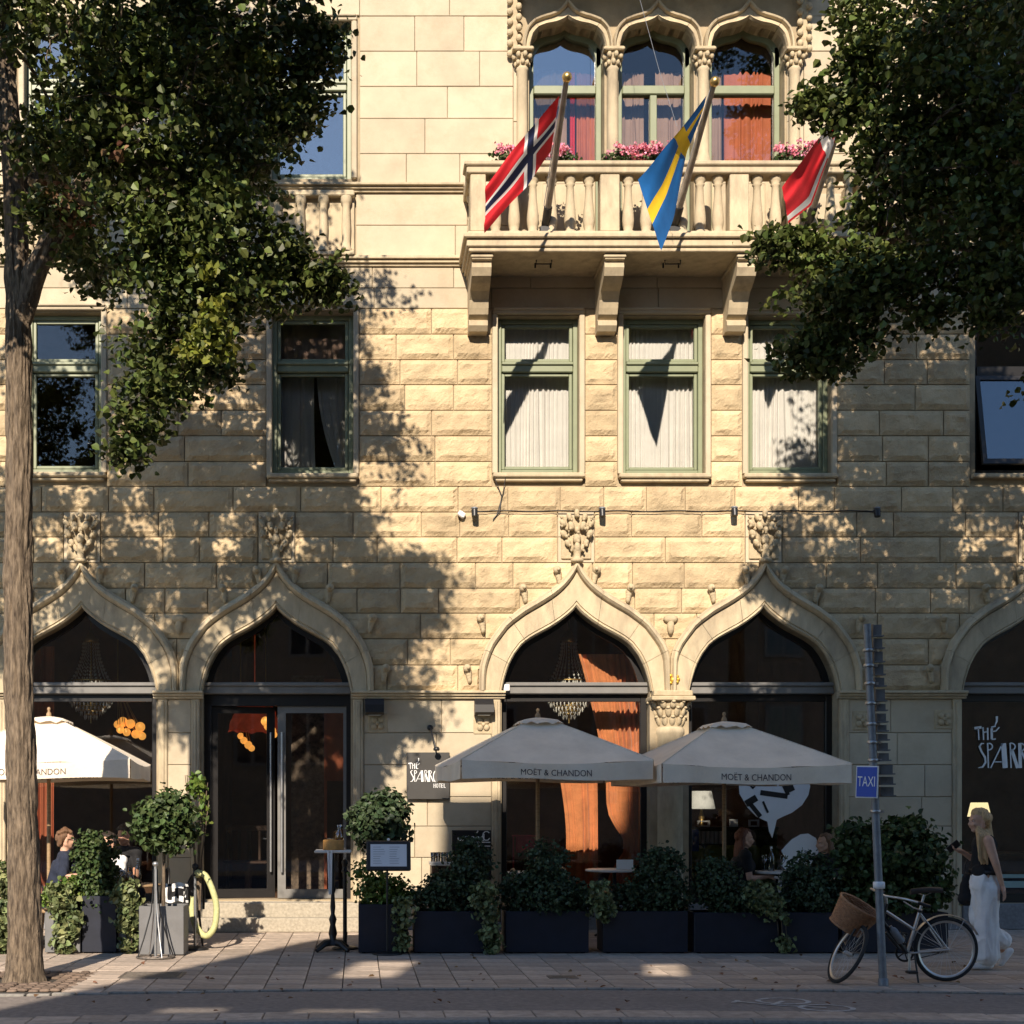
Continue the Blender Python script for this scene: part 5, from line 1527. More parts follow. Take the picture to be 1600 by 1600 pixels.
# orange red velvet in the sunny arch window
curtain(922, 1016, 1012, 1300, .75, M['velvet'], 'orange red velvet curtain gathered to the right in the sunny arch window', pleats=11, amp=.06, gather=lambda v: (918+64*v**.9, 1018), nz=16)
curtain(895, 965, 1215, 1408, 1.15, M['velvet'], 'orange velvet curtain inside the restaurant behind the middle parasol pole', pleats=6, amp=.05, gather=lambda v: (885+16*math.sin(min(1, v*1.6)*PI/2)+10*(1-v), 958))
curtain(955, 1016, 1215, 1412, .62, M['velvet'], 'dark red velvet curtain tied back at the right jamb behind the parasols', pleats=7, amp=.05, gather=lambda v: (960+30*math.exp(-((v-.55)/.18)**2), 1018))
curtain(10, 66, 1000, 1410, .7, M['redcurt'], 'dark red curtain behind the tree trunk in the left arch window', pleats=6, amp=.05)
wp = MB(); wp.box(X(442), X(500), 2.2, 2.26, .37, Z(1100)+.6); solo(wp, 'folding_screen', M['wallpaper'], 'patterned wall panel seen through the right door leaf', 'screen')
wp = MB(); wp.box(X(500), X(560), 2.15, 2.2, Z(1215), Z(1095)+.5); wp.box(X(500), X(505), 2.15, 2.2, .37, Z(1215)); wp.box(X(555), X(560), 2.15, 2.2, .37, Z(1215)); solo(wp, 'red_panel', M['redcurt'], 'plain dusty red panel right of the patterned wall panel indoors', 'panel')

# ================================================================== chandeliers, lamps indoors
def chandelier(px, label, Y=1.3):
    p = at(px, 1000, Y); t = thing('chandelier', label, 'chandelier', (p.x, Y, Z(1130, Y)), 'crystal chandeliers')
    f = MB(); f.tube([(p.x, Y, 5.35), (p.x, Y, Z(1130, Y))], .012, 6); f.lathe([(.10, Z(1004, Y)), (.12, Z(1000, Y)), (.06, Z(992, Y)), (.02, Z(985, Y))], (p.x, Y, 0), 12)
    tiers = [(1066, .30), (1092, .30), (1098, .27), (1105, .21), (1111, .15), (1117, .09)]
    for (py, r) in tiers: f.lathe([(r, Z(py, Y)), (r+.01, Z(py, Y)+.012), (r, Z(py, Y)+.024), (r-.012, Z(py, Y)+.012), (r, Z(py, Y))], (p.x, Y, 0), 20)
    f.build('frame', M['brass'], t)
    c = MB()
    def drop(x_, y_, z_, h, w_): c.add([(x_, y_, z_), (x_-w_, y_, z_-h*.4), (x_, y_-w_, z_-h*.4), (x_+w_, y_, z_-h*.4), (x_, y_+w_, z_-h*.4), (x_, y_, z_-h)], [(0, 1, 2), (0, 2, 3), (0, 3, 4), (0, 4, 1), (5, 2, 1), (5, 3, 2), (5, 4, 3), (5, 1, 4)])
    for (py, r) in tiers:
        n = int(r*110)
        for k in range(n): drop(p.x+r*math.cos(2*PI*k/n), Y+r*math.sin(2*PI*k/n), Z(py, Y)+.01, .085, .012)
    for k in range(22):                                      # strings from crown to the first ring
        an = 2*PI*k/22
        for q in range(12):
            v = q/11; r = .11+.19*v**1.8; drop(p.x+r*math.cos(an), Y+r*math.sin(an), lerp(Z(1004, Y), Z(1066, Y), v), .045, .012)
    c.build('crystals', M['crystal'], t, kind='stuff')
chandelier(889, 'tiered crystal chandelier in the sunny arch window with the orange curtain')
chandelier(142, 'tiered crystal chandelier in the left arch window beside the tree trunk')
def globes(pts, Y, label):
    p0 = at(*pts[0][:2], Y); t = thing('globe_lamp', label, 'lamp', (p0.x, Y, p0.z), 'clusters of glowing globes')
    for (px, py, r) in pts:
        p = at(px, py, Y+random.uniform(-.08, .08)); g = MB(); g.ell(p, r, 14, 10); g.build('globe', M['globe'], t)
    s_ = MB(); 
    for (px, py, r) in pts: p = at(px, py, Y); s_.tube([p, (p0.x, Y, p0.z+.6)], .006, 5)
    s_.tube([(p0.x, Y, p0.z+.6), (p0.x, Y, 5.3)], .012, 6); s_.build('stem', M['brass'], t)
globes([(184, 1132, .06), (192, 1128, .075), (204, 1131, .07), (219, 1136, .075), (198, 1144, .06), (212, 1147, .065), (222, 1150, .06), (188, 1140, .06)], 2.0, 'cluster of glowing amber globes in the left arch window')
globes([(415, 1127, .07), (420, 1134, .075), (424, 1142, .07), (428, 1148, .05)], 1.6, 'cluster of glowing amber globes high behind the hotel door glass')
globes([(376, 1150, .05), (381, 1157, .055), (388, 1164, .06), (393, 1169, .05)], 2.4, 'cluster of glowing amber globes lower behind the hotel door glass')
mb = MB(); p = at(398, 1122, 2.3); rows = []
for i in range(7):
    rows.append([(p.x+(.22+.16*(i/6)**.7+.03*math.sin(k*1.31+i))*math.cos(2*PI*k/32), 2.3+(.22+.16*(i/6)**.7+.03*math.sin(k*1.31+i))*math.sin(2*PI*k/32), p.z+.22-.42*i/6+.02*math.sin(k*1.9)*i/6) for k in range(33)])
mb.grid(rows, smooth=True); mb.tube([(p.x, 2.3, p.z+.2), (p.x, 2.3, 5.3)], .01, 6)
solo(mb, 'pendant_shade', mat('red glowing cloth shade', (.42, .06, .025), .8, .35, 6, emit=.11), 'large draped dark red lamp shade with an added glow behind the hotel door glass', 'lamp')  # stands in for vague red forms indoors, with an added glow
for (px, lb) in ((372, 'dark wooden chair behind the left leaf of the hotel door'), (404, 'dark wooden chair behind the door where both leaves meet')):
    yy_ = 2.0; xx_ = X(px, yy_); mb = MB()
    t_ = thing('wooden_chair', lb, 'chair', (xx_, yy_, .36), 'chairs inside the door')
    mb.box(xx_-.20, xx_+.20, yy_-.2, yy_+.2, .80, .84, bev=.012); mb.build('seat', M['darkwood'], t_)
    for (a_, b_) in ((-.17, -.17), (.17, -.17), (-.17, .17), (.17, .17)):
        mb = MB(); mb.box(xx_+a_-.018, xx_+a_+.018, yy_+b_-.018, yy_+b_+.018, .36, .80); mb.build('leg', M['darkwood'], t_)
    mb = MB(); [mb.box(xx_-.19+k*.17, xx_-.15+k*.17, yy_+.17, yy_+.20, .84, 1.28, bev=.008) for k in range(3)]; mb.box(xx_-.20, xx_+.20, yy_+.165, yy_+.205, 1.28, 1.36, bev=.012); mb.build('backrest', M['darkwood'], t_)
def table_lamp(px, py0, py1, Y, w_, label, m, zt):
    x = X(px, Y); t = thing('table_lamp', label, 'lamp', (x, Y, zt))
    s_ = MB(); z0, z1 = Z(py1, Y), Z(py0, Y); s_.lathe([(w_, z0), (w_*.72, z1), (w_*.70, z1), (w_*.97, z0)], (x, Y, 0), 20); s_.build('lamp_shade', m, t)
    b = MB(); b.lathe([(.07, zt), (.07, zt+.02), (.02, zt+.04), (.045, (zt+z0)/2), (.015, z0), (.012, z0+.05)], (x, Y, 0), 12); b.build('base', M['brass'], t)
    return t
# sideboard with objects in the right window
y_ = 1.5; zt_ = Z(1292, y_)
t = thing('sideboard', 'dark sideboard with pale fluted front behind the green sofa', 'sideboard', (X(1140, y_), y_, .36))
mb = MB(); mb.box(X(1080, y_), X(1215, y_), y_, y_+.4, .36, zt_-.05, bev=.01); mb.build('body', M['darkwood'], t)
mb = MB(); mb.box(X(1078, y_), X(1217, y_), y_-.03, y_+.42, zt_-.05, zt_, bev=.01); mb.build('top', M['darkwood'], t)
for i in range(6):
    mb = MB(); xx = X(1092, y_)+i*.062; mb.lathe([(.028, Z(1318, y_)), (.028, zt_-.06)], (xx, y_-.01, 0), 8, arc=(PI, 2*PI)); mb.build('flute', M['marble'], t)
table_lamp(1096, 1236, 1264, y_+.2, .20, 'table lamp with pale drum shade on the sideboard', M['shade'], zt_)
for (px, w_, h_, lb) in ((1101, .09, .07, 'white framed letter block on the sideboard under the lamp'), (1148, .06, .11, 'small white card standing mid sideboard'), (1180, .075, .08, 'white framed letter block at the right end of the sideboard')):
    mb = MB(); p = X(px, y_)
    if w_ == .06: mb.box(p-w_, p+w_, y_+.05, y_+.07, zt_, zt_+h_)
    else:
        ring_ = [(-w_, 0), (w_, 0), (w_, h_*1.3), (-w_, h_*1.3)]
        for (a, b, c, d) in ((-w_, w_, 0, .022), (-w_, w_, h_*1.3-.022, h_*1.3), (-w_, -w_+.024, .022, h_*1.3-.022), (w_-.024, w_, .022, h_*1.3-.022)): mb.box(p+a, p+b, y_+.05, y_+.09, zt_+c, zt_+d)
    solo(mb, 'ornament', M['white'], lb, 'ornament')
# sofa
ys = .75
t = thing('sofa', 'long olive green leather sofa behind the right window', 'sofa', (X(1160, ys), ys, .36), None)
mb = MB(); mb.box(X(1085, ys), X(1235, ys), ys, ys+.55, .50, .72, bev=.05); mb.build('seat', M['sofa'], t)
for i in range(5):
    a = X(1085, ys)+i*(X(1235, ys)-X(1085, ys))/5; mb = MB(); mb.box(a+.004, a+(X(1235, ys)-X(1085, ys))/5-.004, ys+.42, ys+.60, .72, Z(1322, ys), bev=.05); mb.build('back_cushion', M['sofa'], t)
for (px) in (1090, 1230):
    mb = MB(); mb.box(X(px, ys)-.03, X(px, ys)+.03, ys+.05, ys+.5, .36, .50); mb.build('leg', M['darkwood'], t)
mb = MB(); mb.box(X(1082, .6), X(1092, .6), .6, .7, Z(1330, .6), Z(1296, .6)); solo(mb, 'blue_box', M['blue'], 'bright blue box at the left edge of the window with decal', 'box')
# red striped cloth in the sunny window, table lamps in far right window
mb = MB(); rows = []
for i in range(8):
    rows.append([(X(806+j*3.0, .6), .6+.02*math.sin(j*2.0), Z(1306+i*(3.4+.5*math.sin(j*.9)), .6)) for j in range(11)])
mb.grid(rows, smooth=True); mb.tube([(X(800, .6), .6, Z(1306, .6)), (X(842, .6), .6, Z(1306, .6))], .012, 6)
mb.tube([(X(802, .6), .6, .36), (X(802, .6), .6, Z(1306, .6))], .012, 6); mb.tube([(X(840, .6), .6, .36), (X(840, .6), .6, Z(1306, .6))], .012, 6)
solo(mb, 'hanging_cloth', M['redcloth'], 'pinkish red cloth over a rail behind the middle parasol pole', 'cloth')
bt = MB(); bt.box(X(1500), X(1700), .7, 1.3, .95, 1.0); bt.box(X(1505), X(1510), .75, 1.25, .36, .95); bt.box(X(1690), X(1695), .75, 1.25, .36, .95)
solo(bt, 'console_table', M['darkwood'], 'dark console table in the window with painted hotel letters', 'table')
table_lamp(1530, 1254, 1276, .95, .155, 'warm lit table lamp behind the head of the walking woman', M['yellowlamp'], 1.0)
for k, (zb_, h_) in enumerate(((Z(1370), .05), (Z(1383), .09))):
    mb = MB(); mb.box(X(1506), X(1730), .17, .20, zb_-h_/2, zb_+h_/2)
    solo(mb, 'window_rail', mat('pale teal enamel%d' % k, (.25, .36, .34), .4), ['thin pale teal bar across the lower right window, upper one', 'wider pale teal bar low across the right window'][k], 'rail')

uc = MB(); yu = FPX/((1527-YH)/CH)-D1; uc.box(X(856, yu), X(902, yu), yu-.12, yu+.12, -.02, .005, bev=.004); uc.box(X(866, yu), X(892, yu), yu-.05, yu+.05, .005, .008)
solo(uc, 'utility_cover', M['ironcover'], 'small dark rectangular cover in the shaded paving before the long planters', 'utility cover')
# fallen leaves on the paving
n_ = 90; fx = RNG.uniform(-3.6, 6.5, n_); fy = RNG.uniform(-7.4, -3.2, n_); FP = np.stack([fx, fy, np.full(n_, .012)], 1)
lt_ = leaf_mesh('fallen_leaves', FP, np.c_[RNG.normal(0, .25, n_), RNG.normal(0, .25, n_), np.ones(n_)], RNG.normal(size=(n_, 3)), .05*(.6+.7*RNG.random(n_)), M['leafd'], None, kind='stuff')
tag(lt_, 'brown fallen leaves scattered over paving and bike lane', 'leaves')

# ================================================================== signs and lettering
def stroke(mb, pts, wds, y, th=.004):
    """flat calligraphic stroke in an XZ plane: pts (x,z), widths"""
    n = len(pts); Lp, Rp = [], []
    for i in range(n):
        a, b = np.array(pts[max(i-1, 0)]), np.array(pts[min(i+1, n-1)]); d = (b-a)/(np.linalg.norm(b-a)+1e-9); nn = np.array([-d[1], d[0]])
        w_ = (wds[i] if isinstance(wds, (list, tuple)) else wds)/2
        Lp.append(np.array(pts[i])+nn*w_); Rp.append(np.array(pts[i])-nn*w_)
    v = []
    for yy in (y, y-th): v += [(p[0], yy, p[1]) for p in Lp]+[(p[0], yy, p[1]) for p in Rp]
    f = []
    for i in range(n-1): f += [(2*n+i, 2*n+i+1, 3*n+i+1, 3*n+i), (i, n+i, n+i+1, i+1), (i, i+1, 2*n+i+1, 2*n+i), (n+i+1, n+i, 3*n+i, 3*n+i+1)]
    f += [(0, 2*n, 3*n, n), (n-1, 2*n-1, 4*n-1, 3*n-1)]
    mb.add(v, f)
def arcp(cx, cz, rx, rz, a0, a1, n=8): return [(cx+rx*math.cos(math.radians(a0+(a1-a0)*k/n)), cz+rz*math.sin(math.radians(a0+(a1-a0)*k/n))) for k in range(n+1)]
def sparrow_logo(mb, x, z, s, y):
    """slender hand-drawn hotel lettering; unit = s metres, origin lower left of the middle word"""
    def S_(pts, w_): stroke(mb, [(x+p[0]*s, z+p[1]*s) for p in pts], [q*s for q in w_] if isinstance(w_, list) else w_*s, y)
    # THE
    S_([(-.18, 1.58), (.10, 1.62)], .10); S_([(-.03, 1.6), (0, 1.12)], .05)
    S_([(.16, 1.62), (.18, 1.12)], .05); S_([(.17, 1.42), (.32, 1.44)], .05); S_([(.34, 1.60), (.35, 1.12)], .06)
    S_([(.50, 1.58), (.50, 1.15)], .09); S_([(.48, 1.62), (.66, 1.66)], .05); S_([(.50, 1.45), (.66, 1.47), (.80, 1.62)], .05); S_([(.50, 1.14), (.66, 1.16)], .05)
    S_([(.62, 1.66), (.70, 1.85), (.70, 2.05)], [.03, .07, .09])
    # S P A R R O W
    S_([(.20, .98), (.10, .98), (.02, .86), (.10, .66), (.24, .44), (.26, .24), (.14, .06), (-.02, .03)], [.03, .06, .08, .08, .08, .08, .07, .03])
    S_([(.34, 1.0), (.37, .02)], .055); S_(arcp(.38, .86, .15, .13, 90, -90), .05)
    S_([(.46, .02), (.92, .98)], .05); S_([(.96, .99), (1.03, .02)], .20); S_([(.58, .26), (1.0, .26)], .04)
    S_([(1.22, 1.0), (1.26, .02)], .05); S_(arcp(1.24, .86, .18, .14, 90, -90), .05); S_([(1.28, .74), (1.52, .02)], .13)
    S_([(1.60, 1.0), (1.62, .02)], .13); S_(arcp(1.62, .84, .18, .15, 90, -90), .05); S_([(1.66, .70), (1.95, .02)], .08)
    S_(arcp(2.14, .48, .17, .45, 90, 450, 16), .08)
    S_([(2.38, .95), (2.50, .05), (2.62, .70), (2.76, .05), (2.90, .95)], .07)
    # HOTEL
    for k, ch in enumerate('HOTEL'):
        q = 2.0+k*.22; b = -.50
        if ch == 'H': S_([(q, b), (q, b+.36)], .04); S_([(q+.13, b), (q+.13, b+.36)], .04); S_([(q, b+.2), (q+.13, b+.2)], .035)
        if ch == 'O': S_(arcp(q+.08, b+.18, .07, .17, 0, 360, 12), .035)
        if ch == 'T': S_([(q, b+.35), (q+.17, b+.35)], .04); S_([(q+.08, b), (q+.08, b+.35)], .04)
        if ch == 'E': S_([(q, b), (q, b+.36)], .05); [S_([(q, b+h), (q+.13, b+h)], .035) for h in (.02, .18, .345)]
        if ch == 'L': S_([(q, b), (q, b+.36)], .05); S_([(q, b+.02), (q+.14, b+.02)], .04)
t = thing('sign_board', 'dark grey hotel sign board with white hand drawn lettering, behind the middle parasol', 'sign', (X(668), -.05, Z(1250)))
mb = MB(); mb.box(X(635), X(702), -.075, -.045, Z(1249), Z(1176), bev=.006); mb.build('board', M['board'], t)
mb = MB(); sparrow_logo(mb, X(641), Z(1222), .155, -.0775); mb.build('lettering', M['white'], t)
mb = MB(); [mb.box(X(px)-.03, X(px)+.03, -.045, 0, Z(1240), Z(1186)) for px in (642, 696)]; mb.build('bracket', M['black'], t)
mb = MB(); mb.tube([at(672, 1137, -.02), at(673, 1139, -.16), at(681, 1170, -.22)], .012, 6); mb.lathe([(.035, 0), (.045, .02), (.03, .05), (.0, .055)], at(682, 1173, -.22), 8); mb.ell(at(672, 1137, -.01), (.04, .015, .04), 8, 5)
solo(mb, 'picture_light', M['black'], 'thin black spot arm above the hotel sign board', 'lamp')
mb = MB(); sparrow_logo(mb, X(1542), Z(1200), .345, .232); solo(mb, 'window_lettering', M['white'], 'white hand drawn hotel lettering on the far right window', 'lettering')
mb = MB(); yb2 = -.35; p = at(748, 1322, yb2)
t = thing('notice_board', 'black notice board with pale writing against the pier below the hotel sign', 'sign', (p.x, yb2, 0))
mb.box(X(706, yb2), X(768, yb2), yb2, yb2+.03, Z(1375, yb2), Z(1297, yb2), bev=.006); [mb.box(X(q, yb2)-.02, X(q, yb2)+.02, yb2+.005, yb2+.028, .003, Z(1375, yb2)) for q in (714, 760)]; mb.build('board', M['black'], t)
mb = MB(); text(mb, 'extend', .13, Matrix.Translation((X(736, yb2), yb2-.004, Z(1309, yb2))) @ RX90)
stroke(mb, [(X(760, yb2)+a, Z(1306, yb2)+b) for a, b in arcp(0, 0, .05, .06, 40, 330)], .012, yb2-.002); stroke(mb, [(X(744, yb2), Z(1303, yb2)), (X(747, yb2), Z(1298, yb2))], .014, yb2-.002)
for k in range(2): stroke(mb, [(X(742, yb2), Z(1316+k*6, yb2)), (X(766, yb2), Z(1316+k*6, yb2))], .012, yb2-.002)
mb.build('lettering', M['white'], t)
# bird in a speech-bubble decal on the right window
t = thing('window_decal', 'white speech bubble decal with cut out bird strokes on the window right of the column', 'decal', at(1218, 1312, .22))
yd = .232; P_ = [(1163, 1240), (1162, 1225), (1168, 1205), (1185, 1190), (1218, 1184), (1250, 1190), (1268, 1205), (1275, 1228), (1272, 1242), (1262, 1258), (1246, 1270), (1232, 1276), (1222, 1281), (1219, 1294), (1215, 1310), (1210, 1300), (1207, 1284), (1200, 1281), (1190, 1276), (1176, 1262)]
mb = MB(); mb.prism([(X(a), Z(b)) for a, b in P_], 'y', yd-.004, yd); mb.build('bubble', M['white'], t)
mb = MB()
def ds(pts, w_): stroke(mb, [(X(a), Z(b)) for a, b in pts], w_, yd-.005)
ds([(1176, 1222), (1184, 1231), (1192, 1222), (1193, 1214)], .03); ds([(1196, 1238), (1239, 1244)], .07); ds([(1226, 1212), (1240, 1242)], .05); ds([(1236, 1214), (1246, 1236)], .09); ds([(1173, 1256), (1190, 1246)], .09); ds([(1180, 1256), (1196, 1276)], .06); ds([(1200, 1252), (1208, 1270)], .03)
mb.build('bird_strokes', M['black'], t)
t = thing('window_decal', 'white bird head decal low on the window, behind the shrubs beside the second seated woman', 'decal', at(1255, 1360, .22))
P_ = [(1229, 1330), (1236, 1322), (1246, 1312), (1260, 1304), (1272, 1303), (1284, 1310), (1290, 1325), (1284, 1345), (1270, 1360), (1240, 1364), (1228, 1352), (1236, 1342)]
mb = MB(); mb.prism([(X(a), Z(b)) for a, b in P_], 'y', yd-.004, yd); mb.build('bird_head', M['white'], t)

# ================================================================== wall lamps, spots, cable
for (px, lb) in ((585, 'black wall lantern on the sunlit pier right of the door'), (755, 'black wall lantern beside the sunny arch window')):
    p = at(px, 1105); t = thing('wall_lamp', lb, 'lamp', (p.x, 0, p.z-.12), 'black wall lanterns')
    mb = MB(); mb.box(p.x-.10, p.x+.10, -.03, 0, p.z-.11, p.z+.11, bev=.01); mb.build('back_plate', M['black'], t)
    mb = MB(); mb.prism([(-.03, p.z+.11), (-.12, p.z+.10), (-.20, p.z+.02), (-.21, p.z-.08), (-.17, p.z-.11), (-.03, p.z-.11)], 'x', p.x-.125, p.x+.125); mb.build('housing', M['black'], t)
    mb = MB(); mb.box(p.x-.08, p.x+.08, -.16, -.05, p.z-.118, p.z-.112); mb.build('diffuser', M['shade'], t)
for i, (px, py) in enumerate(((740, 803), (938, 803), (1143, 802), (1364, 803))):
    p = at(px, py); t = thing('spotlight', ['small black spotlight at the left end of the wall cable', 'small black spotlight right of the first leaf finial', 'small black spotlight left of the second leaf finial', 'small black spotlight on the shaded wall right'][i], 'spotlight', (p.x, -.05, p.z-.06), 'small spotlights along the cable')
    mb = MB(); mb.tube([(p.x, -.14, p.z+.02), (p.x, -.16, p.z-.07)], [.045, .04], 10); mb.build('head', M['black'], t)
    mb = MB(); mb.tube([(p.x, 0, p.z+.03), (p.x, -.14, p.z+.03)], .018, 6); mb.ell((p.x, -.14, p.z+.045), (.05, .045, .02), 8, 5); mb.build('arm', M['galv'], t)
mb = MB(); mb.tube([(X(q), -.055, Z(800+math.sin(q*.07)*.8)) for q in range(738, 1380, 12)], .008, 5); mb.tube([at(q, y_, -.06) for q, y_ in ((772, 745), (778, 760), (784, 775), (780, 800), (770, 812))], .007, 5); mb.tube([at(q, y_, -.06) for q, y_ in ((790, 745), (786, 770), (776, 806))], .006, 5)
solo(mb, 'wall_cable', M['black'], 'thin black cable running along the wall above the arch finials', 'cable')
mb = MB(); p = at(721, 805); mb.box(p.x-.05, p.x+.05, -.10, -.02, p.z-.04, p.z+.03, bev=.012, M=Matrix.Translation(p) @ Matrix.Rotation(.6, 4, 'Y') @ Matrix.Translation(-p)); solo(mb, 'junction_box', M['white'], 'small white tilted junction box at the left end of the cable', 'box')
mb = MB(); p = at(791, 1075, .12); mb.box(p.x-.04, p.x+.04, .05, .085, p.z-.045, p.z+.045, bev=.008); solo(mb, 'sensor_box', M['white'], 'small white box at the left end of the grey beam', 'box')

# ================================================================== terrace furniture
def chair(x, y, ang, label, m='black', back='round', zs=.46, mb_back=None):
    t = thing('bistro_chair', label, 'chair', (x, y, 0), 'bistro chairs on the terrace')
    R = Matrix.Translation((x, y, 0)) @ Matrix.Rotation(ang, 4, 'Z')                 # facing +X at ang 0
    s_ = MB(); s_.lathe([(.0, zs), (.19, zs), (.205, zs-.012), (.205, zs-.03), (.19, zs-.04), (0, zs-.04)], (0, 0, 0), 18, M=R); s_.build('seat', M['wood'] if m == 'wood' else M['black'], t)
    for (a, b) in ((.14, .15), (.14, -.15), (-.15, .15), (-.15, -.15)):
        l = MB(); l.tube([R @ Vector((a, b, zs-.03)), R @ Vector((a*1.25, b*1.2, .003))], [.015, .012], 8); l.build('leg', M['wood' if m == 'wood' else 'black'], t)
    b = MB(); hoop = [R @ Vector((-.19-.05*math.sin(k/12*PI), .19*math.cos(k/12*PI)*1.0, zs-.02+.44*math.sin(k/12*PI)**.7)) for k in range(13)]
    b.tube(hoop, .014, 8); b.build('back_frame', M['wood' if m == 'wood' else 'black'], t)
    p_ = MB(); rows = []
    for i in range(7):
        v = i/6; hw = .165*math.sqrt(max(0, 1-v**3.2)); rows.append([R @ Vector((-.20-.045*v+.03*(u/5*u/5), hw*u/5, zs+.06+.35*v)) for u in range(-5, 6)])
    p_.grid(rows, smooth=True); rows2 = [[Vector(q)+R.to_3x3() @ Vector((-.012, 0, 0)) for q in r] for r in rows]; p_.grid([r[::-1] for r in rows2], smooth=True); p_.build('backrest', M['chairback'], t)
    return t
def table(x, y, label, r=.32, h=.74, m='marble', iron=True):
    t = thing('bistro_table', label, 'table', (x, y, 0), 'round bistro tables on the terrace')
    a = MB(); a.lathe([(0, h), (r-.01, h), (r, h-.01), (r, h-.025), (r-.02, h-.03), (0, h-.03)], (x, y, 0), 28); a.build('table_top', M[m], t)
    a = MB(); a.tube([(x, y, .06), (x, y, h-.03)], .025, 10); a.build('column', M['black'], t)
    for k in range(3):
        an = k*2*PI/3+.4; a = MB(); a.tube([(x, y, .12), (x+.16*math.cos(an), y+.16*math.sin(an), .07), (x+.27*math.cos(an), y+.27*math.sin(an), .015)], [.022, .018, .014], 8); a.build('foot', M['black'], t)
    return t
def tumbler(x, y, z, label, h=.13, r=.034, drink=None, stem=False):
    t = thing('glass', label, 'glass', (x, y, z), 'glasses on the terrace tables')
    g = MB()
    if stem: g.lathe([(.032, 0), (.03, .004), (.005, .01), (.004, .09), (.02, .11), (.038, .15), (.034, .20)], (x, y, z), 14)
    else: g.lathe([(0, .002), (r*.85, .002), (r, h), (r-.003, h), (r*.85-.003, .01), (0, .01)], (x, y, z), 14)
    g.build('bowl', M['drink'], t)
    if drink: d = MB(); d.lathe([(0, .012), (r*.8, .012), (r*.9, h*.7), (0, h*.7)], (x, y, z), 12); d.build('drink', M[drink], t)
def bottle(x, y, z, label, m='drink'):
    t = thing('bottle', label, 'bottle', (x, y, z)); b = MB(); b.lathe([(0, 0), (.038, 0), (.04, .01), (.04, .16), (.03, .20), (.014, .23), (.013, .28)], (x, y, z), 14); b.build('body', M[m], t)
    c = MB(); c.lathe([(.016, .275), (.016, .30), (0, .302)], (x, y, z), 10); c.build('cap', M['white'], t)
yt = -2.15
tb1 = table(X(212, yt), yt, 'round pale table with amber drinks, left of the door', r=.30, h=Z(1381, yt), m='wood')
zt1 = Z(1381, yt)
for i, (px, dy) in enumerate(((186, .05), (195, -.10), (203, .02), (209, -.14))):
    tumbler(X(px, yt), yt+dy, zt1, ['tumbler of amber drink nearest the tree side of the table', 'front tumbler of amber drink on the left table', 'middle tumbler of amber drink on the left table', 'short tumbler of amber drink nearest the bottle'][i], h=.14 if i != 3 else .11, drink='beer')
tumbler(X(197, yt), yt+.14, zt1, 'tall glass of pale beer at the back of the table', h=.20, drink='beer')
bottle(X(215, yt), yt+.02, zt1, 'clear water bottle with white cap on the left table')
chair(X(282, -2.35), -2.35, math.radians(150), 'dark bistro chair with rounded grey back beside the door steps')
chair(X(84, -2.5), -2.5, 0, 'wooden bistro chair under the seated man in navy', m='wood')
chair(X(232, -1.5), -1.5, math.radians(200), 'dark bistro chair under the dark haired person at back of the left table')
# printed blanket on the chair by the steps
mb = MB(); yv = -2.62; rows = []
for i in range(8): rows.append([(X(258+j*3.6, yv), yv+.02*math.sin(j*1.3+i), Z(1380+i*4.2+1.5*math.sin(j*.8), yv)) for j in range(11)])
mb.grid(rows, smooth=True, mi=lambda i, j: 1 if (vnoise(np.array(i*.55+3.), np.array(j*.62), 4.)) > .5 else 0)
solo(mb, 'blanket', [M['blackmatt'], M['white']], 'black and white printed blanket hanging over the chair by the steps', 'blanket')
y2 = -1.45
table(X(1215, y2), y2, 'round pale table with wine glasses between two seated women', r=.30, h=Z(1361, y2))
zt2 = Z(1361, y2)
tumbler(X(1194, y2), y2, zt2, 'stemmed wine glass nearest the auburn haired woman', stem=True); tumbler(X(1221, y2), y2-.05, zt2, 'stemmed wine glass nearest the second seated woman', stem=True)
bottle(X(1207, y2), y2+.05, zt2, 'slim clear bottle between two stemmed wine glasses')
chair(X(1152, y2), y2, 0, 'black bistro chair under the auburn haired woman')
chair(X(1300, y2), y2, PI, 'black bistro chair under the second woman at the wine table')
mb = MB(); mb.box(X(1215, -1.9), X(1250, -1.9), -1.95, -1.75, Z(1374, -1.9), Z(1370, -1.9), bev=.008); mb.box(X(1218, -1.9), X(1222, -1.9), -1.9, -1.85, 0.003, Z(1374, -1.9)); mb.box(X(1243, -1.9), X(1247, -1.9), -1.9, -1.85, 0.003, Z(1374, -1.9)); solo(mb, 'stool', M['marble'], 'low pale stool in front of the wine table', 'stool')
y3 = -1.2
table(X(960, y3), y3, 'round pale table behind shrubs in front of the orange curtain', r=.36, h=Z(1358, y3))
table(X(830, y3-.3), y3-.3, 'round pale table behind the widest shrub', r=.30, h=Z(1362, y3-.3))
chair(X(905, y3), y3, math.radians(20), 'pale wooden bistro chair in front of the orange curtain, between shrubs', m='wood')
chair(X(1018, y3), y3, math.radians(170), 'pale wooden bistro chair beside the stone column', m='wood')
chair(X(772, -1.7), -1.7, math.radians(190), 'pale wooden bistro chair left of the widest shrub', m='wood')
mb = MB(); mb.box(X(962, y3), X(988, y3), y3-.06, y3-.04, Z(1357, y3), Z(1343, y3), bev=.003); mb.box(X(962, y3), X(988, y3), y3-.06, y3+.03, Z(1357.9, y3), Z(1356.5, y3)); solo(mb, 'table_card', M['white'], 'white card standing on the table before the orange curtain', 'card')
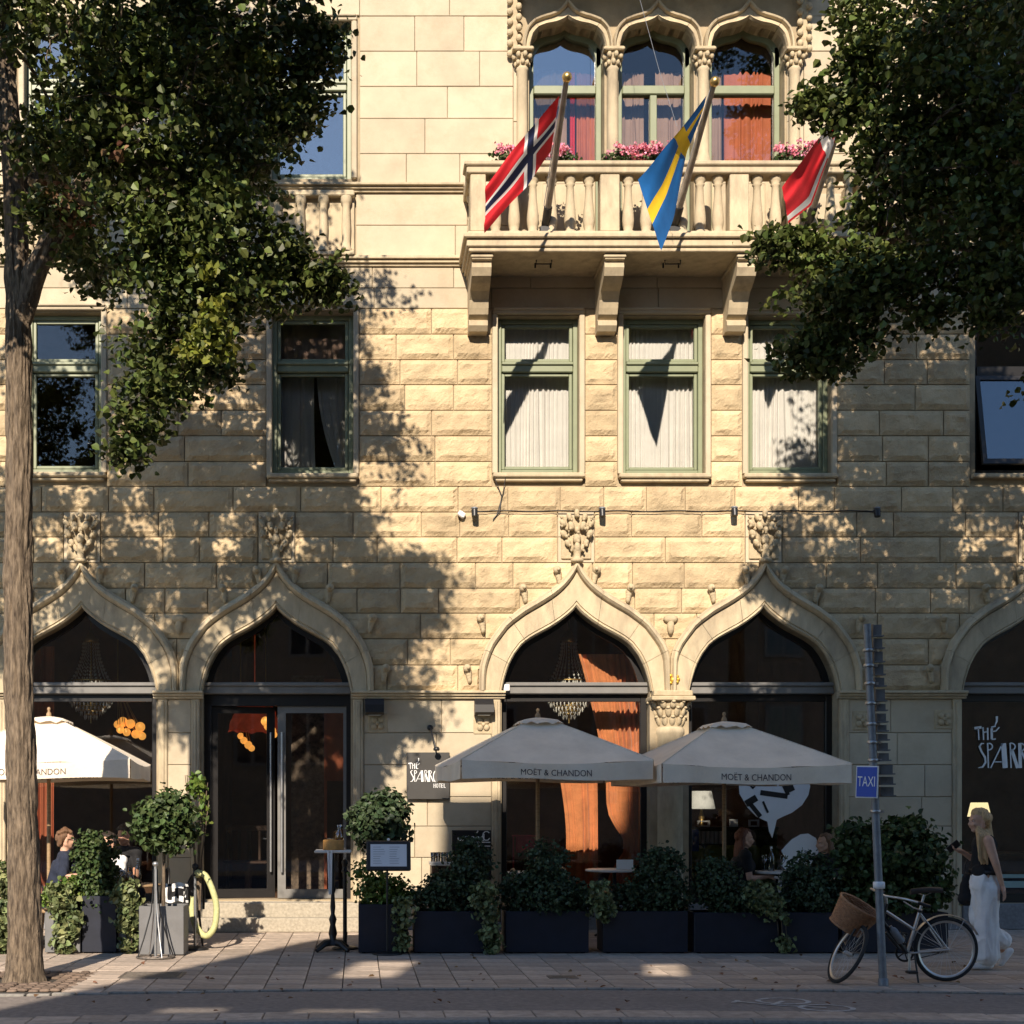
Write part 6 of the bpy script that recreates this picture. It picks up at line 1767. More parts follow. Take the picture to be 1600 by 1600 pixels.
# service console by the pier
ysv = -.75
t = thing('service_console', 'dark waiter station with glasses against the sunlit pier', 'console', (X(690, ysv), ysv, 0))
mb = MB(); mb.box(X(673, ysv), X(712, ysv), ysv-.2, ysv+.2, .04, Z(1352, ysv), bev=.01); mb.build('body', M['darkwood'], t)
mb = MB(); mb.box(X(671, ysv), X(714, ysv), ysv-.22, ysv+.22, Z(1352, ysv), Z(1346, ysv), bev=.008); mb.build('top', M['marble'], t)
for k, px in enumerate((676, 684, 692, 700, 707)): tumbler(X(px, ysv), ysv-.1+.05*(k % 2), Z(1346, ysv), ['tumbler at the left end of the waiter station', 'second tumbler on the waiter station', 'middle tumbler on the waiter station', 'fourth tumbler on the waiter station', 'tumbler at the right end of the waiter station'][k], h=.12)
# high table with cork drum and bottle
yh = -2.75
x_ = X(520, yh)
t = thing('pedestal_table', 'small high white topped table on turned black pedestal, beside the door steps', 'table', (x_, yh, 0))
zt3 = Z(1328, yh)
mb = MB(); mb.box(X(492, yh), X(549, yh), yh-.2, yh+.2, zt3-.03, zt3, bev=.008); mb.build('table_top', M['marble'], t)
mb = MB(); mb.lathe([(.02, zt3-.03), (.022, .75), (.035, .70), (.02, .65), (.03, .5), (.022, .42), (.045, .36), (.03, .3), (.05, .2), (.035, .14), (.07, .11), (.09, .08)], (x_, yh, 0), 14); mb.build('column', M['black'], t)
for k in range(4):
    an = k*PI/2+PI/4; mb = MB(); mb.tube([(x_, yh, .10), (x_+.12*math.cos(an), yh+.12*math.sin(an), .09), (x_+.25*math.cos(an), yh+.25*math.sin(an), .02)], [.04, .035, .025], 8); mb.build('foot', M['black'], t)
mb = MB(); rows = []
for i in range(6): rows.append([(X(512+i*.45+j*(8-i*.7)/6, yh), yh-.2-.015*math.sin(j*1.5), lerp(zt3-.002, Z(1396, yh), i/5)) for j in range(7)])
mb.grid(rows, smooth=True); solo(mb, 'napkin', M['whitecloth'], 'white cloth strip hanging from the high pedestal table', 'cloth')
mb = MB(); mb.lathe([(0, 0), (.115, 0), (.118, .01), (.118, .105), (.11, .115), (0, .115)], (X(521, yh), yh, zt3), 22); solo(mb, 'cork_drum', M['cheese'], 'orange brown round drum on the high pedestal table', 'drum')
t = thing('carafe', 'small glass carafe of amber drink standing on the round drum', 'carafe', (X(530, yh), yh, zt3+.115))
mb = MB(); mb.lathe([(0, .0), (.045, .0), (.05, .02), (.045, .07), (.02, .11), (.022, .15), (.03, .17)], (X(530, yh), yh, zt3+.115), 14); mb.build('body', M['drink'], t)
mb = MB(); mb.lathe([(0, .006), (.04, .006), (.044, .02), (.04, .06), (0, .06)], (X(530, yh), yh, zt3+.115), 12); mb.build('drink', M['beer'], t)
# stanchions, rope
def post(px, pyb, pyt, label, m='black', r=.018):
    Y = FPX/((pyb-YH)/CH)-D1; x = X(px, Y); t = thing('barrier_post', label, 'barrier post', (x, Y, 0), 'barrier posts at the entrance')
    zt = Z(pyt, Y)
    a = MB(); a.lathe([(.155, .003), (.155, .015), (.13, .03), (.03, .045)], (x, Y, 0), 22); a.build('base', M['black'], t)
    a = MB(); a.tube([(x, Y, .04), (x, Y, zt)], r, 10); a.build('post', M[m], t)
    a = MB(); a.lathe([(r, zt-.08), (.04, zt-.075), (.04, zt-.06), (.026, zt-.05), (.026, zt), (.038, zt+.02), (.038, zt+.05), (.0, zt+.075)], (x, Y, 0), 14); a.build('knob', M['black'], t)
    return x, Y, zt
px_, py_, pz_ = post(305, 1484, 1358, 'slim grey post holding the pale yellow rope, left of the steps', m='steel')
post(539, 1483, 1352, 'black post beside the high table right of the door steps', r=.024)
rp = MB(); yr = py_
pts, _ = limb_pts([at(309, 1365, yr), at(320, 1367, yr-.02), at(331, 1388, yr-.05), at(338, 1415, yr-.06), at(336, 1445, yr-.06), at(326, 1461, yr-.05), at(316, 1460, yr), at(304, 1442, yr+.05), at(300, 1420, yr+.08), at(302, 1400, yr+.1)], 1, 1, 6)
rp.tube(pts, .036, 10); rp.ell(pts[0], .05, 8, 6); solo(rp, 'barrier_rope', M['hose'], 'thick pale yellow green rope hanging in a loop from the grey post', 'rope')
# splayed steel plant stand in front of the topiary planter
Yp = FPX/((1497-YH)/CH)-D1; xp = X(243, Yp)
t = thing('ring_stand', 'steel post stand with splayed rods on a ring base, before the topiary planter', 'stand', (xp, Yp, 0))
mb = MB(); mb.tube([(xp, Yp, .02), (xp, Yp, Z(1352, Yp))], .017, 10); mb.ell((xp, Yp, Z(1350, Yp)), (.035, .035, .03), 10, 6); mb.build('post', M['steel'], t)
mb = MB(); mb.tube([(xp+.2*math.cos(k*PI/12), Yp+.2*math.sin(k*PI/12), .014) for k in range(25)], .011, 6, caps=False); mb.build('ring', M['ironcover'], t)
for k in range(4):
    an = k*PI/2+.5; mb = MB(); mb.tube([(xp+.02*math.cos(an), yy, zz) if False else (xp+r_*math.cos(an), Yp+r_*math.sin(an), z_) for (r_, z_) in ((.02, Z(1358, Yp)), (.025, .75), (.05, .5), (.13, .22), (.2, .02))], .008, 6); mb.build('rod', M['steel' if k % 2 else 'black'], t)
# menu stand
Ym = FPX/((1491-YH)/CH)-D1; xm = X(605, Ym)
t = thing('menu_stand', 'black menu stand showing pale printed pages beside the light green plant', 'menu stand', (xm, Ym, 0))
mb = MB(); mb.lathe([(.17, .003), (.17, .014), (.15, .022), (.02, .03)], (xm, Ym, 0), 20); mb.build('base', M['black'], t)
mb = MB(); mb.tube([(xm+.0, Ym, .03), (xm, Ym, Z(1355, Ym))], .012, 8); mb.build('post', M['black'], t)
Rm = Matrix.Translation((X(607, Ym), Ym-.03, Z(1337, Ym))) @ Matrix.Rotation(math.radians(-14), 4, 'X')
mb = MB(); mb.box(-.245, .245, -.02, .025, -.17, .17, bev=.012, M=Rm); mb.build('case', M['black'], t)
pg = MB(); pg.box(-.20, .20, -.026, -.022, -.125, .125, M=Rm); po = pg.build('page', M['menu'], t)
ln = MB()
for c_ in range(2):
    for r_ in range(8):
        x0_ = -.17+c_*.18; ln.box(x0_, x0_+.07+random.uniform(0, .07), -.0285, -.0265, .09-r_*.026, .094-r_*.026, M=Rm)
ln.build('print_line', mat('grey menu print', (.25, .26, .30), .7), po, kind='stuff')
mb = MB(); mb.lathe([(.012, 0), (.02, .02), (0, .03)], Rm @ Vector((0, 0, .17)), 8); mb.build('lamp', M['white'], t)
# umbrella/tripod sticks leaning by the light plant
mb = MB()
for k in range(4): mb.tube([at(610+k*4.0, 1370, -2.6), at(622+k*2.5, 1412, -2.62)], .008, 5)
solo(mb, 'folded_chair', M['wood'], 'folded slatted wooden seat leaning behind the menu stand', 'folded chair')
# ================================================================== people
def remesh(mb, name, m, parent, voxel=.010, it=4, fac=.5, wrinkle=0.0, strand=False):
    tmp = mb.build('tmp_body', m); tmp.location = (0, 0, 0)
    md = tmp.modifiers.new('r', 'REMESH'); md.mode = 'VOXEL'; md.voxel_size = voxel; md.use_smooth_shade = True
    sm = tmp.modifiers.new('s', 'SMOOTH'); sm.factor = fac; sm.iterations = it
    dg = bpy.context.evaluated_depsgraph_get(); dg.update()
    me = bpy.data.meshes.new_from_object(tmp.evaluated_get(dg)); me.name = name
    bpy.data.objects.remove(tmp)
    if wrinkle:
        nv = len(me.vertices); co = np.empty(nv*3); no = np.empty(nv*3)
        me.vertices.foreach_get('co', co); me.vertices.foreach_get('normal', no); co = co.reshape(-1, 3); no = no.reshape(-1, 3)
        if strand: h = vnoise(co[:, 0]*90+co[:, 1]*40, co[:, 2]*4+co[:, 1]*55, 4.4)-.5
        else:
            wx = co[:, 0]*16+co[:, 1]*11; h = (1-np.abs(2*vnoise(wx+2*vnoise(co[:, 0]*5, co[:, 2]*5, 1.), co[:, 2]*3.5+co[:, 1]*9, 3.1)-1))-.5+.5*(vnoise(wx*1.9, co[:, 2]*9, 8.)-.5)
        co += no*(h*wrinkle)[:, None]; me.vertices.foreach_set('co', co.ravel()); me.update()
    me.transform(Matrix.Translation(-base_of(parent)))
    me.materials.clear()
    me.materials.append(m)
    me.polygons.foreach_set('use_smooth', [True]*len(me.polygons))
    o = bpy.data.objects.new(name, me); link(o, parent); return o

def head_prims(b, c, f, s=1.0, up=Vector((0, 0, 1))):
    """head of height .225*s centred at c, facing unit vector f"""
    f = f.normalized(); r = f.cross(up).normalized(); u = r.cross(f)
    Rm = Matrix((r, f, u)).transposed()
    def P(x, y, z): return c + (r*x+f*y+u*z)*s
    b.ell(P(0, -.012, .028), (.074*s, .094*s, .086*s), 16, 12, R=Rm)      # skull
    b.ell(P(0, .030, -.030), (.058*s, .058*s, .068*s), 14, 10, R=Rm)      # face
    b.ell(P(0, .052, -.085), (.030*s, .030*s, .026*s), 10, 8, R=Rm)       # chin
    b.cap(P(0, .085, .012), .008*s, P(0, .105, -.026), .013*s)            # nose
    for sd in (-1, 1):
        b.ell(P(sd*.014, .094, -.030), (.009*s, .010*s, .008*s), 8, 6, R=Rm)
        b.ell(P(sd*.030, .070, -.030), (.024*s, .022*s, .022*s), 8, 6, R=Rm)   # cheek
        b.ell(P(sd*.030, .076, .022), (.022*s, .014*s, .009*s), 8, 6, R=Rm)    # brow
        b.ell(P(sd*.074, -.008, -.012), (.010*s, .020*s, .030*s), 8, 6, R=Rm)  # ear
        b.cap(P(sd*.05, -.01, -.05), .03*s, P(sd*.03, .04, -.08), .022*s)       # jaw
    b.ell(P(0, .090, -.052), (.022*s, .010*s, .006*s), 8, 6, R=Rm); b.ell(P(0, .087, -.062), (.019*s, .011*s, .007*s), 8, 6, R=Rm)   # lips
    return P, Rm
def eyes(t, P, s=1.0):
    e = MB()
    for sd in (-1, 1): e.ell(P(sd*.030, .0745, .004), .0088*s, 8, 6)
    eo = e.build('eyes', M['marble'], t)
    q = MB()
    for sd in (-1, 1): q.ell(P(sd*.030, .0790, .004), (.0062*s,)*3, 8, 6)
    q.build('iris', M['darkhair'], eo)
def hand_prims(b, wrist, d, n, s=1.0, curl=.35, side=1):
    """palm and five bent fingers: d along the hand, n palm normal (fingers curl towards n)"""
    d = d.normalized(); n = (n-d*n.dot(d)).normalized(); w_ = d.cross(n)*side
    b.cap(wrist, .024*s, wrist+d*.035*s, .027*s)
    for k in (-1, 0, 1): b.cap(wrist+d*.03*s+w_*k*.018*s, .016*s, wrist+d*.085*s+w_*k*.023*s, .014*s)
    for k, L_ in enumerate((.064, .074, .070, .054)):
        o = wrist+d*.088*s+w_*(-.033+k*.022)*s; p = o
        dd = d+w_*(-.06+k*.04)
        for q, fr in enumerate((.45, .32, .23)):
            a = curl*(q+.6); e = p+(dd*math.cos(a)+n*math.sin(a)).normalized()*L_*fr*s
            b.cap(p, (.0095-.001*q)*s, e, (.0088-.001*q)*s, 8); p = e
    o = wrist+d*.025*s-w_*.028*s; e1 = o+(d*.6-w_*.65+n*.25).normalized()*.04*s; e2 = e1+(d*.9-w_*.2+n*.35).normalized()*.032*s
    b.cap(o, .013*s, e1, .011*s, 8); b.cap(e1, .0105*s, e2, .009*s, 8)

# ---------- walking woman
Y0 = -4.5
def q(px, py, dy=0.0): return at(px, py, Y0+dy)
t = thing('person', 'walking woman with long blond hair, black sleeveless top and wide white trousers', 'person', (X(1545, Y0), Y0, 0), None)
b = MB()
hc = q(1529, 1283); f = Vector((-1, -.12, -.05))
P, Rm = head_prims(b, hc, f)
b.cap(q(1533, 1294), .045, q(1535, 1306), .050)
sh1, sh2 = q(1544, 1313, -.15), q(1531, 1313, .16)
b.cap(q(1538, 1312, -.08), .06, q(1536, 1312, .08), .06)
b.cap(q(1538, 1318), .105, q(1537, 1338), .10); b.cap(q(1537, 1338), .10, q(1537, 1362), .105)
b.cap(q(1538, 1368, -.05), .11, q(1538, 1368, .05), .11)
el1 = q(1556, 1350, -.20); wr1 = q(1566, 1384, -.17)
b.cap(sh1, .052, el1, .038); b.cap(el1, .037, wr1, .024); hand_prims(b, wr1, Vector((.25, 0, -1)), Vector((-1, .2, -.2)), side=1)
el2 = q(1522, 1344, .2); wr2 = q(1504, 1331, .16)
b.cap(sh2, .050, el2, .037); b.cap(el2, .036, wr2, .024); hand_prims(b, wr2, Vector((-1, -.05, .35)), Vector((.1, -.3, 1)), side=-1, curl=.5)
# legs inside the trousers, feet
hipA, hipB = q(1540, 1376, -.08), q(1537, 1376, .08)
kA = q(1541, 1440, -.07); aA = q(1544, 1500, -.06)
kB = q(1530, 1436, .10); aB = q(1566, 1478, .12)
b.cap(hipA, .085, kA, .055); b.cap(kA, .052, aA, .036); b.cap(hipB, .085, kB, .055); b.cap(kB, .052, aB, .036)
b.cap(aA, .036, aA+Vector((-.10, 0, -.05)), .03); b.cap(aB, .036, aB+Vector((.02, 0, -.10)), .03)
remesh(b, 'body', M['skin'], t, .009)
eyes(t, P)
tp = MB()
tp.cap(q(1540, 1316, -.10), .062, q(1536, 1316, .10), .062); tp.cap(q(1538, 1320), .118, q(1537, 1340), .110); tp.cap(q(1537, 1340), .112, q(1536, 1362), .122); tp.cap(q(1536, 1364, -.05), .116, q(1536, 1364, .05), .116); tp.cap(q(1534, 1308), .06, q(1535, 1314), .08)
remesh(tp, 'top', M['blackmatt'], t, .011, wrinkle=.012)
tr = MB()
tr.cap(q(1537, 1376, -.055), .126, q(1537, 1376, .055), .126); tr.cap(q(1537, 1384, -.07), .12, q(1537, 1384, .07), .12); tr.cap(q(1540, 1386, -.08), .125, q(1541, 1440, -.07), .105); tr.cap(q(1541, 1440, -.07), .105, q(1541, 1478, -.06), .115); tr.cap(q(1541, 1478, -.06), .115, q(1541, 1491, -.06), .118)
tr.cap(q(1537, 1386, .08), .12, q(1531, 1432, .10), .10); tr.cap(q(1531, 1432, .10), .10, q(1553, 1462, .12), .095); tr.cap(q(1553, 1462, .12), .095, q(1564, 1470, .12), .10)
for k in range(9):                                           # hanging folds
    x0_ = 1527+k*3.4; tr.cap(q(x0_, 1400+8*(k % 3), -.16+.02*abs(k-4)), .012, q(x0_+(k-4)*.9, 1496, -.165+.02*abs(k-4)), .022)
remesh(tr, 'trousers', M['whitecloth'], t, .009, it=3, wrinkle=.024)
bl = MB(); rows = []
bl.lathe([(.126, -.018), (.136, -.018), (.136, .018), (.126, .018)], q(1537, 1363), 22, M=Matrix.Rotation(.14, 4, 'Y') @ Matrix.Diagonal((1, 1.38, 1, 1))); bl.build('belt', M['black'], t)
hr = MB()
f2 = f.normalized()
for (x_, y_, z_, r_) in ((0, -.03, .055, .082), (0, -.07, .03, .07), (.035, -.045, .03, .065), (-.035, -.045, .03, .065), (0, .01, .075, .062)): hr.ell(P(x_, y_, z_), r_, 12, 8)
for k in range(9):                                           # long hair falling down the back and over the near shoulder
    a = -1+k/4; s0 = P(a*.066, -.055-.03*(1-abs(a)), .02); m1 = q(1538+1.2*abs(a), 1312, a*-.085); e1 = q(1541-2*abs(a)+1.5*math.sin(k*2.1), 1350+6*math.sin(k*1.7), a*-.10); e1.x += .045*(1-abs(a)); m1.x += .055*(1-abs(a))
    hr.cap(s0, .036, m1, .036); hr.cap(m1, .036, m1.lerp(e1, .6), .034); hr.cap(m1.lerp(e1, .6), .034, e1, .012)
for k in range(5):                                           # strands in front of the near shoulder
    s0 = P(.070, .010+.010*k-.03, .045); m1 = q(1529+k*2.6, 1306, -.125); e1 = q(1531+k*2.8, 1345+5*math.sin(k*2), -.150)
    hr.cap(s0, .020, m1, .024); hr.cap(m1, .024, e1, .010)
remesh(hr, 'hair', M['blond'], t, .008, it=2, wrinkle=.010, strand=True)
for (a, d_) in ((aA+Vector((-.03, 0, -.055)), Vector((-1, 0, -.06))), (aB+Vector((.03, 0, -.05)), Vector((-.35, 0, -1)))):
    s_ = MB(); s_.cap(a+Vector((.05, 0, 0))*1, .036, a+d_.normalized()*.13, .034); s_.cap(a, .040, a+d_.normalized()*.06, .042); remesh(s_, 'shoe', M['whitecloth'], t, .009)
ph = MB(); ph.box(-.036, .036, -.006, .006, -.07, .07, bev=.004, M=Matrix.Translation(wr2+Vector((-.10, -.02, .055))) @ Matrix.Rotation(.9, 4, 'Y')); solo(ph, 'phone', M['black'], 'black phone in the raised hand of the walking woman', 'phone')
bg_ = thing('shoulder_bag', 'soft black bag hanging from the forearm of the walking woman', 'bag', q(1511, 1412, .18))
mb = MB(); mb.ell(q(1512, 1392, .18), (.085, .06, .15), 14, 10); mb.cap(q(1509, 1404, .18), .08, q(1516, 1404, .18), .075); mb.cap(q(1511, 1372, .18), .05, q(1514, 1372, .18), .05); remesh(mb, 'bag_body', M['blackmatt'], bg_, .014)
mb = MB(); mb.tube([q(1506, 1374, .18), q(1508, 1352, .19), q(1514, 1339, .19), q(1519, 1352, .19), q(1518, 1374, .18)], .010, 6); mb.build('strap', M['leather'], bg_)

# ---------- seated people
def seated(label, px, py, Y, face, skin, hair, hairkind, top, trousers, tilt=(0, 0), arm=None, glasses=False, s=1.0, sleeve=.6, shoes='black'):
    """px,py: head centre; face: unit-ish direction looked at"""
    hc = at(px, py, Y); f = Vector(face).normalized(); fb = Vector((f.x, f.y, 0)).normalized(); r = fb.cross(Vector((0, 0, 1)))
    zs = .47
    hip = Vector((hc.x, Y, zs+.09))-fb*.10
    t = thing('person', label, 'person', (hip.x, hip.y, 0), None)
    b = MB(); P, Rm = head_prims(b, hc, f, s)
    neck = hc+Vector((0, 0, -.13))-fb*.02; chest = hc+Vector((0, 0, -.34))-fb*.03
    b.cap(hc+Vector((0, 0, -.07))-fb*.015, .05, neck, .056)
    shL, shR = neck+Vector((0, 0, -.075))-r*.175, neck+Vector((0, 0, -.075))+r*.175
    b.cap(shL, .062, shR, .062); b.cap(chest-r*.05, .13, chest+r*.05, .13); b.cap(chest, .14, hip+Vector((0, 0, .08)), .14); b.cap(hip-r*.08, .12, hip+r*.08, .12)
    tp = MB(); tp.cap(shL, .072, shR, .072); tp.cap(chest-r*.06, .145, chest+r*.06, .145); tp.cap(chest, .155, hip+Vector((0, 0, .06)), .158); tp.cap(neck+Vector((0, 0, -.03)), .068, neck+Vector((0, 0, -.08)), .10)
    tr = MB(); sh_ = []
    tr.cap(hip-r*.08, .135, hip+r*.08, .135)
    for sd, sh in ((-1, shL), (1, shR)):
        kn = hip+fb*.44+r*sd*.11+Vector((0, 0, .02)); an = Vector((kn.x, kn.y, .09))-fb*.02
        b.cap(hip+r*sd*.09, .085, kn, .058); b.cap(kn, .055, an, .037); b.cap(an, .037, an+fb*.15+Vector((0, 0, -.045)), .03)
        tr.cap(hip+r*sd*.09, .10, kn, .075); tr.cap(kn, .074, an+Vector((0, 0, .03)), .06); sh_.append((an, fb))
        a_ = (arm or {}).get(sd)
        el = a_[0] if a_ else sh+Vector((0, 0, -.28))+fb*.04+r*sd*.03
        wr = a_[1] if a_ else el+fb*.22+Vector((0, 0, .02))-r*sd*.08
        b.cap(sh, .052, el, .040); b.cap(el, .039, wr, .026); hand_prims(b, wr, (wr-el), Vector((0, 0, -1))-r*sd*.4, side=sd)
        tp.cap(sh, .062, sh.lerp(el, sleeve), .056)
    remesh(b, 'body', M[skin], t, .010); remesh(tp, 'top', M[top], t, .012, wrinkle=.018); remesh(tr, 'trousers', M[trousers], t, .013, wrinkle=.016)
    for an, fb_ in sh_:
        s_ = MB(); s_.cap(an+Vector((0, 0, -.045)), .042, an+fb_*.16+Vector((0, 0, -.055)), .034); remesh(s_, 'shoe', M[shoes], t, .011)
    eyes(t, P, s)
    h = MB()
    for (x_, y_, z_, r_) in ((0, -.03, .050, .082), (0, -.06, .025, .072), (.033, -.050, .03, .058), (-.033, -.050, .03, .058), (0, .012, .083, .045)): h.ell(P(x_, y_, z_), r_*s, 12, 8)
    if hairkind == 'short':
        for sd in (-1, 1): h.cap(P(sd*.064, -.045, .03), .022, P(sd*.055, -.070, -.045), .018); h.cap(P(sd*.05, -.07, .0), .03, P(sd*.03, -.085, -.06), .022)
        for k in range(7): a = -.06+k*.02; h.cap(P(a, .045, .088), .020, P(a*1.1, -.02, .132-abs(a)*.4), .022); h.cap(P(a*1.1, -.02, .132-abs(a)*.4), .022, P(a*1.15, -.095, .075), .018)
    else:
        for k in range(11):
            a = -1+k/5; h.cap(P(a*.072, -.04-.03*(1-abs(a)), .03), .034, P(a*.085, -.05-.04*(1-abs(a)), -.14), .036); h.cap(P(a*.085, -.05-.04*(1-abs(a)), -.14), .036, P(a*.10, -.06-.05*(1-abs(a)), -.33+.03*math.sin(k*2)), .014)
    remesh(h, 'hair', M[hair], t, .009, it=2, wrinkle=.014, strand=True)
    if glasses:
        g = MB()
        for sd in (-1, 1):
            g.tube([P(sd*.030+.020*math.cos(k*PI/6), .098, .004+.016*math.sin(k*PI/6)) for k in range(13)], .0028, 5, caps=False); g.tube([P(sd*.050, .096, .008), P(sd*.074, .0, .006)], .0028, 5)
        g.tube([P(-.010, .099, .008), P(.010, .099, .008)], .0028, 5); g.build('glasses', M['black'], t)
    return t
Ym_ = -2.5; hm = at(104, 1312, Ym_)
fb = Vector((.92, .38, 0)).normalized(); r_ = fb.cross(Vector((0, 0, 1)))
seated('seated man in navy shirt with swept brown hair and glasses, beside the tree trunk', 104, 1312, Ym_, (.95, .30, -.02), 'skin', 'brownhair', 'short', 'navy', 'blackmatt', glasses=True, sleeve=.9,
       arm={1: (at(97, 1372, Ym_-.22), at(116, 1368, Ym_-.25)), -1: None})
seated('seated person with short dark hair, half hidden behind the tall column bush', 168, 1318, -2.0, (-.35, -.9, 0), 'skin', 'darkhair', 'short', 'whitecloth', 'blackmatt')
seated('seated person with dark wavy hair and black top, in shade behind the amber drinks', 194, 1306, -1.45, (-.5, -.85, -.1), 'skint', 'darkhair', 'short', 'blackmatt', 'blackmatt')
seated('seated woman with long auburn hair and black top at the wine table', 1164, 1310, -1.45, (1, -.1, -.05), 'skin', 'auburn', 'long', 'blackmatt', 'blackmatt')
seated('second seated woman with dark brown hair, facing the auburn haired woman', 1288, 1318, -1.4, (-1, -.15, -.02), 'skin', 'brownhair', 'long', 'blackmatt', 'blackmatt')

# ================================================================== taxi pole
Yp = -5.75
b0 = at(1380, 1540, Yp); b0.z = 0.0; t0 = at(1355, 975, Yp)
t = thing('sign_pole', 'leaning grey galvanised street pole with blue taxi plate and stacked side plates', 'sign post', b0)
mb = MB(); mb.tube([b0, b0.lerp(t0, .5), t0], [.036, .036, .034], 14); mb.build('pole', M['galv'], t)
mb = MB(); mb.lathe([(.045, 0), (.045, .06), (.037, .07)], b0, 14); mb.build('foot_collar', M['galv'], t)
ax = (t0-b0).normalized()
def onpole(py): k = (py-1540)/(975-1540); return b0.lerp(t0, k)
Rp = ax.to_track_quat('Z', 'Y').to_matrix().to_4x4()
for py in (1016, 1040, 1068, 1099, 1131, 1160, 1188, 1268):
    p = onpole(py); mb = MB(); mb.lathe([(.040, -.015), (.046, -.012), (.046, .012), (.040, .015)], p, 14); mb.box(p.x+.03, p.x+.075, p.y-.012, p.y+.012, p.z-.012, p.z+.012); mb.build('clamp', M['steel'], t)
for i, (ya, yb_, w_) in enumerate(((975, 996, .085), (997, 1015, .085), (1017, 1036, .085), (1037, 1056, .085), (1058, 1074, .088), (1076, 1097, .09), (1099, 1112, .09), (1114, 1130, .09), (1132, 1144, .09), (1146, 1158, .095), (1160, 1174, .095), (1176, 1190, .10), (1194, 1211, .13), (1213, 1227, .13), (1229, 1245, .13))):
    p = onpole((ya+yb_)/2); h = (onpole(ya).z-onpole(yb_).z)/2-.004
    mb = MB(); mb.box(p.x+.048, p.x+.048+w_, p.y+.01, p.y+.022, p.z-h, p.z+h); mb.box(p.x+.048, p.x+.048+w_, p.y-.05, p.y+.01, p.z-h, p.z-h+.012); mb.box(p.x+.044, p.x+.048, p.y-.02, p.y+.02, p.z-h, p.z+h)
    mb.build('side_plate', M['plate'] if i % 3 else M['planterg'], t)
pm = onpole(1222); Rt = Matrix.Translation(pm+Vector((-.085, -.055, 0))) @ Matrix.Rotation(math.radians(-48), 4, 'Z') @ Matrix.Rotation(math.radians(2), 4, 'Y')
mb = MB(); mb.box(-.105, .105, -.006, .006, -.145, .145, bev=.003, M=Rt); tp_ = mb.build('taxi_plate', M['white'], t)
mb = MB(); mb.box(-.095, .095, -.010, -.0065, -.135, .135, M=Rt); mb.build('plate_face', M['blue'], tp_)
mb = MB(); text(mb, 'TAXI', .125, Rt @ Matrix.Translation((0, -.0125, 0)) @ RX90 @ Matrix.Diagonal((.62, 1.05, 1, 1))); mb.build('lettering', M['white'], tp_)
mb = MB(); pj = onpole(1383); mb.lathe([(.0, -.04), (.05, -.03), (.052, .0), (.05, .03), (0, .04)], pj+Vector((0, -.005, 0)), 14); solo(mb, 'cable_lock', M['whitecloth'], 'pale lock wrapped round the taxi pole above the handlebar', 'lock')

# ================================================================== bicycle
Yb = -5.5
bike = thing('bicycle', 'silver and black bicycle with wicker basket leaning at the taxi pole', 'bicycle', (X(1420, Yb), Yb, 0))
def bq(px, py, dy=0.0): return at(px, py, Yb+dy)
RW = .300
rh = bq(1478, 1484); rh.z = RW+.006
bb_ = bq(1417, 1489); sc_ = bq(1441, 1405); hd0 = bq(1384, 1415); hd1 = bq(1376, 1440)
def wheel(c, n, name='wheel', up=Vector((0, 0, 1))):
    n = n.normalized(); a = (up-n*up.dot(n)).normalized(); b2 = n.cross(a)
    def ringp(r, k, N, off=0): t_ = 2*PI*k/N; return c+(a*math.cos(t_)+b2*math.sin(t_))*r+n*off
    tyre = MB(); N = 48
    prof = [(math.cos(2*PI*j/8)*.019, math.sin(2*PI*j/8)*.017) for j in range(9)]
    rows = [[ringp(RW-.019+pr[0], k % N, N, pr[1]) for pr in prof] for k in range(N+1)]
    tyre.grid(rows, smooth=True); wo_ = tyre.build(name, M['rubber'], bike)
    rim = MB(); rp_ = [(RW-.034, -.011), (RW-.034, .011), (RW-.052, .008), (RW-.056, 0), (RW-.052, -.008), (RW-.034, -.011)]
    rim.grid([[ringp(r, k % N, N, o) for r, o in rp_] for k in range(N+1)], smooth=True); rim.build('rim', M['alu'], wo_)
    sp = MB()
    for k in range(28):
        sp.tube([c+n*(.028 if k % 2 else -.028)+(ringp(.02, (k*3) % 28, 28)-c), ringp(RW-.054, k, 28)], .0014, 4, caps=False)
    sp.build('spokes', M['alu'], wo_)
    hub = MB(); hub.tube([c-n*.045, c-n*.03, c+n*.03, c+n*.045], [.012, .022, .022, .012], 10); hub.build('hub', M['alu'], wo_)
    return wo_
wheel(rh, Vector((0, 1, 0)))
fcx = bq(1324.5, 1485, -.10)
upv = Vector((.45, -.02, .89)).normalized(); nf = Vector((.89, .05, -.45)); nf = (nf-upv*nf.dot(upv)).normalized()
fcx.z = RW*math.sqrt(max(0, 1-nf.z*nf.z))+.006
wheel(fcx, nf, up=upv)
def tub(name, pts, r, m, n=10, parent=bike): mb = MB(); mb.tube(pts, r, n); return mb.build(name, m, parent)
hd0 = bq(1385, 1412, -.02); hd1 = bq(1377, 1442, -.03)
st = bq(1437, 1424)
tub('head_tube', [hd0, hd1], .020, M['black'])
tub('top_tube', [hd0.lerp(hd1, .35), bq(1427, 1452)], .015, M['alu'])
tub('down_tube', [hd1+Vector((0, 0, .03)), bb_], .019, M['black'])
tub('seat_tube', [bb_, st], .016, M['alu'])
tub('seat_post', [st, bq(1444, 1398)], .013, M['alu'])
tub('seat_clamp', [st-Vector((0, 0, .012)), st+Vector((.003, 0, .012))], .022, M['black'])
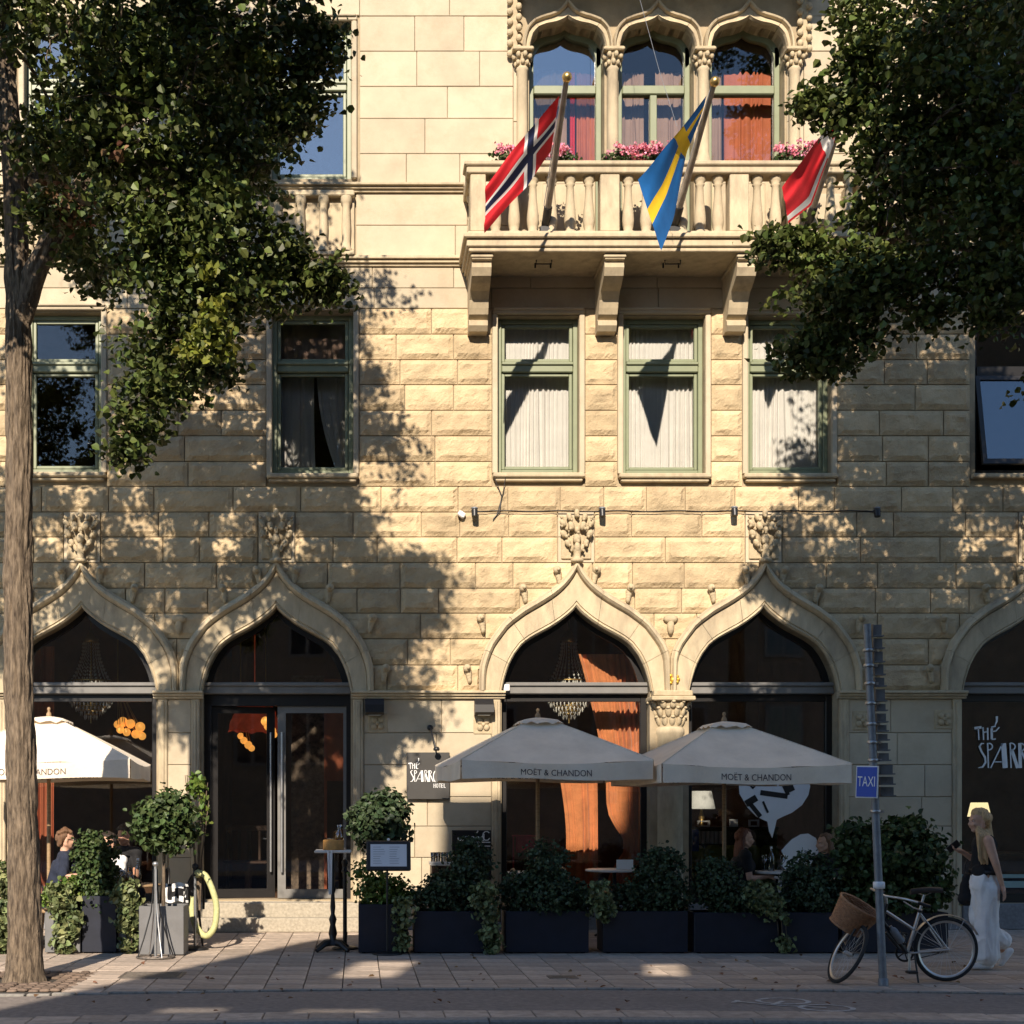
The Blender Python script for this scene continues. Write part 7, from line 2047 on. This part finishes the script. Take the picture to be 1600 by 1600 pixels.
for s_ in (-1, 1):
    tub('chain_stay', [bb_+Vector((.02, s_*.03, 0)), rh+Vector((0, s_*.055, 0))], .009, M['alu'], 8)
    tub('seat_stay', [st+Vector((.0, s_*.02, -.02)), rh+Vector((0, s_*.055, 0))], .008, M['alu'], 8)
# saddle
sd = MB(); c = bq(1446, 1392)
rows = []
for i in range(11):
    u = i/10; x_ = -.14+.27*u; w_ = .022+.062*max(0, (u-.35)/.65)**1.3; zz = .012*math.sin(u*PI)+.018*u*u
    rows.append([c+Vector((x_, w_*math.sin(a), zz+.018*math.cos(a)-(.022 if abs(a) > 1.8 else 0))) for a in np.linspace(-2.4, 2.4, 11)])
sd.grid(rows, smooth=True); sd.add(rows[0], [tuple(range(11))]); sd.add(rows[-1], [tuple(range(10, -1, -1))]); sd.build('saddle', M['leather'], bike)
tub('saddle_rail', [c+Vector((-.10, .02, -.01)), c+Vector((0, .02, -.045)), c+Vector((.08, .02, -.01))], .005, M['alu'], 6)
# mudguard
mg = MB(); rows = []
for k in range(22):
    a = math.radians(25+k*6.6); r = RW+.025
    rows.append([rh+Vector((r*math.cos(a)+(0), o, r*math.sin(a)-(abs(o)*.3))) for o in (-.028, -.018, 0, .018, .028)])
mg.grid(rows, smooth=True); mg.grid([[p+Vector((0, 0, -.003)) for p in r_][::-1] for r_ in rows], smooth=True); mg.build('mudguard', M['alu'], bike)
for a in (60, 150):
    p = rh+Vector(((RW+.02)*math.cos(math.radians(a)), -.03, (RW+.02)*math.sin(math.radians(a)))); tub('mudguard_stay', [rh+Vector((0, -.05, 0)), p], .003, M['alu'], 5)
# fork, stem, handlebar
cr = fcx+upv*(RW+.045)
tub('fork_crown', [hd1, cr], .016, M['black'])
for s_ in (-1, 1): tub('fork_blade', [cr+nf*s_*.04, fcx+upv*.1+nf*s_*.05, fcx+nf*s_*.048], [.012, .010, .008], M['black'], 8)
hs = bq(1384, 1400, -.03); tub('stem', [hd0, hs], .014, M['alu'])
hx = Vector((.45, -.85, -.18)).normalized()
tub('handlebar', [hs-hx*.27+Vector((.10, 0, .0)), hs-hx*.2+Vector((.02, 0, .02)), hs, hs+hx*.2+Vector((.02, 0, .02)), hs+hx*.25+Vector((.10, 0, 0))], .011, M['alu'])
for s_ in (-1, 1): e = hs+hx*s_*(.25 if s_ > 0 else .27)+Vector((.10, 0, 0)); tub('grip', [e+Vector((-.01, 0, 0)), e+Vector((.10, .0, -.035))], .017, M['black'])
tub('brake_lever', [hs+hx*.2, hs+hx*.24+Vector((.06, 0, -.05)), hs+hx*.25+Vector((.13, 0, -.07))], .006, M['alu'], 6)
# crank, chainring, chain, pedals
cg = MB(); cg.lathe([(.085, -.004), (.09, 0), (.085, .004), (.07, .003), (.07, -.003), (.085, -.004)], bb_+Vector((0, .05, 0)), 28, M=Matrix.Rotation(PI/2, 4, 'X'))
for k in range(5): a = k*2*PI/5; cg.tube([bb_+Vector((0, .05, 0)), bb_+Vector((.075*math.cos(a), .05, .075*math.sin(a)))], .006, 5)
cg.build('chainring', M['black'], bike)
tub('chain', [bb_+Vector((0, .05, .085)), rh+Vector((0, .05, .035)), rh+Vector((.035, .05, 0)), rh+Vector((0, .05, -.035)), bb_+Vector((0, .05, -.085))], .005, M['black'], 5)
for (s_, e) in ((-1, Vector((0, -.06, -.165))), (1, Vector((0, .07, .165)))):
    tub('crank', [bb_+Vector((0, s_*.05, 0)), bb_+e], .011, M['alu'], 8)
    mb = MB(); pc = bb_+e+Vector((0, s_*.05, 0)); mb.box(pc.x-.045, pc.x+.045, pc.y-.045, pc.y+.045, pc.z-.012, pc.z+.012, bev=.006); mb.build('pedal', M['black'], bike)
tub('kickstand', [bb_+Vector((.06, -.03, -.01)), bb_+Vector((.065, -.10, -bb_.z+.006))], .009, M['black'], 8)
# bottle in its cage
bo = MB(); p0 = bq(1391, 1447, -.05); p1 = bq(1409, 1472, -.05); bo.tube([p0, p0.lerp(p1, .12), p0.lerp(p1, .2), p0.lerp(p1, .3), p1], [.014, .016, .03, .035, .035], 12); bo.build('bottle', M['galv'], bike)
tub('bottle_cage', [p1+Vector((.02, .0, -.02)), p1+Vector((.03, -.02, .04)), p0.lerp(p1, .5)+Vector((.03, -.03, .03))], .005, M['black'], 6)
tub('pump', [hd1.lerp(bb_, .2)+Vector((-.02, -.03, -.03)), hd1.lerp(bb_, .75)+Vector((-.02, -.03, -.03))], .014, M['black'], 8)
# wicker basket: woven strips round bent stakes
bt_ = thing('wicker_basket', 'round brown wicker basket tilted on the bicycle handlebar', 'basket', bq(1330, 1445))
bk = bq(1333, 1432); upb = Vector((.46, -.34, .82)).normalized(); rb_ = (Vector((1, 0, 0))-upb*upb.x).normalized(); fb2 = upb.cross(rb_)
def bp(a, h, g=0.0):
    rr_ = .155+.050*h; ex = 1.0+.0*h
    return bk+(rb_*math.cos(a)*rr_*1.0+fb2*math.sin(a)*rr_*.82)*(1+g)+upb*(-.12+.235*h)
bo_ = MB(); rows = [[bp(2*PI*k/48, 0)*(j/4)+(bk-upb*.12)*(1-j/4) for k in range(49)] for j in range(5)]; bo_.grid(rows, smooth=True); bo_.build('bottom', M['wicker'], bt_)
wv = MB(); NR = 15
for i in range(NR):
    pts = [bp(2*PI*k/72, (i+.5)/NR, .020*(1 if (k//2+i) % 2 else -1)*.8) for k in range(73)]
    wv.tube(pts, .0085, 5, caps=False)
wv.build('weave', M['wicker'], bt_)
sk_ = MB(); 
for k in range(36): sk_.tube([bp(2*PI*(k+.25)/36, 0), bp(2*PI*(k+.25)/36, 1.02)], .004, 5)
sk_.build('stakes', M['wicker'], bt_)
for hh_, nm in ((1.03, 'rim'), (0.0, 'foot_rim')):
    rm = MB(); rm.tube([bp(2*PI*k/96, hh_, .02+.012*math.sin(k*1.05)) for k in range(97)], .013, 6, caps=False); rm.build(nm, M['wicker'], bt_)
